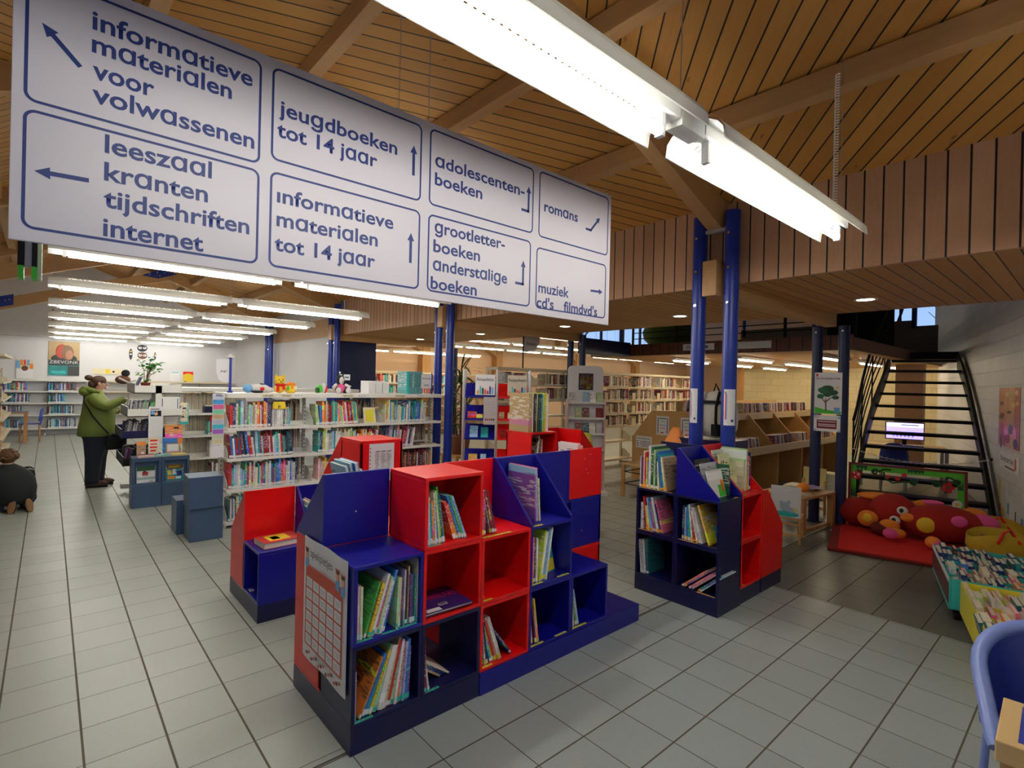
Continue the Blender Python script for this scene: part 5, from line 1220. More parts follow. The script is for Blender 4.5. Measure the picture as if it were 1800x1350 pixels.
lp = thing('display_tablet', 'slate coloured tilted display case on top of the rack', 'display', (.86, 8.7, 1.5315-.09)); mb = MB(); Mt = Matrix.Rotation(R(22), 4, 'Y'); mb.box(0, 0, .0, .02, .2, .22, M['slate'], Mt); mb.build('cover', lp); mb = MB(); mb.box(.021, .01, .01, .024, .19, .2, M['grey_metal'], Mt); mb.build('inlay', lp)
ct = thing('soft_toy', 'small dark brown soft toy sitting behind the rack', 'toy', (.78, 9.1, 1.56-.018)); mb = MB(); mb.ell((0, 0, .06), .09, .07, .06, M['brown']); mb.ell((.03, 0, .15), .05, .045, .05, M['plush_black']); mb.build('body', ct); mb = MB(); mb.tube([(-.05, -.05, .08), (.06, -.1, .02), (.14, -.1, .06)], .014, M['plush_white']); mb.build('scarf', ct)

# back wall shelving with its books
bz = (.19, .55, .865, 1.175)
bk = steel_shelving('white wall shelving at the far end below the singer poster', -.90, 18.64, 2, .85, bz, 1.49, .30, M['white_metal'], double=False)
navs = ['black', 'dark blue', 'dark teal', 'blue', 'teal', 'dark blue', 'light blue', 'white', 'black', 'dark red', 'light grey']
for k, (xa, ends) in enumerate((( -.90, (.42, .40, .56, .50)), (-.05, (.66, .62, .42, .64)))):
    for z, e_, nm in zip(bz, ends, ('bottom', 'third', 'second', 'top')):
        shelf_books('%s shelf, %s bay of far wall shelving' % (nm, ('left', 'right')[k]), frame(xa, 18.64, z), .05, e_, navs if nm != 'top' or k else ['dark red', 'light pink', 'black', 'red', 'blue', 'white', 'teal'], (.20, .26), (.018, .034), name='paperback_book')
bk2 = steel_shelving('cream topped wall shelving at the far end right of the woman', .86, 18.64, 4, .9, bz, 1.49, .30, M['cream_metal'], double=False)
# posters on the far wall
def poster(name, label, x, y, z, w, h, base, arts, cat='poster'):
    t = thing(name, label, cat, (x, y, z)); mb = MB(); mb.box(0, -.004, 0, w, 0, h, base); mb.build('sheet', t)
    for i, a in enumerate(arts):
        mb = MB()
        if a[0] == 'r': mb.box(a[1]*w, -.0046-i*.0004, a[2]*h, a[3]*w, -.004, a[4]*h, a[5])
        else: mb.ell((a[1]*w, -.0044-i*.0004, a[2]*h), a[3]*w, .0008, a[4]*h, a[5], nu=20, nv=8)
        mb.build('printed_shape', t)
    return t
grad = paint('poster_ochre', (.50, .34, .16), .5, .3, 3); tealp = paint('poster_teal', (.02, .22, .22), .5, .6, 6); darkp = paint('poster_dark', (.035, .04, .04), .5, .3, 8)
po = poster('singer_poster', 'large poster of a red haired singer with white outline lettering', -.01, 18.962, 1.60, .65, .93, grad,
    [('r', 0, .28, 1, .46, darkp), ('r', 0, 0, 1, .30, tealp), ('e', .5, .5, .42, .14, darkp), ('e', .42, .70, .20, .22, paint('poster_red', (.50, .06, .03), .5, .2, 9)), ('e', .60, .68, .21, .22, paint('poster_brown', (.22, .12, .06), .5, .3, 14)), ('e', .66, .62, .13, .15, paint('poster_face', (.50, .22, .14), .5, .15, 9)), ('r', .1, .06, .55, .14, paint('poster_cyan', (.05, .45, .48), .5, .5, 12)), ('r', .62, 0, 1, .28, darkp)])
text(po, 'ZBEVONK', (.02, -.009, .33), .61, .12, M['paper'], bold=-.01)
poster('rays_poster', 'small poster of orange and blue rays above the far wall shelving', -.64, 18.962, 1.50, .33, .50, M['paper'],
    [('r', 0, .52, 1, 1, paint('ray_cream', (.72, .62, .42), .5)), ('r', 0, .55, .22, .95, M['sky']), ('r', .24, .7, .4, 1, M['orange']), ('r', .44, .72, .56, 1, M['red']), ('r', .62, .7, .78, 1, M['sky']), ('r', .8, .52, 1, .8, M['orange']), ('e', .5, .55, .2, .14, M['brown'])])
poster('text_notice', 'white text notice on the far wall', 2.80, 18.962, 1.46, .23, .33, M['paper'], [('r', .1, .88, .9, .95, M['teal']), ('r', .1, .2, .9, .22, M['grey_metal']), ('r', .1, .4, .9, .42, M['grey_metal']), ('r', .1, .6, .9, .62, M['grey_metal'])])
poster('yellow_poster', 'yellow and red poster on the far wall right of the text notice', 3.13, 18.962, 1.46, .27, .34, M['yellow'], [('r', 0, .7, 1, 1, M['red']), ('e', .5, .62, .5, .22, M['yellow']), ('e', .2, .1, .1, .06, M['navy'])])
poster('yellow_label', 'cream strip with a yellow square above the woman', .92, 18.962, 1.66, .78, .16, paint('cream_card', (.74, .66, .44), .5), [('r', .38, .15, .52, .9, M['yellow']), ('e', .62, .5, .04, .18, M['ink'])])
# owl faced masks
for (x, z, w, h, lab) in ((1.76, 2.11, .08, .32, 'small oval owl plaque, left of the big one'), (1.95, 2.36, .25, .20, 'large dark owl face plaque on the far wall'), (1.96, 2.14, .24, .20, 'red brown owl face plaque below the large dark one'), (2.37, 2.14, .05, .22, 'narrow plaque right of the owl faces')):
    t = thing('owl_plaque', lab, 'decoration', (x+w/2, 18.97, z+h/2)); mb = MB(); mb.ell((0, 0, 0), w/2, .012, h/2, M['ink'] if w != .24 else M['brown'], nu=20, nv=10); mb.build('face', t)
    if w > .2:
        for s_ in (-1, 1): mb = MB(); mb.ell((s_*.055, -.012, .01), .045, .006, .035, M['paper'], nu=14, nv=8); mb.build('eye', t); mb = MB(); mb.ell((s_*.05, -.018, .015), .02, .003, .014, M['ink'], nu=12, nv=6); mb.build('pupil', t)
        for s_ in (-1, 1): mb = MB(); mb.tube([(s_*.03, -.012, .06), (s_*.11, -.012, .09)], .006, M['ink'], n=6); mb.build('brow', t)
    else:
        mb = MB(); mb.box(-w*.3, -.014, -.02, w*.3, -.011, .02, M['paper']); mb.ell((0, -.011, h*.25), w*.25, .004, h*.1, M['yellow'], nu=10, nv=6); mb.build('printed_face', t)
# cream shelving along the left edge
cl = steel_shelving('cream steel shelving along the left edge of the view', -.60, 13.0, 3, .95, (.12, .45, .80, 1.15, 1.48), 2.0, .30, M['cream_metal'], rz=90, double=False)
for z, nm in zip((.12, .45, .80, 1.15, 1.48), ('bottom', 'fourth', 'third', 'second', 'top')):
    shelf_books('%s shelf of the cream shelving at left edge' % nm, frame(-.60, 13.0, z, 90), .05, .5, ['tan', 'orange', 'dark brown', 'maroon', 'cream', 'white'], (.2, .26), (.024, .04), name='worn_book')
# reading table and chair far left
tb = thing('reading_table', 'small blue topped wooden table before the far wall shelving', 'table', (-.86, 16.75, 0))
mb = MB(); mb.box(0, 0, .69, .52, .60, .725, M['oldwood']); mb.box(.01, .01, .725, .51, .59, .732, M['slate']); mb.build('tabletop', tb, bevel=.003)
for x, y in ((.44, .02), (.44, .50), (.02, .02), (.02, .50)): mb = MB(); mb.box(x, y, 0, x+.06, y+.07, .69, M['oldwood']); mb.build('leg', tb, bevel=.003)
def shell_chair(label, loc, rz, mat, legs='wood', h=.82, grp=None):
    t = thing('shell_chair', label, 'chair', loc, R(rz), grp)
    mb = MB(); n = 9
    mb.box(-.20, -.20, .43, .20, .20, .448, mat); mb.build('seat', t, bevel=.008)
    mb = MB(); vs = []; fs = []
    for j in range(8):
        z = .50+(h-.50)*j/7; half = .20*(1-.30*(j/7)**4)
        for i in range(n):
            u = -1+2*i/(n-1); vs.append((u*half, .205+.03*j/7-.05*u*u-.0+(.012 if j == 7 else 0), z-.05*(abs(u)**3)*(j/7)**2))
    m_ = len(vs)
    for (x, y, z) in list(vs): vs.append((x*.97, y+.014, z))
    for j in range(7):
        for i in range(n-1):
            a = j*n+i; fs += [(a, a+1, a+n+1, a+n), (m_+a+n, m_+a+n+1, m_+a+1, m_+a)]
    for j in range(7):
        for i in (0, n-1):
            a = j*n+i; q = (a, a+n, m_+a+n, m_+a); fs.append(q if i == 0 else q[::-1])
    for i in range(n-1):
        fs.append((7*n+i, 7*n+i+1, m_+7*n+i+1, m_+7*n+i)); fs.append((i+1, i, m_+i, m_+i+1))
    mb.add(vs, fs, mat, True); mb.build('backrest', t)
    for sx, sy in ((-.17, -.17), (.17, -.17), (-.17, .18), (.17, .18)):
        mb = MB(); mb.cyl((sx, sy, 0), (sx*.95, sy*.95, .43), .017, M['oldwood'] if legs == 'wood' else M['grey_metal'], n=10); mb.build('leg', t)
        if sy > 0: mb = MB(); mb.cyl((sx*.95, .19, .40), (sx*.95, .225, .60), .012, mat, n=8); mb.build('back_support', t)
    return t
M['chair_blue'] = paint('blue_plastic', (.035, .06, .34), .32, .05, 5); M['chair_light'] = paint('light_blue_plastic', (.20, .27, .62), .3, .05, 5)
shell_chair('blue shell chair with wooden legs at the far reading table', (-.32, 17.1, 0), 90+180+0, M['chair_blue'])
# ================================================================ MIDDLE BACKGROUND
# tall plant behind the second pair of pillars
dp = thing('dracaena', 'tall plant with narrow drooping leaves behind the blue pillars', 'plant', (5.10, 7.02, 0))
mb = MB(); mb.lathe([(0, 0), (.13, 0), (.17, .28), (.18, .30), (.155, .30), (.15, .25), (0, .25)], (0, 0, .5), paint('brown_pot', (.22, .08, .04), .6), 20); mb.build('pot', dp)
mb = MB(); mb.box(-.25, -.25, .46, .25, .25, .5, M['postwood'])
for sx in (-.2, .2):
    for sy in (-.2, .2): mb.box(sx-.02, sy-.02, 0, sx+.02, sy+.02, .46, M['postwood'])
mb.build('plant_stand', dp)
dleaf = paint('dark_leaf', (.03, .10, .02), .45, .3, 20); rnd = random.Random(5); mb = MB(); mf = MB()
for (sx, sy, top) in ((0, 0, 1.95), (.08, -.05, 1.55), (-.1, .06, 1.25)):
    mb.cyl((sx*.4, sy*.4, .74), (sx, sy, top), .018, M['brown'], r1=.012, n=8)
    for i in range(34):
        a = rnd.uniform(0, 6.28); L = rnd.uniform(.35, .6); el = rnd.uniform(-.1, 1.2); z0 = top-rnd.uniform(0, .35)
        pts = [Vector((sx, sy, z0))+Vector((math.cos(a)*math.cos(el)*L*f, math.sin(a)*math.cos(el)*L*f, math.sin(el)*L*f-.35*L*f*f)) for f in (0, .35, .7, 1)]
        side = Vector((-math.sin(a), math.cos(a), 0))
        for k in range(3):
            w0, w1 = (.010, .017, .014, .001)[k], (.010, .017, .014, .001)[k+1]
            mf.face([pts[k]-side*w0, pts[k]+side*w0, pts[k+1]+side*w1, pts[k+1]-side*w1], dleaf, smooth=True)
mb.build('stem', dp); mf.build('foliage', dp)
# travel games stand
st = thing('display_stand', 'silver framed stand of sloping blue and red shelves lettered Reisspelletjes', 'stand', (3.86, 5.26, 0), R(-40))
for x in (0, .41, .82):
    mb = MB(); mb.cyl((x, 0, 0), (x, 0, 1.84), .016, M['alu'], n=12); mb.build('pole', st)
    mb = MB(); mb.cyl((x, .3, 0), (x, .3, 1.84), .012, M['alu'], n=10); mb.build('pole', st)
    mb = MB(); mb.cyl((x, 0, 1.82), (x, .3, 1.82), .01, M['alu'], n=8); mb.cyl((x, 0, .1), (x, .3, .1), .01, M['alu'], n=8); mb.build('crossbar', st)
for k, m_ in ((0, 'blue'), (1, 'red')):
    x0 = .018+k*.41
    for z in (.66, .98, 1.22, 1.50):
        mb = MB(); d_ = .11 if z < 1.4 else .0
        mb.add([(x0, .02, z), (x0+.374, .02, z), (x0+.374, .24, z+.17), (x0, .24, z+.17), (x0, .02, z-.01), (x0+.374, .02, z-.01), (x0+.374, .24, z+.16), (x0, .24, z+.16)], [(0, 1, 2, 3), (7, 6, 5, 4), (0, 4, 5, 1), (1, 5, 6, 2), (2, 6, 7, 3), (3, 7, 4, 0)], M[m_])
        mb.box(x0, .0, z-.012, x0+.374, .02, z+.012, M[m_]); mb.build('sloping_shelf', st)
    mb = MB(); mb.tube([(x0, .29, 1.80), (x0+.374, .29, 1.5)], .003, M['alu'], n=5); mb.tube([(x0+.374, .29, 1.80), (x0, .29, 1.5)], .003, M['alu'], n=5); mb.build('brace', st)
Ms = Matrix.Translation((3.86, 5.26, 0)) @ Matrix.Rotation(R(-40), 4, 'Z')
for k in range(2):
    o = thing('game_sign', ('white sign lettered Reisspelletjes with a row of figures', 'second sign lettered Reisspelletjes, half hidden, at right')[k], 'sign'); o.matrix_world = Ms @ Matrix.Translation((.14+k*.40, .01, 1.525)) @ Matrix.Rotation(R(-12), 4, 'X')
    mb = MB(); mb.box(0, 0, 0, .245, .006, .26, M['paper'] if k == 0 else paint('cream_sign', (.62, .56, .44), .5)); mb.build('sheet', o); text(o, 'Reisspelletjes', (.018, -.0012, .18), .212, .055, M['ink'], bold=.008)
    for i in range(7):
        mb = MB(); c_ = (M['orange'], M['teal'], M['ink'], M['red'], M['brown'], M['purple'], M['sky'])[i]; hh = .05+.018*((i*3) % 4); mb.box(.022+i*.03, -.001, .01, .046+i*.03, 0, hh, c_); mb.ell((.034+i*.03, -.0006, hh+.008), .009, .0006, .010, skin_p, nu=8, nv=6); mb.build('printed_figure', o)
o = thing('game_poster', 'grey text poster hanging in the middle of the stand', 'poster'); o.matrix_world = Ms @ Matrix.Translation((.25, -.02, 1.16)); mb = MB(); mb.box(0, 0, 0, .16, .004, .34, paint('grey_paper', (.55, .50, .50), .6)); mb.build('sheet', o)
mb = MB()
for i in range(6): mb.box(.02, -.001, .12+i*.03, .14, 0, .126+i*.03, M['grey_metal'])
for i in range(5): mb.box(.02+i*.025, -.001, .05, .036+i*.025, 0, .075, (M['ink'], M['red'], M['brown'], M['ink'], M['navy'])[i])
mb.build('printed_lines', o)
gm = [(0.05, 1.225, 'red', .11, .10), (.16, 1.225, 'yellow', .08, .06), (.08, .985, 'light blue', .10, .17), (.22, .985, 'teal', .09, .15), (.07, .665, 'yellow', .11, .13), (.22, .665, 'light blue', .07, .13), (.44, 1.225, 'tan', .07, .10), (.55, 1.225, 'cream', .07, .09), (.66, 1.225, 'yellow', .08, .10), (.46, .985, 'dark red', .07, .12), (.58, .985, 'tan', .09, .12)]
for i, (x, z, cn, w, h) in enumerate(gm):
    mb = MB(); mb.box(0, 0, 0, w, .035, h, M['cover']); o = mb.build('travel_game'); o.matrix_world = Ms @ Matrix.Translation((x, .03, z+.012)) @ Matrix.Rotation(R(-38), 4, 'X'); o.color = (*CN[cn], 1)
    tag(o, '%s travel game box on the %s sloping shelf' % (cn, ('upper blue' if x < .4 else 'upper red') if z > 1.2 else ('middle blue' if x < .4 else 'middle red') if z > .9 else 'lowest blue'), 'game', 'travel games on the stand')
# white dvd stand with rounded header
dv = thing('film_stand', 'white film stand with a rounded header board and rows of cases', 'stand', (6.02, 5.48, 0), R(-40))
mb = MB(); w_ = .56; pr = [(0, .1), (w_, .1), (w_, 1.90)]+[(w_-.08+.08*math.cos(t_), 1.90+.08*math.sin(t_)) for t_ in (R(30), R(60), R(90))]+[(.08+.08*math.cos(t_), 1.90+.08*math.sin(t_)) for t_ in (R(90), R(120), R(150), R(180))]
mb.prism(pr, 'y', .12, .15, M['white_board']); mb.build('board', dv)
mb = MB(); mb.box(.17, .112, 1.60, .40, .119, 1.86, M['ink']); mb.box(.15, .115, 1.57, .42, .1195, 1.89, M['paper']); mb.build('printed_picture', dv)
mb = MB(); rnd = random.Random(9)
for i in range(40): mb.box(.19+rnd.random()*.18, .110, 1.62+rnd.random()*.2, .20+rnd.random()*.18+.01, .1118, 1.64+rnd.random()*.2, (M['red'], M['brown'], M['yellow_tape'], M['paper'])[i % 4])
mb.build('printed_crowd', dv)
for z in (1.40, 1.16, .92, .68): mb = MB(); mb.box(0, -.02, z-.015, w_, .12, z, M['white_metal']); mb.box(0, -.025, z-.015, w_, -.02, z+.02, M['white_metal']); mb.build('ledge', dv)
mb = MB(); mb.box(-.02, -.03, .05, 0, .15, 1.45, paint('pale_pink_frame', (.70, .48, .46), .5)); mb.box(w_, -.03, .05, w_+.02, .15, 1.45, bpy.data.materials['pale_pink_frame']); mb.box(-.05, -.2, 0, w_+.05, .3, .05, M['white_metal']); mb.build('frame', dv)
Md = Matrix.Translation((6.02, 5.48, 0)) @ Matrix.Rotation(R(-40), 4, 'Z')
for r_, z in enumerate((1.40, 1.16, .92)):
    for i in range(5):
        if r_ == 0 and i in (1,): continue
        cn = ('light grey', 'light pink', 'light blue', 'white', 'light green', 'maroon', 'light grey', 'dark red', 'dark teal', 'white')[(i+r_*3) % 10]
        mb = MB(); mb.box(0, 0, 0, .095, .014, .17, M['cover']); o = mb.build('film_case'); o.matrix_world = Md @ Matrix.Translation((.015+i*.109, .03, z+.001)) @ Matrix.Rotation(R(-16), 4, 'X'); o.color = (*jit(CN[cn], .3), 1)
        tag(o, '%s film case, %s from left, %s row of the white film stand' % (cn, ORD[i], ('top', 'middle', 'lower')[r_]), 'case', 'film cases on the white stand')
# long cream shelving
cz = (.14, .52, .83, 1.10, 1.38, 1.655)
cs = steel_shelving('long cream shelving with see-through bays before the peach wall', 5.65, 6.75, 7, .95, cz, 1.95, .30, M['cream_metal'], double=False)
nv = ['dark brown', 'black', 'tan', 'cream', 'maroon', 'white', 'tan', 'dark red', 'light grey']
for k in range(7):
    for z, nm in zip(cz[1:], ('fifth', 'fourth', 'third', 'second', 'top')):
        if z < .6: continue
        if k < 3 and z < (1.3 if k else 1.0): continue
        shelf_books('%s shelf, %s bay of the cream shelving' % (nm, ORD[k]), frame(5.65+k*.95, 6.75, z), .19, .88 if k % 2 else .80, nv, (.18, .23), (.028, .052), name='novel', lab=True)
for k in range(5):
    for z in cz[2:5]:
        mb = MB(); mb.box(.04, .02, 0, .16, .024, .15, M['cream_metal']); mb.box(.0, .02, 0, .16, .2, .004, M['cream_metal'])
        o = mb.build('book_end', loc=(7.57+k*.95, 6.77, z+.001)); tag(o, 'cream metal bookend on the long cream shelving', 'bookend', 'bookends on the cream shelving')
ls = thing('hanging_label', 'grey flag sign lettered Romans above the cream shelving', 'sign', (6.4, 6.95, 2.30)); mb = MB(); mb.cyl((0, 0, -.35), (0, 0, .35), .012, M['black'], n=8); mb.build('post', ls); mb = MB(); mb.prism([(.01, .30), (.42, .30), (.40, .12), (.30, .0), (.1, -.05), (.01, -.05)], 'y', -.003, .003, M['grey_metal']); mb.build('flag', ls); text(ls, 'Romans', (.08, -.004, .08), .22, .08, M['ink'])
# shelving behind under the peach wall
rs = steel_shelving('shelving with red and white spines against the peach wall', 5.3, 13.97, 9, .95, (.2, .55, .9, 1.25, 1.6), 1.95, .30, M['cream_metal'], double=False)
for k in range(5):
    for z in (1.25, 1.6): shelf_books('%s shelf, %s bay at the peach wall' % ('upper' if z > 1.5 else 'lower', ORD[k]), frame(5.3+k*.95, 13.97, z), .05, .85, ['red', 'white', 'dark brown', 'light pink', 'black', 'teal', 'cream'], (.22, .28), (.03, .055), name='hardback')
# film browser in beech with sloping dividers
fb = thing('film_browser', 'long beech browser with sloping dividers and trays of film cases', 'browser', (7.8, 3.45, 0))
end = [(0.0, .05), (0.0, .80), (.10, .80), (.52, 1.28), (1.28, 1.28), (1.72, 1.26), (2.10, .78), (2.10, .05)]
for i, x in enumerate((0, 1.0, 2.0, 3.0, 4.0)):
    mb = MB()
    if i in (0, 4): mb.prism(end[:5]+[(1.28, .05)], 'x', x, x+.022, M['beech']); mb.prism([(1.283, .05), (1.283, 1.28), (1.72, 1.26), (2.10, .78), (2.10, .05)], 'x', x, x+.022, M['beech'])
    else: mb.prism([(0.0, .05), (0.0, .80), (.10, .80), (.52, 1.28), (.9, 1.28), (.9, .05)], 'x', x, x+.022, M['beech']); mb.prism([(1.3, .05), (1.3, 1.26), (1.72, 1.26), (2.10, .78), (2.10, .05)], 'x', x, x+.022, M['beech'])
    mb.build('divider' if i not in (0, 4) else 'end_panel', fb)
mb = MB(); mb.box(.022, 1.25, .05, 4.0, 1.27, 1.45, M['beechx']); mb.build('spine_panel', fb)
for y0, z0, y1, z1 in ((-.01, .68, .012, .80), (.50, 1.16, .522, 1.27), (2.09, .68, 2.11, .80)):
    mb = MB(); mb.box(0, y0, z0, 4.02, y1, z1, paint('pale_beech', (.74, .56, .30), .4)); mb.build('tray_front', fb)
for y0, y1, z in ((.012, .5, .68), (.522, 1.25, 1.16), (1.27, 2.09, .68)):
    mb = MB(); mb.box(.022, y0, z, 4.0, y1, z+.015, M['beechx']); mb.build('tray_bottom', fb)
mb = MB(); mb.box(.03, .45, .05, 4.0, .47, .68, M['brown']); mb.build('back_panel', fb)
cases = ['dark red', 'white', 'black', 'light pink', 'tan', 'light grey', 'maroon', 'white', 'dark blue', 'cream']
for k in range(4):
    shelf_books('lower tray, %s bay of the beech film browser' % ORD[k], frame(7.85+k, 3.48, .735), .06, .5+.25*(k % 2), cases, (.19, .19), (.016, .03), (.13, .14), lean=-14, leanvar=8, name='dvd_case', lab=False, y=.06)
    shelf_books('upper tray, %s bay of the beech film browser' % ORD[k], frame(7.85+k, 4.02, 1.235), .05, .92, cases, (.19, .19), (.022, .04), (.13, .14), lean=-12, leanvar=12, name='dvd_case', lab=False, y=.06)
shelf_books('dark cases on the near end of the browser', frame(7.86, 4.70, 1.275, -90), .05, .55, ['black', 'black', 'light pink', 'white', 'orange', 'light grey', 'white'], (.19, .19), (.02, .03), (.13, .14), lean=10, leanvar=3, name='dvd_case', lab=False)
def sheet_x(name, label, x, y, z, w, h, parts_):
    """paper on a face looking towards -x; y = left edge (larger y)"""
    t = thing(name, label, 'poster', (x, y, z), R(-90)); mb = MB(); mb.box(0, -.004, 0, w, -.001, h, M['paper']); mb.build('sheet', t)
    for i, p in enumerate(parts_):
        mb = MB(); mb.box(p[0]*w, -.0046-.0003*i, p[1]*h, p[2]*w, -.004, p[3]*h, p[4]); mb.build('printed_shape', t)
    return t
for k, y in enumerate((5.06, 4.60)):
    sheet_x('framed_notice', ('left', 'right')[k]+' notice with a patterned border on the beech end panel', 7.799, y, .86, .24, .32, [(.1, .1, .16, .9, M['purple']), (.84, .1, .9, .9, M['purple']), (.2, .86, .8, .9, M['navy']), (.3, .7, .7, .73, M['green']), (.25, .5, .75, .54, M['sky']), (.3, .35, .7, .38, M['red']), (.35, .1, .6, .16, M['chart'] if 'chart' in M else M['red'])])
ns = sheet_x('bin_notice', 'white notice listing categories low on the beech end panel', 7.799, 5.47, .60, .33, .21, [(.06, .52, .16, .58, M['ink']), (.06, .34, .16, .40, M['ink']), (.06, .16, .16, .22, M['ink'])])
text(ns, 'VOLWASSENEN DVD\u2019S', (.02, -.006, .155), .28, .03, M['ink'], facing='-y'); text(ns, 'VLAAMSE FILM', (.085, -.006, .105), .2, .028, M['ink']); text(ns, 'VLAAMSE SERIES', (.085, -.006, .067), .22, .028, M['ink']); mb = MB(); mb.box(.12, -.0055, .03, .26, -.0045, .05, M['grey_metal']); mb.build('printed_words', ns)
# low wooden table near the film browser
lt = thing('low_table', 'small low wooden table beside the beech film browser', 'table', (6.55, 4.35, 0)); mb = MB(); mb.box(0, 0, .48, .70, .50, .51, M['beechx']); mb.build('tabletop', lt, bevel=.003)
for x, y in ((.0, .0), (.0, .45), (.65, .0), (.65, .45)): mb = MB(); mb.box(x, y, 0, x+.05, y+.05, .48, M['beech']); mb.build('leg', lt)
for y in (.02, .46):
    for z in (.2, .38): mb = MB(); mb.cyl((.05, y+.01, z), (.65, y+.01, z), .008, M['black'], n=6); mb.build('rail', lt)
for z in (.2, .38): mb = MB(); mb.cyl((.02, .05, z), (.02, .45, z), .008, M['black'], n=6); mb.build('rail', lt)
# rucksack and cloth hung behind the bright pillars
canvas = paint('cream_canvas', (.62, .58, .50), .85, .08, 30)
bp = thing('rucksack', 'cream rucksack with black straps hanging behind the bright blue pillars', 'bag', (4.80, 2.46, 1.20))
mb = MB(); vs = []; fs = []; n = 18
prof_ = [(0, .0, .0), (.02, .15, .12), (.10, .19, .15), (.22, .20, .16), (.34, .18, .15), (.42, .12, .11), (.455, .0, .0)]
for z, a, b in prof_:
    for k in range(n):
        t_ = 2*math.pi*k/n; vs.append((b*.75*math.copysign(abs(math.cos(t_))**.8, math.cos(t_)), a*1.05*math.copysign(abs(math.sin(t_))**.8, math.sin(t_)), z))
for i in range(len(prof_)-1):
    for k in range(n): fs.append((i*n+k, i*n+(k+1) % n, (i+1)*n+(k+1) % n, (i+1)*n+k))
mb.add(vs, fs, canvas, True); mb.build('body', bp)
for y in (-.07, .07): mb = MB(); mb.tube([(-.08, y, .44), (-.155, y*1.1, .30), (-.17, y*1.2, .16), (-.13, y*1.3, .04)], .014, canvas if y > 0 else M['black'], n=8); mb.build('strap', bp)
mb = MB(); mb.box(-.13, -.14, .33, -.12, .14, .36, M['black']); mb.box(-.135, -.12, .03, -.11, -.02, .14, M['black']); mb.ell((-.11, .16, .10), .05, .05, .10, M['black']); mb.build('trim', bp)
mb = MB(); mb.tube([(0, -.03, .445), (-.02, 0, .52), (0, .03, .445)], .008, M['black'], n=6); mb.build('carry_loop', bp)
mb = MB(); mb.box(-.18, -.22, -.42, .2, .3, -.004, M['navy']); tag(mb.build('pillar_shelf', loc=(4.80, 2.46, 1.20-.0)), 'dark blue shelf box between bookcase and pillars carrying the rucksack', 'box')
bpy.data.objects['pillar_shelf'].location = (4.80, 2.46, 1.195)
oc = thing('orange_cloth', 'bright orange cloth draped beside the left bright blue pillar', 'cloth', (4.66, 2.80, 1.10)); mb = MB(); vs = []; fs = []
for j in range(7):
    z = .18*(1-j/6); r_ = .03+.075*(j/6)**.8
    for k in range(16):
        t_ = 2*math.pi*k/16; q = r_*(1+.22*math.sin(3*t_+j*.4)); vs.append((q*math.cos(t_)*.7, q*math.sin(t_), z))
for j in range(6):
    for k in range(16): fs.append((j*16+k, (j+1)*16+k, (j+1)*16+(k+1) % 16, j*16+(k+1) % 16))
fs.append(tuple(range(16)))
mb.add(vs, fs, M['orange'], True); mb.build('folds', oc); mb = MB(); mb.box(-.12, -.12, -.5, .12, .12, -.002, M['navy']); tag(mb.build('cloth_block', loc=(4.66, 2.80, 1.10)), 'navy block behind the right bookcase under the orange cloth', 'box'); mb = MB()
# notices wrapped on the bright pillars
for k, y in enumerate((2.46, 2.16)):
    t = thing('pillar_notice', ('narrow white notice on the left bright blue pillar', 'white bordered notice on the right bright blue pillar')[k], 'poster', (4.43, y, 1.36)); mb = MB(); n = 8; r_ = .0645
    a0, a1 = ((R(150), R(215)) if k == 0 else (R(170), R(262)))
    for i in range(n):
        p, q = a0+(a1-a0)*i/n, a0+(a1-a0)*(i+1)/n
        mb.face([(r_*math.cos(p), r_*math.sin(p), 0), (r_*math.cos(q), r_*math.sin(q), 0), (r_*math.cos(q), r_*math.sin(q), .31), (r_*math.cos(p), r_*math.sin(p), .31)], M['paper'])
    mb.build('sheet', t)
    for (f0, f1, z0, z1, m_) in ((.12, .2, .05, .27, M['red']), (.22, .28, .05, .27, M['sky']), (.1, .18, .27, .29, M['navy']), (.5, .9, .2, .205, M['grey_metal']), (.5, .9, .16, .165, M['chart'] if 'chart' in M else M['red']), (.5, .9, .11, .115, M['grey_metal']), (.6, .8, .03, .05, M['purple'])):
        mb = MB(); p, q = a0+(a1-a0)*f0, a0+(a1-a0)*f1; r2 = .0652
        mb.face([(r2*math.cos(p), r2*math.sin(p), z0), (r2*math.cos(q), r2*math.sin(q), z0), (r2*math.cos(q), r2*math.sin(q), z1), (r2*math.cos(p), r2*math.sin(p), z1)], m_); mb.build('printed_shape', t)
# things on the lower gallery
gs = thing('beanbag', 'big green beanbag up on the lower gallery behind the railing', 'seat', (9.65, 6.0, 2.54)); mb = MB(); mb.lathe([(0, 0), (.40, 0), (.52, .12), (.55, .28), (.46, .46), (.30, .62), (.12, .74), (0, .76)], (0, 0, 0), paint('olive_fabric', (.10, .16, .03), .9, .1, 20), 24); mb.build('body', gs)
gr = thing('gallery_railing', 'thin black railing along the edge of the lower gallery', 'railing', (9.08, 2.5, 2.53))
for z in (.12, .24, .36, .48, .60, .72, .84): mb = MB(); mb.cyl((0, 0, z), (0, 4.0, z), .009, M['black'], n=6); mb.build('rail', gr)
for y in (0, 1.0, 2.0, 3.0, 4.0): mb = MB(); mb.box(-.015, y-.02, 0, .015, y+.02, .9, M['black']); mb.build('post', gr)
for k, y in enumerate((5.0, 4.0)):
    t = thing('gallery_sign', ('white strip sign lettered DVD on the dark gallery edge', 'blank white strip sign on the dark gallery edge')[k], 'sign', (8.997, y+.3, 2.37), R(-90)); mb = MB(); mb.box(0, -.006, 0, .62, 0, .12, M['paper']); mb.build('panel', t)
    if k == 0: text(t, 'DVD - FILM', (.08, -.007, .03), .42, .08, M['ink'])
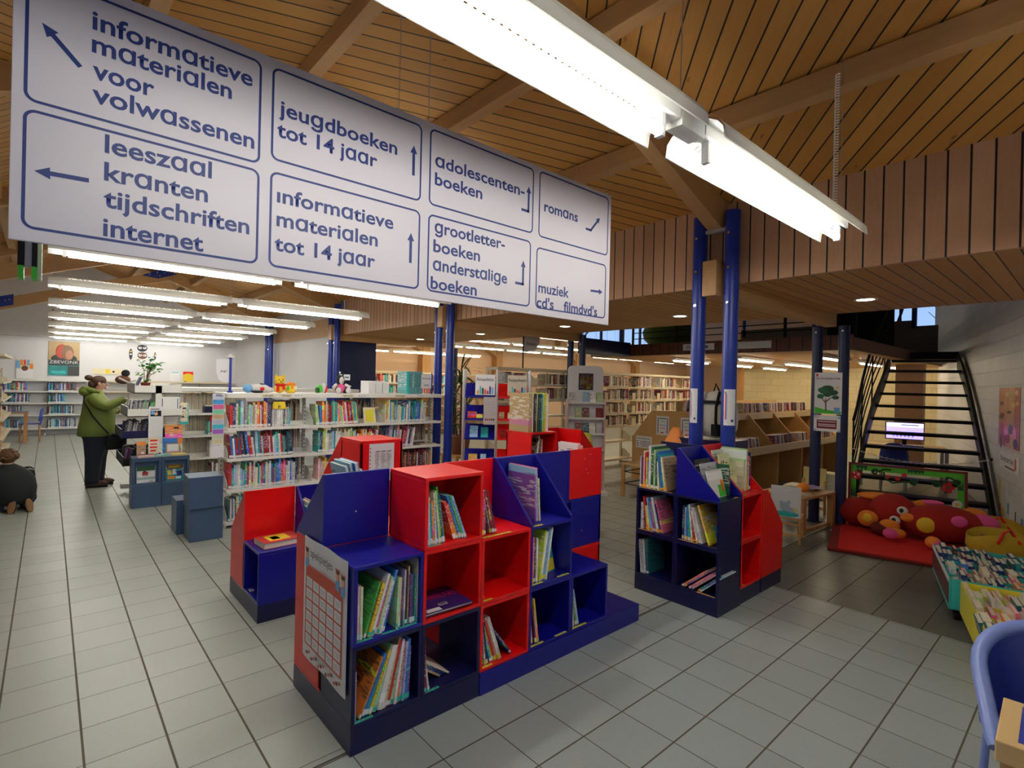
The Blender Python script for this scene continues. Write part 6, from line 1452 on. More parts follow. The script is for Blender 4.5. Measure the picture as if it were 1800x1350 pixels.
# ================================================================ RIGHT CORNER (turned frame: local x = along the block wall away from the camera, local -y = towards the wall)
def ething(name, label, cat, a, e2, z=0.0, turn=0.0, group=None):
    return thing(name, label, cat, E(a, e2, z), RA+R(turn), group)
# posters across the dark twin pillars
def psheet(name, label, y, z, w, h): 
    t = thing(name, label, 'poster', (7.332, y, z), R(-90)); mb = MB(); mb.box(0, -.003, 0, w, 0, h, M['paper']); mb.build('sheet', t); return t
tp = psheet('tree_poster', 'poster of a green tree on the dark blue twin pillars', 2.45, 1.385, .31, .52)
mb = MB(); mb.prism([(0.006, .005), (.304, .005), (.304, .035), (.2, .045), (.1, .06), (.006, .085)], 'y', -.0036, -.003, M['green']); mb.build('printed_hill', tp)
mb = MB(); mb.prism([(.128, .04), (.142, .04), (.139, .15), (.20, .21), (.196, .216), (.137, .17), (.132, .2), (.126, .2), (.127, .16), (.085, .2), (.08, .195), (.124, .14)], 'y', -.0042, -.0036, M['brown']); mb.build('printed_trunk', tp)
for i, (x, z, r1, r2) in enumerate(((.09, .30, .05, .035), (.15, .32, .07, .04), (.21, .27, .06, .035), (.07, .22, .04, .03), (.15, .25, .05, .035), (.24, .21, .04, .025), (.12, .28, .06, .03))):
    mb = MB(); mb.ell((x, -.0046-.0002*i, z), r1, .0006, r2, M['dark_green'] if i % 3 else paint('tree_green', (.02, .16, .07), .5), nu=14, nv=8); mb.build('printed_crown', tp)
mb = MB(); mb.ell((.26, -.0036, .33), .016, .0006, .017, M['yellow'], nu=12, nv=6); mb.build('printed_sun', tp)
mb = MB(); mb.box(.225, -.0042, .02, .29, -.0036, .085, M['sky']); mb.build('printed_box', tp); mb = MB(); mb.box(.015, -.0036, .47, .04, -.003, .505, M['maroon'] if 'maroon' in M else M['red']); mb.build('printed_mark', tp)
text(tp, 'DE TUTJESBOOM', (.015, -.0042, .435), .27, .028, paint('dark_red_ink', (.25, .02, .05), .5), bold=.02)
np_ = psheet('red_notice', 'notice with a dark red panel below the tree poster', 2.45, 1.165, .30, .205)
mb = MB(); mb.box(.035, -.0036, .035, .26, -.003, .145, paint('wine_red', (.22, .012, .03), .5)); mb.build('printed_panel', np_)
mb = MB()
for z in (.12, .085, .065): mb.box(.05, -.0042, z, .245, -.0036, z+.008, M['paper'])
mb.build('printed_lines', np_)
for i in range(3): mb = MB(); mb.prism([(.01, .15+i*.016), (.07, .185+i*.012), (.07, .189+i*.012), (.01, .155+i*.016)], 'y', -.0036, -.003, M['red']); mb.build('printed_stripe', np_)
for x, z in ((.015, .19), (.285, .18), (.015, .015), (.285, .01)): mb = MB(); mb.ell((x, -.0036, z), .012, .0008, .012, M['sky'], nu=12, nv=6); mb.build('printed_dot', np_)
# children's table with chairs
kt = thing('kids_table', 'low wooden children\'s table heaped with picture books', 'table', (6.52, 2.26, 0), R(-6)); mb = MB(); mb.box(0, 0, .40, .80, .56, .43, M['oldwood']); mb.build('tabletop', kt, bevel=.004)
for x, y in ((0, 0), (.73, 0), (0, .49), (.73, .49)): mb = MB(); mb.box(x, y, 0, x+.07, y+.07, .40, M['oldwood']); mb.build('leg', kt, bevel=.003)
mb = MB(); mb.box(.07, .02, .02, .73, .05, .06, M['oldwood']); mb.build('rail', kt)
for i, (x, y, rz, cn, w, l, z) in enumerate(((.04, .18, 10, 'light blue', .26, .2, .432), (.10, .26, -20, 'light pink', .26, .2, .446), (.12, .2, 25, 'light grey', .28, .21, .460), (.36, .22, -8, 'white', .3, .22, .432), (.40, .26, 15, 'light green', .26, .2, .446), (.44, .2, -25, 'lilac', .28, .2, .460), (.42, .24, 6, 'cream', .26, .2, .474), (.2, .0, 30, 'tan', .2, .16, .432))):
    flatbook('picture_book', '%s picture book, %s in the heap on the children\'s table' % (cn, ORD[i]), Matrix.Translation((6.52, 2.26, 0)) @ Matrix.Rotation(R(-6), 4, 'Z') @ frame(x, y, z, rz), w, l, .013, CN[cn], 'books heaped on the children\'s table')
mb = MB(); mb.ell((.0, 0, .055), .12, .06, .055, M['plush_orange']); mb.ell((.1, .02, .05), .05, .05, .05, M['plush_white']); o = mb.build('soft_toy', loc=(6.68, 2.33, .4755)); tag(o, 'crumpled orange and white soft toy at the edge of the children\'s table', 'toy')
def kid_chair(label, loc, rz, back_art, mback):
    t = thing('kids_chair', label, 'chair', loc, R(rz), 'children\'s wooden chairs')
    mb = MB(); mb.box(-.15, -.15, .26, .15, .15, .28, M['beechx']); mb.build('seat', t, bevel=.003)
    for x, y, h in ((-.15, -.15, .26), (.13, -.15, .26), (-.15, .13, .46), (.13, .13, .46)): mb = MB(); mb.box(x, y, 0, x+.025, y+.025, h, M['beech']); mb.build('leg', t, bevel=.002)
    for z in (.08, .20): mb = MB(); mb.box(-.125, .135, z, .13, .15, z+.02, M['beech']); mb.build('rail', t); mb = MB(); mb.box(-.145, -.125, z, -.13, .13, z+.02, M['beech']); mb.build('rail', t); mb = MB(); mb.box(.13, -.125, z, .145, .13, z+.02, M['beech']); mb.build('rail', t)
    mb = MB(); mb.box(-.148, .155, .285, .148, .168, .62, mback); mb.build('backrest', t, bevel=.004)
    if back_art:
        for (x, z, a, b, m_) in back_art: mb = MB(); mb.ell((x, .1695, z), a, .0012, b, m_, nu=16, nv=8); mb.build('printed_shape', t)
    return t
bearb = paint('pale_blue_print', (.42, .55, .66), .5)
kid_chair('white backed children\'s chair with a pale blue teddy print', E(6.62, -.66, 0), 105+0, [(0, .32, .13, .03, M['teal']), (.01, .40, .05, .05, bearb), (-.05, .365, .06, .03, bearb), (.045, .44, .018, .018, bearb), (-.03, .45, .018, .018, bearb), (.02, .41, .006, .006, M['ink']), (-.01, .41, .006, .006, M['ink']), (-.09, .37, .03, .025, paint('pale_yellow_print', (.75, .66, .25), .5))], M['paper'])
kid_chair('yellow backed children\'s chair on the far side of the low table', (7.72, 2.62, 0), -95, None, paint('pale_yellow_back', (.74, .62, .22), .5))
kid_chair('dark wooden children\'s chair at the near left of the low table', (6.75, 3.02, 0), 0, None, M['navy'])
mb = MB(); mb.ell((0, 0, .012), .05, .03, .012, M['paper']); tag(mb.build('crumpled_tissue', loc=E(7.36, -.24, 0)), 'crumpled white tissue on the floor by the dark pillar', 'tissue')
# rug
rg = ething('rug', 'red padded play rug in the reading corner', 'rug', 6.44, -.26)
mb = MB(); mb.box(0, -1.55, 0, 1.95, 0, .03, paint('rug_border', (.22, .012, .01), .95, .1, 60, bump=.5)); mb.build('border', rg, bevel=.008)
mb = MB(); mb.box(.03, -1.5, .03, 1.9, -.09, .036, paint('rug_red', (.62, .012, .01), .95, .1, 60, bump=.6)); mb.build('field', rg)
# plush creature lying on the rug
pl_ = ething('plush_toy', 'large dark red plush toy with round patches lying on the rug', 'toy', 7.55, .45, .0365)
def ep(a, e2, z): return (a-7.55, -(e2-.45), z)
def pe(name, c, r, m_, rot=None, parent=pl_): 
    mb = MB(); Mx = None
    if rot: Mx = Matrix.Rotation(R(rot[2]), 3, 'Z') @ Matrix.Rotation(R(rot[1]), 3, 'Y') @ Matrix.Rotation(R(rot[0]), 3, 'X')
    mb.ell(ep(*c), *r, m_, Mx, 20, 14); return mb.build(name, parent)
pe('body', (7.50, .78, .20), (.24, .38, .20), M['plush_red'], (0, 0, 10))
pe('head', (7.62, .34, .23), (.24, .24, .22), M['plush_red'])
pe('hood', (7.75, .02, .17), (.22, .24, .17), M['plush_red']); pe('crest', (7.78, .2, .37), (.10, .22, .05), M['plush_orange'], (0, 0, 0))
for c in ((7.42, .10, .16), (7.9, .18, .3)): pe('ear', c, (.08, .105, .095), M['plush_orange'])
pe('inner_ear', (7.35, .09, .18), (.03, .05, .05), M['plush_yellow'])
pe('scarf', (7.35, .22, .08), (.10, .10, .07), paint('maroon_plush', (.14, .01, .012), .95)); pe('brow', (7.33, .30, .13), (.06, .10, .07), M['plush_orange'])
for c in ((7.40, .42, .30), (7.36, .35, .19)):
    e_ = pe('eye', c, (.035, .055, .05), M['plush_white'], (20, 0, 0)); mb = MB(); p = ep(c[0]-.03, c[1]-.012, c[2]+.008); mb.ell(p, .012, .022, .025, M['plush_black'], nu=12, nv=8); mb.build('pupil', pl_)
pe('snout', (7.36, .47, .24), (.06, .075, .05), M['plush_orange'])
pe('paw', (7.16, .35, .09), (.10, .07, .055), M['plush_orange'], (0, 0, -70)); pe('paw_pad', (7.10, .30, .09), (.06, .07, .058), M['plush_pink'])
pe('foot', (7.02, .66, .08), (.09, .07, .06), M['plush_orange']); pe('foot_pad', (6.98, .69, .07), (.06, .05, .05), M['plush_pink']); pe('foot', (7.55, 1.12, .24), (.10, .15, .10), M['plush_pink'], (0, 20, 10)); pe('tail', (7.9, 1.1, .28), (.06, .12, .06), M['plush_orange'])
pe('arm', (7.75, .68, .34), (.06, .16, .06), M['plush_orange'], (0, 0, 10))
for c, r, m_ in (((7.27, .62, .20), (.025, .085, .085), M['plush_yellow']), ((7.285, .90, .28), (.03, .07, .06), M['plush_pink']), ((7.72, .72, .38), (.06, .10, .03), M['plush_pink'])): pe('patch', c, r, m_)
# mirror panel
mp = ething('play_panel', 'long clear play panel in a dark red frame with a green jungle border', 'panel', 8.60, -.12, .0)
tilt = Matrix.Translation((0, 0, .04)) @ Matrix.Rotation(R(-7), 4, 'Y')
mpan = bpy.data.objects.new('frame_group', None); bpy.data.objects.remove(mpan)
def mpart(name, fn, m_=None):
    mb = MB(); fn(mb); mb.v = [tuple(tilt.inverted_safe() @ Vector(v)) if 0 else tuple(Matrix.Rotation(R(7), 4, 'Y') @ Vector(v)) for v in mb.v]; mb.v = [(x, y, z+.04) for x, y, z in mb.v]; return mb.build(name, mp)
mred = paint('mirror_frame_red', (.20, .008, .012), .4)
mw, mh = 1.26, .66
def f_(mb):
    for y0, z0, y1, z1 in ((0, 0, -mw, .03), (0, mh-.03, -mw, mh), (0, .03, -.03, mh-.03), (-mw+.03, .03, -mw, mh-.03)): mb.box(-.02, y0, z0, .02, y1, z1, mred)
mpart('frame', f_)
mir, nt, b = newmat('clear_acrylic'); b.inputs['Transmission Weight'].default_value = 1; b.inputs['Roughness'].default_value = .02; b.inputs['IOR'].default_value = 1.1; b.inputs['Base Color'].default_value = (.80, .78, .76, 1)
mpart('clear_window', lambda mb: mb.box(-.002, -.03, .03, .002, -mw+.03, mh-.03, mir))
lg = paint('border_green', (.10, .62, .02), .45)
def f_(mb):
    for y0, z0, y1, z1 in ((-.03, .03, -mw+.03, .10), (-.03, mh-.10, -mw+.03, mh-.03), (-.03, .10, -.09, mh-.10), (-mw+.10, .10, -mw+.03, mh-.10)): mb.box(-.007, y0, z0, -.0045, y1, z1, lg)
mpart('green_border', f_)
def disc(mb, y, z, r, m_, x=-.009, rz=None): mb.ell((x, -y, z), .0015, r, rz or r, m_, nu=18, nv=8)
def flower(y, z, r, petal, mid, n=8, x=-.009):
    def f(mb):
        for i in range(n):
            t_ = 2*math.pi*i/n; mb.ell((x, -(y+r*.65*math.cos(t_)), z+r*.65*math.sin(t_)), .0012, r*.36, r*.36, petal, nu=10, nv=6)
        mb.ell((x-.001, -y, z), .0015, r*.62, r*.62, petal, nu=14, nv=6)
    mpart('printed_petals', f); mpart('printed_flower_centre', lambda mb: disc(mb, y, z, r*.4, mid, x-.003))
flower(.10, .13, .065, M['paper'], M['yellow'], 10); flower(1.16, .24, .055, M['paper'], M['yellow'], 9); flower(1.09, .11, .085, M['brown'], M['yellow'], 10); flower(.32, .135, .035, M['brown'], M['yellow'], 8); flower(1.07, .44, .07, M['red'], M['maroon'] if 'maroon' in M else M['brown'], 5)
mpart('printed_toadstool', lambda mb: disc(mb, .09, .49, .06, M['red'])); mpart('printed_spots', lambda mb: [disc(mb, .065, .52, .013, M['paper'], -.011), disc(mb, .115, .50, .016, M['paper'], -.011), disc(mb, .08, .46, .012, M['paper'], -.011)])
mpart('printed_snail_body', lambda mb: mb.tube([(-.009, -.66, .20), (-.009, -.66, .15), (-.009, -.70, .08), (-.009, -.82, .065)], [.024, .022, .018, .01], M['yellow'], n=6)); mpart('printed_snail_shell', lambda mb: disc(mb, .75, .135, .062, M['red'], -.013))
def spiral(y, z, r, s_=1, tail=()):
    pts = [(-.009, -(y+s_*r*(1-i/30)*math.cos(i*.42)), z+r*(1-i/30)*math.sin(i*.42)) for i in range(26)]
    mpart('printed_curl', lambda mb: mb.tube([(-.009, -a, c) for a, c in tail]+pts, .012, M['dark_green'], n=5))
spiral(.30, .555, .04, 1, ((.48, .60), (.40, .60))); spiral(.72, .46, .045, 1, ((.40, .56), (.42, .47), (.50, .43), (.62, .46))); spiral(.95, .47, .045, -1, ((1.06, .56), (1.0, .46))); spiral(1.15, .51, .04, 1, ((1.05, .57), (1.1, .56))); spiral(.55, .14, .04, -1, ((.68, .07), (.62, .13))); spiral(.87, .10, .03, 1)
for (y, z) in ((.44, .505), (.55, .49), (.62, .545)): mpart('printed_tulip', lambda mb: mb.prism([(-(y-.025), z+.03), (-(y-.03), z-.01), (-y, z-.03), (-(y+.03), z-.01), (-(y+.025), z+.03), (-(y+.01), z+.012), (-y, z+.035), (-(y-.01), z+.012)], 'x', -.012, -.009, M['red']))
def leaf(y, z, w, h): mpart('printed_leaf', lambda mb: mb.prism([(-(y-w), z), (-(y-w*.6), z+h), (-(y-w*.25), z+h*.3), (-y, z+h*1.1), (-(y+w*.3), z+h*.3), (-(y+w*.7), z+h), (-(y+w), z)], 'x', -.0095, -.0075, M['dark_green']))
leaf(.15, .625, .07, -.07); leaf(.70, .625, .05, -.05); leaf(.78, .625, .05, -.05); leaf(.46, .035, .06, .07); leaf(.95, .035, .06, .06); leaf(1.2, .035, .03, .09); leaf(.06, .2, .03, .15); leaf(1.19, .42, .03, .12)
# chain across the stair
ch = ething('chain', 'white plastic chain slung across the foot of the stair', 'chain', 8.95, -.08, .86)
P0, P1 = Vector((0, 0, 0)), Vector((.86, -1.62, -.09))
nl = 46; mlink = MB(); mlink.tube([(.019*math.cos(t_)*1.15, .010*math.sin(t_), 0) for t_ in [2*math.pi*i/10 for i in range(10)]], .0032, M['paper'], n=5, closed=True); mel = mlink.mesh('chain_link')
for i in range(nl):
    f = (i+.5)/nl; p = P0.lerp(P1, f)+Vector((0, 0, -.30*4*f*(1-f)*.45)); f2 = f+.01; q = P0.lerp(P1, f2)+Vector((0, 0, -.30*4*f2*(1-f2)*.45)); d = (q-p).normalized()
    o = bpy.data.objects.new('chain_link', mel); COL.objects.link(o); o.parent = ch
    o.matrix_local = Matrix.Translation(p) @ d.to_track_quat('X', 'Z').to_matrix().to_4x4() @ Matrix.Rotation(R(90*(i % 2)), 4, 'X')
mb = MB(); mb.ell(tuple(P1), .02, .02, .02, M['black'], nu=8, nv=6); mb.build('wall_hook', ch)
# open stair
TR = [(.20, 9.34, -.02), (.41, 9.58, .02), (.62, 9.83, .05), (.83, 10.10, .08), (1.04, 10.38, .12), (1.25, 10.66, .17), (1.46, 10.95, .22), (1.67, 11.25, .29), (1.88, 11.60, .36), (2.09, 12.0, .42), (2.30, 12.5, .48)]
sr = ething('open_stair', 'open black steel stair rising along the white block wall', 'stair', 9.2, 0)
def sl(a, e2, z): return (a-9.2, -e2, z)
for z, a, e in TR:
    mb = MB(); p = sl(a, e, z); mb.box(p[0]-.02, -e, z-.045, p[0]+.24, -1.46, z, M['black']); mb.build('tread', sr)
for side in (0, 1):
    mb = MB(); pts = [(a, (e-.03) if side == 0 else 1.47, z) for z, a, e in TR]; pts = [(pts[0][0]-.22, pts[0][1]-(.02 if side == 0 else 0), .0)]+pts
    for i in range(len(pts)-1):
        p, q = sl(*pts[i]), sl(*pts[i+1]); w = .02
        mb.add([(p[0]-.03, p[1]-w, p[2]-.16 if i else 0), (p[0]-.03, p[1]+w, p[2]-.16 if i else 0), (q[0]-.03, q[1]+w, q[2]-.16), (q[0]-.03, q[1]-w, q[2]-.16), (p[0]-.03, p[1]-w, p[2]+.10), (p[0]-.03, p[1]+w, p[2]+.10), (q[0]-.03, q[1]+w, q[2]+.10), (q[0]-.03, q[1]-w, q[2]+.10)], [(0, 1, 2, 3), (7, 6, 5, 4), (0, 4, 5, 1), (1, 5, 6, 2), (2, 6, 7, 3), (3, 7, 4, 0)], M['black'])
    mb.build('stringer', sr)
for k, dz in enumerate((.30, .48, .66, .84, 1.05)):
    mb = MB(); mb.tube([sl(a, e-.06, z+dz) for z, a, e in TR]+[sl(13.0, .44, 2.4+dz)], .022 if k == 4 else .011, M['black'], n=8); mb.build('handrail' if k == 4 else 'rail', sr)
for i in (0, 3, 6, 9): z, a, e = TR[i]; mb = MB(); p = sl(a, e-.06, z); mb.box(p[0]-.02, p[1]-.012, z-.1, p[0]+.02, p[1]+.012, z+1.05, M['black']); mb.build('baluster', sr)
mb = MB(); mb.box(3.5, -1.5, 2.32, 6.5, .6, 2.46, M['black']); mb.build('landing', sr)
mb = MB(); mb.box(3.45, -.52, 2.46, 3.5, .6, 3.35, M['black']); mb.build('landing_screen', sr)
# computer desk behind the stair
dk = ething('computer_desk', 'wooden computer desk behind the open stair', 'desk', 11.35, .1); mb = MB(); mb.box(0, -1.15, .70, .7, .1, .73, M['beechx']); mb.build('desktop', dk)
for x, y in ((.03, .07), (.03, -1.12), (.64, .07), (.64, -1.12)): mb = MB(); mb.box(x, y-.03, 0, x+.05, y+.02, .70, M['grey_metal']); mb.build('leg', dk)
mn = ething('monitor', 'computer monitor showing a lilac web page behind the stair', 'monitor', 11.6, .66, .7305); mb = MB(); mb.box(0, -.28, .11, .04, .28, .42, M['black']); mb.box(.01, -.03, .02, .04, .03, .12, M['black']); mb.box(-.06, -.12, 0, .1, .12, .02, M['black']); mb.build('casing', mn)
mb = MB(); mb.box(-.002, -.265, .125, 0, .265, .405, glow('screen_lilac', (.28, .22, .95), 1.3)); mb.build('screen', mn); mb = MB(); scd = glow('screen_dark', (.10, .10, .35), .5); scw = glow('screen_white', (.65, .62, 1.0), 1.6)
mb.box(-.004, -.26, .335, -.0022, .26, .40, scw)
for i in range(6): mb.box(-.0045, -.13+i*.055, .16, -.0025, -.10+i*.055, .20, scd)
mb.box(-.0045, -.2, .36, -.004, .05, .38, scd); mb.build('screen_page', mn)
kb = ething('keyboard', 'dark keyboard on the computer desk', 'keyboard', 11.42, .70, .7305); mb = MB(); mb.box(0, -.22, 0, .14, .22, .02, M['black']); mb.build('case', kb); mb = MB(); [mb.box(.012+j*.03, -.2+i*.03, .02, .036+j*.03, -.176+i*.03, .026, M['grey_metal']) for i in range(13) for j in range(4)]; mb.build('keys', kb)
shell_chair('blue shell chair at the computer desk behind the stair', E(10.95, .48, 0), math.degrees(RA)+90, M['chair_blue'], legs='metal', h=.84)
# wall things (on the block wall, facing local +y)
def wthing(name, label, cat, a, z): return ething(name, label, cat, a, 1.549, z)
wp = wthing('warm_poster', 'tall red and orange abstract poster on the white block wall', 'poster', 8.35, 1.02)
def wbox(t, nm, x0, z0, x1, z1, m_, d=.003, d0=0): mb = MB(); mb.box(x0, d0, z0, x1, d, z1, m_); return mb.build(nm, t)
wcol = [(.50, .16, .05), (.55, .22, .10), (.60, .30, .12), (.42, .06, .04)]
for i in range(4):
    x1 = 1.12-i*.28; wbox(wp, 'sheet', x1-.28, 0, x1, .75, paint('warm_print', wcol[i], .45, .5, 5))
for i in range(10): mb = MB(); rnd = random.Random(20+i); mb.ell((rnd.uniform(.1, 1.0), .003, rnd.uniform(.05, .25)), rnd.uniform(.06, .14), .0012, rnd.uniform(.05, .12), (paint('magenta_print', (.40, .03, .12), .5, .3, 8), M['red'], M['purple'])[i % 3], nu=14, nv=6); mb.build('printed_shape', wp)
for i in range(8): mb = MB(); rnd = random.Random(50+i); mb.ell((rnd.uniform(.1, 1.0), .003, rnd.uniform(.35, .7)), rnd.uniform(.08, .16), .0012, rnd.uniform(.015, .04), (M['brown'], paint('gold_print', (.70, .42, .12), .4, .3, 9))[i % 2], nu=14, nv=6); mb.build('printed_shape', wp)
bs_ = wthing('lettered_card', 'white card lettered Boekstart.be on the block wall', 'sign', 8.35, .73); wbox(bs_, 'card', 0, 0, 1.0, .21, M['paper']); text(bs_, 'Boekstart.be', (.93, .0036, .10), .66, .10, M['ink'], facing='+y', bold=.01); wbox(bs_, 'printed_bar', .12, .05, .20, .18, M['red'], .004, .003); wbox(bs_, 'printed_rule', .2, .03, .7, .05, M['brown'], .004, .003)
gc = wthing('growth_chart', 'strip of child drawings low on the block wall', 'poster', 7.7, .10); wbox(gc, 'sheet', 0, .0, 1.75, .34, M['paper'], .0025)
for i, (x, z, w, h, m_) in enumerate(((1.62, .14, .08, .34, M['tan'] if 'tan' in M else M['yellow']), (1.60, .06, .13, .10, M['red']), (1.40, .03, .16, .10, M['yellow']), (1.12, .10, .09, .14, M['sky']), (.95, .02, .03, .05, M['ink']), (.75, .08, .05, .12, M['ink']), (.45, .06, .1, .12, M['sky']), (.2, .05, .08, .14, M['pink']))):
    wbox(gc, 'printed_shape', x-w/2, z, x+w/2, z+h, m_, .0035, .0025)
for i in range(9): mb = MB(); x = 1.7-i*.19; mb.prism([(x-.03, .32), (x+.03, .32), (x, .42+.05*(i % 2))], 'y', .0005, .0025, M['paper']); mb.build('paper_point', gc)
# yellow baskets
for k, (a, e2) in enumerate(((7.78, 1.26), (7.10, 1.20))):
    t = ething('fabric_basket', ('rear yellow fabric basket by the block wall with magazines on top', 'front yellow fabric basket by the block wall with a dark green book')[k], 'basket', a, e2, 0, (0, 6)[k], 'yellow fabric baskets')
    ym = paint('mustard_canvas', (.50, .34, .02), .85, .12, 20, bump=.3)
    vs = []; n = 24; mb = MB()
    for j, (z, s_) in enumerate(((0, .82), (.012, .86), (.14, 1.0), (.27, .98), (.27, .94), (.14, .95), (.02, .82))):
        for i in range(n):
            t_ = 2*math.pi*i/n; zz = z+(.035*math.cos(2*t_) if z > .2 else 0); vs.append((.20*s_*math.copysign(abs(math.cos(t_))**.7, math.cos(t_)), .27*s_*math.copysign(abs(math.sin(t_))**.7, math.sin(t_)), zz))
    fs = [(j*n+i, j*n+(i+1) % n, (j+1)*n+(i+1) % n, (j+1)*n+i) for j in range(6) for i in range(n)]+[tuple(range(n-1, -1, -1)), tuple(6*n+i for i in range(n))]
    mb.add(vs, fs, ym, True); mb.build('body', t); mb = MB(); mb.tube([(-.19, .08, .22), (-.20, .04, .33), (-.16, -.02, .36), (-.19, -.09, .24)], .014, M['red'], n=6); mb.build('handle', t)
    Mb = Matrix.Translation(E(a, e2, 0)) @ Matrix.Rotation(RA, 4, 'Z')
    for q in range(3):
        cn = (('light green', 'white', 'tan'), ('dark green', 'dark green', 'dark blue'))[k][q]
        mb = MB(); mb.box(-.12, -.16, 0, .12, .16, .012, M['cover']); o = mb.build('magazine'); o.matrix_world = Mb @ Matrix.Translation((-.02+.02*q, .02-.03*q, .19+.014*q)) @ Matrix.Rotation(R(10*q-8), 4, 'Z'); o.color = (*CN[cn], 1)
        tag(o, '%s magazine, %s from the bottom in the %s yellow basket' % (cn, ORD[q], ('rear', 'front')[k]), 'magazine', 'magazines in the yellow baskets')
# rolling book bins
def book_bin(label, a0, a1, e0, e1_, m_, rows_, place, plum=False):
    t = ething('book_bin', label, 'bin', a0, e0, 0); L, Wd = a1-a0, e1_-e0
    mb = MB(); z0, z1 = .09, .315; w = .012
    mb.box(0, -Wd, z0, L, 0, z0+w, m_); mb.box(0, -w, z0+w, L, 0, z1, m_); mb.box(0, -Wd, z0+w, L, -Wd+w, z1, m_); mb.box(0, -Wd+w, z0+w, w, -w, z1, m_); mb.box(L-w, -Wd+w, z0+w, L, -w, z1, m_); mb.build('body', t, bevel=.003)
    if plum: mb = MB(); mb.box(.0, 0, z0+.04, L-.0, .003, z1, paint('faded_plum_print', (.10, .03, .04), .5, .5, 12)); mb.build('printed_side', t); mb = MB(); mb.box(0, .0, z1-.03, L, .004, z1+.003, M['paper']); mb.build('edge_tape', t)
    nr = len(rows_)
    for i in range(1, nr): x = L*i/nr; mb = MB(); mb.box(x-.005, -Wd+w, z0+w, x+.005, -w, z1-.02, m_); mb.build('partition', t)
    for x in (.08, L-.08, L*.5):
        for y in (-.06, -Wd+.06):
            mb = MB(); mb.cyl((x, y-.02, .045), (x, y+.02, .045), .045, M['black'], n=14); mb.build('wheel', t); mb = MB(); mb.box(x-.012, y-.025, .045, x+.012, y+.025, .09, M['black']); mb.build('fork', t)
    Mb = Matrix.Translation(E(a0, e0, 0)) @ Matrix.Rotation(RA, 4, 'Z')
    for i, cols in enumerate(rows_):
        x = L*i/nr
        F = Mb @ Matrix.Translation((x+.012, -.014, z0+w+.001)) @ Matrix.Rotation(R(-90), 4, 'Z')
        shelf_books('%s row from near end of %s' % (ORD[i], place), F, .01, Wd-.06-.1*(i % 2), cols, (.16, .25), (.018, .042), (L/nr-.06, L/nr-.03), lean=-6, leanvar=9, name='board_book', y=.0, lab=False, gapp=.06)
bc = ['red', 'light green', 'cream', 'cream', 'white', 'dark blue', 'dark teal', 'orange', 'tan', 'light pink', 'pink', 'cream', 'white', 'yellow']; bb_ = ['dark blue', 'dark blue', 'dark teal', 'blue', 'cream', 'teal', 'maroon', 'dark blue']
book_bin('turquoise rolling book bin beside the play rug', 5.02, 6.06, .57, 1.47, M['teal'], [bc, bc, bb_, bb_, bb_], 'the turquoise bin', True)
book_bin('yellow rolling book bin beyond the blue chair', 3.92, 4.99, .63, 1.47, M['yellow_tape'], [bc, bc, bc, bc, bc], 'the yellow bin')
# chair and desk in the front right corner
t = thing('tub_chair', 'light blue plastic chair tucked under the pale wooden desk', 'chair', (2.70, .06, 0), R(-73))
mb = MB(); n = 31; rows_ = 8; plan = []
for i in range(n):
    f = i/(n-1)
    if f < .25: q = f/.25; plan.append((-.225, -.20+.24*q, .47+.16*q))
    elif f > .75: q = (1-f)/.25; plan.append((.225, -.20+.24*q, .47+.16*q))
    else: a_ = math.pi*(1-(f-.25)/.5); plan.append((.225*math.cos(a_), .04+.20*math.sin(a_), .63+.135*math.sin(a_)))
vs = []
for j in range(rows_):
    f = j/(rows_-1); k_ = .88+.12*f
    for (x, y, z) in plan: vs.append((x*k_, y*k_+.01*f, .44+(z-.44)*f))
m0 = len(vs)
for (x, y, z) in list(vs): vs.append((x*1.05, y*1.05+.004, z))
fs = []
for j in range(rows_-1):
    for i in range(n-1): a = j*n+i; fs += [(a, a+n, a+n+1, a+1), (m0+a, m0+a+1, m0+a+n+1, m0+a+n)]
mb.add(vs, fs, M['chair_blue'], True); mb.build('backrest', t)
mb = MB(); top = [(x*1.03, y*1.03+.012, z) for x, y, z in plan]
mb.tube(top, [.02]+[.026]*(n-2)+[.02], M['chair_light'], n=12); mb.build('rim', t)
mb = MB(); mb.lathe([(0, .432), (.21, .432), (.235, .445), (.235, .452), (0, .446)], (0, .02, 0), M['chair_blue'], 24); mb.build('seat', t)
for x, y in ((-.18, -.14), (.18, -.14), (-.17, .2), (.17, .2)): mb = MB(); mb.cyl((x*1.12, y*1.12, 0), (x, y, .44), .014, M['chair_light'], n=10); mb.build('leg', t)
t = thing('study_desk', 'pale wooden desk at the bottom right corner', 'desk', (1.99, .185, 0), R(2)); mb = MB(); mb.box(0, -.75, .66, .30, 0, .72, M['beechx']); mb.build('desktop', t, bevel=.004)
mb = MB(); mb.box(.03, -.73, .72, .27, -.045, .7215, M['chair_blue']); mb.build('desk_pad', t)
for x, y in ((.02, -.06), (.02, -.72), (.23, -.06), (.23, -.72)): mb = MB(); mb.box(x, y, 0, x+.05, y+.05, .66, M['beech']); mb.build('leg', t)
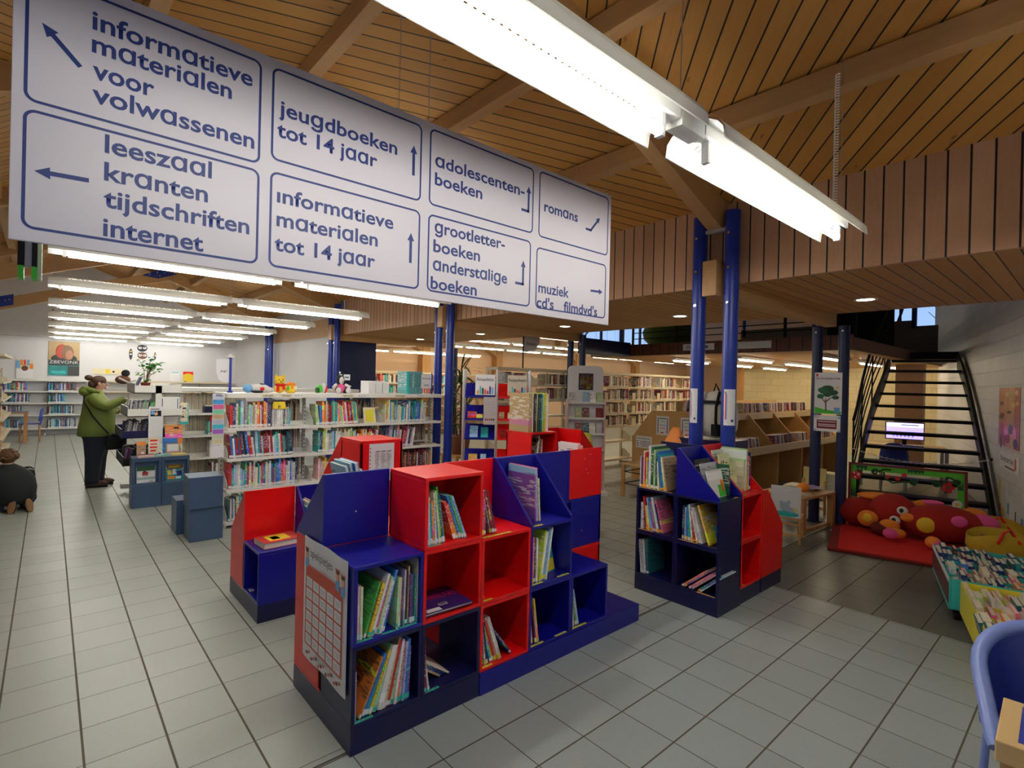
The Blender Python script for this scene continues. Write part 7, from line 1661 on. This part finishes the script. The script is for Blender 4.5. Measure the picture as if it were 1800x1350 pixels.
# ================================================================ PEOPLE
def skin_mesh(name, nodes, edges, mat, parent, sub=2, root=0, smooth=True):
    me = bpy.data.meshes.new(name); me.from_pydata([n_[:3] for n_ in nodes], edges, []); me.materials.append(mat)
    o = bpy.data.objects.new(name, me); COL.objects.link(o); o.parent = parent
    md = o.modifiers.new('skin', 'SKIN'); md.use_smooth_shade = smooth; md.branch_smoothing = .4
    for i, sv in enumerate(me.skin_vertices[0].data):
        r_ = nodes[i][3:]; sv.radius = (r_[0], r_[1] if len(r_) > 1 else r_[0]); sv.use_root = (i == root)
    if sub: s_ = o.modifiers.new('subdivision', 'SUBSURF'); s_.levels = sub; s_.render_levels = sub
    return o
def loft(mb, secs, mat, n=28, cap=True):
    vs = []; m_ = len(secs)
    for (cx_, cy_, z, rx, ry) in secs:
        for k in range(n):
            t_ = 2*math.pi*k/n; c_, s_ = math.cos(t_), math.sin(t_)
            vs.append((cx_+rx*math.copysign(abs(c_)**.9, c_), cy_+ry*math.copysign(abs(s_)**.9, s_), z))
    fs = [(j*n+k, j*n+(k+1) % n, (j+1)*n+(k+1) % n, (j+1)*n+k) for j in range(m_-1) for k in range(n)]
    if cap: fs += [tuple(range(n-1, -1, -1)), tuple((m_-1)*n+k for k in range(n))]
    mb.add(vs, fs, mat, True)
def smooth_path(P, k=6):
    P = [Vector(p) for p in P]; out = []
    for i in range(len(P)-1):
        a, b, c, d = P[max(i-1, 0)], P[i], P[i+1], P[min(i+2, len(P)-1)]
        for j in range(k):
            t_ = j/k; out.append(.5*((2*b)+(c-a)*t_+(2*a-5*b+4*c-d)*t_*t_+(3*b-a-3*c+d)*t_**3))
    return out+[P[-1]]
def sleeve(mb, P, r0, r1, mat, k=6):
    pts = smooth_path(P, k); m_ = len(pts); mb.tube(pts, [r0+(r1-r0)*i/(m_-1) for i in range(m_)], mat, n=14)
skin_m = paint('skin', (.58, .33, .24), .5, .05, 20)
def hand(parent, wrist, direction, up, s=1.0, curl=.4):
    d = Vector(direction).normalized(); u = Vector(up); u = (u-d*u.dot(d)).normalized(); w = d.cross(u); o = Vector(wrist); mb = MB()
    rot = Matrix((d, w, u)).transposed()
    mb.ell(o+d*.045*s, .048*s, .038*s, .016*s, skin_m, rot, 12, 8)
    for k, (off, L) in enumerate(((-.027, .06), (-.009, .07), (.009, .066), (.026, .052))):
        p0 = o+d*.078*s+w*off*s; p1 = p0+(d*math.cos(curl)-u*math.sin(curl))*L*.5*s; p2 = p1+(d*math.cos(curl*2.2)-u*math.sin(curl*2.2))*L*.5*s
        mb.tube([p0, p1, p2], [.009*s, .008*s, .006*s], skin_m, n=7)
    p0 = o+d*.03*s-w*.03*s; mb.tube([p0, p0+(d*.6-w*.7)*.03*s, p0+(d*.85-w*.6-u*.4)*.055*s], [.011*s, .009*s, .007*s], skin_m, n=7)
    return mb.build('hand', parent)
# --- woman at the media rack
wm = thing('person', 'woman in a green hooded jacket leaning over the media rack', 'person', (.50, 9.95, 0), R(-6))
B = [(.04, 0, .90, .10, .12), (.06, 0, 1.12, .10, .12), (.04, 0, 1.32, .08, .12), (.05, 0, 1.42, .05), (.075, 0, 1.47, .058, .055), (.085, 0, 1.535, .085, .076), (.075, 0, 1.575, .07, .066),
     (.02, -.17, 1.34, .05), (.17, -.23, 1.19, .04), (.37, -.21, 1.305, .028), (.02, .17, 1.34, .05), (.12, .22, 1.09, .04), (.30, .12, 1.12, .028),
     (.05, -.10, .62, .085), (.03, -.10, .40, .065), (.00, -.10, .09, .045), (.12, -.10, .03, .03), (.05, .10, .62, .085), (.05, .10, .40, .065), (.06, .10, .09, .045), (.18, .10, .03, .03)]
skin_mesh('body', B, [(0, 1), (1, 2), (2, 3), (3, 4), (4, 5), (5, 6), (2, 7), (7, 8), (8, 9), (2, 10), (10, 11), (11, 12), (0, 13), (13, 14), (14, 15), (15, 16), (0, 17), (17, 18), (18, 19), (19, 20)], skin_m, wm)
jk = paint('green_jacket', (.15, .20, .028), .6, .1, 12, bump=.4, bscale=30)
mb = MB()
loft(mb, [(.05, 0, .755, .215, .225), (.05, 0, .77, .228, .235), (.05, 0, .88, .222, .228), (.06, 0, 1.0, .212, .215), (.07, 0, 1.10, .205, .21), (.06, 0, 1.20, .185, .212), (.04, 0, 1.28, .155, .215), (.03, 0, 1.345, .12, .18), (.035, 0, 1.39, .085, .11), (.045, 0, 1.43, .068, .075)], jk)
sleeve(mb, [(.02, -.15, 1.32), (.07, -.225, 1.26), (.17, -.255, 1.205), (.27, -.24, 1.25), (.375, -.205, 1.305)], .088, .055, jk)
sleeve(mb, [(.02, .15, 1.32), (.08, .22, 1.2), (.15, .23, 1.10), (.22, .18, 1.10), (.29, .12, 1.12)], .088, .055, jk)
mb.build('jacket', wm)
mb = MB(); mb.ell((-.085, 0, 1.41), .085, .13, .075, jk, Matrix.Rotation(R(20), 3, 'Y')); mb.tube([(.08, -.10, 1.40), (.0, -.125, 1.43), (-.10, -.06, 1.45), (-.10, .06, 1.45), (.0, .125, 1.43), (.08, .10, 1.40)], [.02, .035, .045, .045, .035, .02], jk); mb.build('hood', wm)
jeans = paint('dark_jeans', (.010, .014, .028), .8, .15, 30)
mb = MB()
loft(mb, [(.05, 0, .70, .16, .19), (.05, 0, .78, .19, .205), (.05, 0, .86, .17, .19)], jeans)
for sx, sy in ((.0, -1), (.05, 1)):
    loft(mb, [(.02+sx, sy*.105, .06, .085, .075), (.015+sx, sy*.105, .12, .088, .078), (.03+sx*.8, sy*.105, .42, .105, .092), (.045+sx*.5, sy*.105, .60, .135, .105), (.05, sy*.10, .76, .16, .12)], jeans)
mb.build('trousers', wm)
shoe_m = paint('brown_shoe', (.09, .035, .025), .6, .1, 30)
for x, y in ((.05, -.105), (.11, .105)):
    mb = MB(); mb.ell((x+.02, y, .05), .145, .052, .05, shoe_m); mb.box(x-.11, y-.045, 0, x+.15, y+.045, .02, M['black']); mb.ell((x-.06, y, .09), .06, .05, .05, shoe_m); mb.build('shoe', wm)
hair = paint('brown_hair', (.075, .035, .018), .6, .2, 60)
mb = MB(); mb.ell((.058, 0, 1.565), .098, .088, .085, hair, Matrix.Rotation(R(-18), 3, 'Y')); mb.ell((-.005, 0, 1.52), .06, .07, .06, hair); mb.ell((-.055, 0, 1.615), .05, .05, .042, hair, nu=14, nv=10); mb.build('hair', wm)
mb = MB(); mb.ell((.170, 0, 1.515), .018, .013, .018, skin_m, nu=10, nv=8); mb.ell((.150, 0, 1.462), .022, .028, .018, skin_m); mb.ell((.155, 0, 1.49), .012, .024, .008, paint('lips', (.42, .14, .12), .5), nu=10, nv=6); mb.build('nose_and_mouth', wm)
for s_ in (-1, 1):
    mb = MB(); mb.ell((.075, s_*.083, 1.525), .02, .008, .028, skin_m, nu=10, nv=8); mb.build('ear', wm)
    mb = MB(); mb.ell((.160, s_*.030, 1.545), .008, .012, .007, M['paper'], nu=8, nv=6); mb.ell((.166, s_*.030, 1.545), .004, .006, .006, M['black'], nu=8, nv=6); mb.build('eye', wm)
    mb = MB(); mb.tube([(.160, s_*.016, 1.563), (.158, s_*.045, 1.563)], .004, hair, n=5); mb.build('eyebrow', wm)
hand(wm, (.375, -.21, 1.31), (1, .1, -.25), (0, 0, 1)); hand(wm, (.305, .12, 1.12), (1, -.2, .1), (0, 0, 1))
bg = thing('shoulder_bag', 'black shoulder bag slung across the woman in green', 'bag', (.50, 9.95, 0), R(-6))
mb = MB(); mb.tube([(-.08, .10, 1.40), (-.10, -.06, 1.37), (-.09, -.195, 1.27), (.02, -.235, 1.05), (.14, -.245, .88), (.20, -.23, .80)], .011, M['black'], n=6); mb.build('strap', bg)
mb = MB(); mb.box(.17, -.27, .56, .42, -.16, .78, M['black'], Matrix.Identity(4)); mb.build('pouch', bg, bevel=.025); mb = MB(); mb.box(.24, -.275, .74, .40, -.155, .80, M['black']); mb.box(.40, -.25, .70, .425, -.18, .78, M['grey_metal']); mb.build('flap', bg, bevel=.01)
# --- child kneeling at the left edge
kd = thing('person', 'kneeling child in dark clothes seen from behind at the left edge', 'person', (-.27, 8.72, 0), R(100))
B = [(.0, 0, .19, .10, .11), (.09, .02, .33, .10, .11), (.15, .04, .45, .07, .10), (.19, .05, .52, .04), (.22, .055, .60, .078, .07), (.23, .055, .65, .06), (.12, -.12, .44, .045), (.28, -.14, .28, .035), (.38, -.03, .195, .025), (.15, .21, .44, .045), (.22, .33, .24, .035), (.28, .35, .06, .025),
     (.04, -.09, .17, .07), (.33, -.11, .09, .055), (-.02, -.09, .07, .04), (-.16, -.09, .05, .03), (.04, .10, .17, .07), (.33, .13, .09, .055), (-.02, .10, .07, .04), (-.15, .06, .05, .03)]
ED = [(0, 1), (1, 2), (2, 3), (3, 4), (4, 5), (2, 6), (6, 7), (7, 8), (2, 9), (9, 10), (10, 11), (0, 12), (12, 13), (13, 14), (14, 15), (0, 16), (16, 17), (17, 18), (18, 19)]
skin_mesh('body', B, ED, skin_m, kd)
dk_ = paint('dark_hoodie', (.008, .012, .011), .85, .2, 20)
mb = MB()
loft(mb, [(-.02, .01, .09, .13, .14), (.0, .01, .16, .175, .19), (.04, .02, .27, .185, .215), (.08, .03, .37, .17, .215), (.12, .05, .45, .135, .195), (.155, .055, .505, .09, .13), (.185, .055, .54, .06, .07)], dk_)
sleeve(mb, [(.13, -.11, .44), (.22, -.14, .36), (.30, -.10, .27), (.37, -.03, .20)], .075, .045, dk_)
sleeve(mb, [(.12, .21, .44), (.19, .30, .30), (.24, .34, .17), (.27, .35, .08)], .075, .045, dk_)
mb.build('hooded_jacket', kd)
mb = MB(); loft(mb, [(.0, .0, .10, .16, .17), (.0, 0, .2, .14, .16)], jeans)
for s_, yy in ((-1, -.10), (1, .11)): sleeve(mb, [(.0, yy, .14), (.18, yy*1.15, .13), (.33, yy*1.2, .08)], .09, .07, jeans); sleeve(mb, [(.33, yy*1.2, .075), (.14, yy, .065), (-.08, yy*.95, .06)], .07, .052, jeans)
mb.build('trousers', kd)
hb = paint('light_brown_hair', (.13, .06, .02), .7, .35, 50)
mb = MB(); mb.ell((.20, .055, .635), .092, .095, .088, hb); rnd = random.Random(4)
for i in range(70):
    a_ = rnd.uniform(0, 6.28); e_ = rnd.uniform(-.5, 1.4); p = Vector((.20+.088*math.cos(a_)*math.cos(e_), .055+.09*math.sin(a_)*math.cos(e_), .635+.084*math.sin(e_))); mb.ell(p, .022, .024, .018, hb, nu=8, nv=6)
mb.build('hair', kd)
sole = paint('tan_sole', (.22, .12, .05), .8, .2, 40)
for (x, y, r_) in ((-.17, -.085, 10), (-.155, .05, -28)):
    Mx = Matrix.Translation((x, y, .056)) @ Matrix.Rotation(R(r_), 4, 'Z') @ Matrix.Rotation(R(-62), 4, 'Y'); mb = MB(); Q = Mx.to_3x3()
    mb.ell(Mx @ Vector((0, 0, .012)), .088, .036, .028, M['black'], Q); mb.build('shoe', kd); mb = MB(); mb.ell(Mx @ Vector((0, 0, .038)), .092, .038, .010, sole, Q); mb.build('shoe_sole', kd)
hand(kd, (.385, -.025, .19), (1, .5, -.4), (0, 0, 1), .8); hand(kd, (.285, .355, .055), (1, 0, -.3), (0, 0, 1), .8)
mb = MB(); mb.tube([(.03, -.155, .47), (.02, -.11, .492)], .010, M['grey_metal'], n=6); mb.build('reflective_stripe', kd)
# ================================================================ lettering to meshes
if TXT:
    made = []
    for (parent, s, pos, width, size, mat, face, name, bold, mw) in TXT:
        cu = bpy.data.curves.new(name, 'FONT'); cu.body = s.replace('g', '\u0261').replace('a', '\u0251') if mat == M['sign_ink'] else s; cu.size = 1.0; cu.resolution_u = 3; cu.offset = bold
        o = bpy.data.objects.new('tmp_text', cu); COL.objects.link(o); made.append(o)
    dg = bpy.context.evaluated_depsgraph_get(); dg.update()
    for o, (parent, s, pos, width, size, mat, face, name, bold, mw) in zip(made, TXT):
        me = bpy.data.meshes.new_from_object(o.evaluated_get(dg))
        xs = [v.co.x for v in me.vertices]
        if xs:
            x0, x1 = min(xs), max(xs); k = (width/(x1-x0)) if width else size
            for v in me.vertices:
                a, b = (v.co.x-x0)*k, v.co.y*size
                v.co = {'-y': (a, 0, b), '+y': (-a, 0, b), '-x': (0, -a, b), '+x': (0, a, b), '+z': (a, b, 0)}[face]
        me.materials.clear(); me.materials.append(mat); me.name = name
        n = bpy.data.objects.new(name, me); COL.objects.link(n); n.parent = parent; n.location = pos
        bpy.data.objects.remove(o)
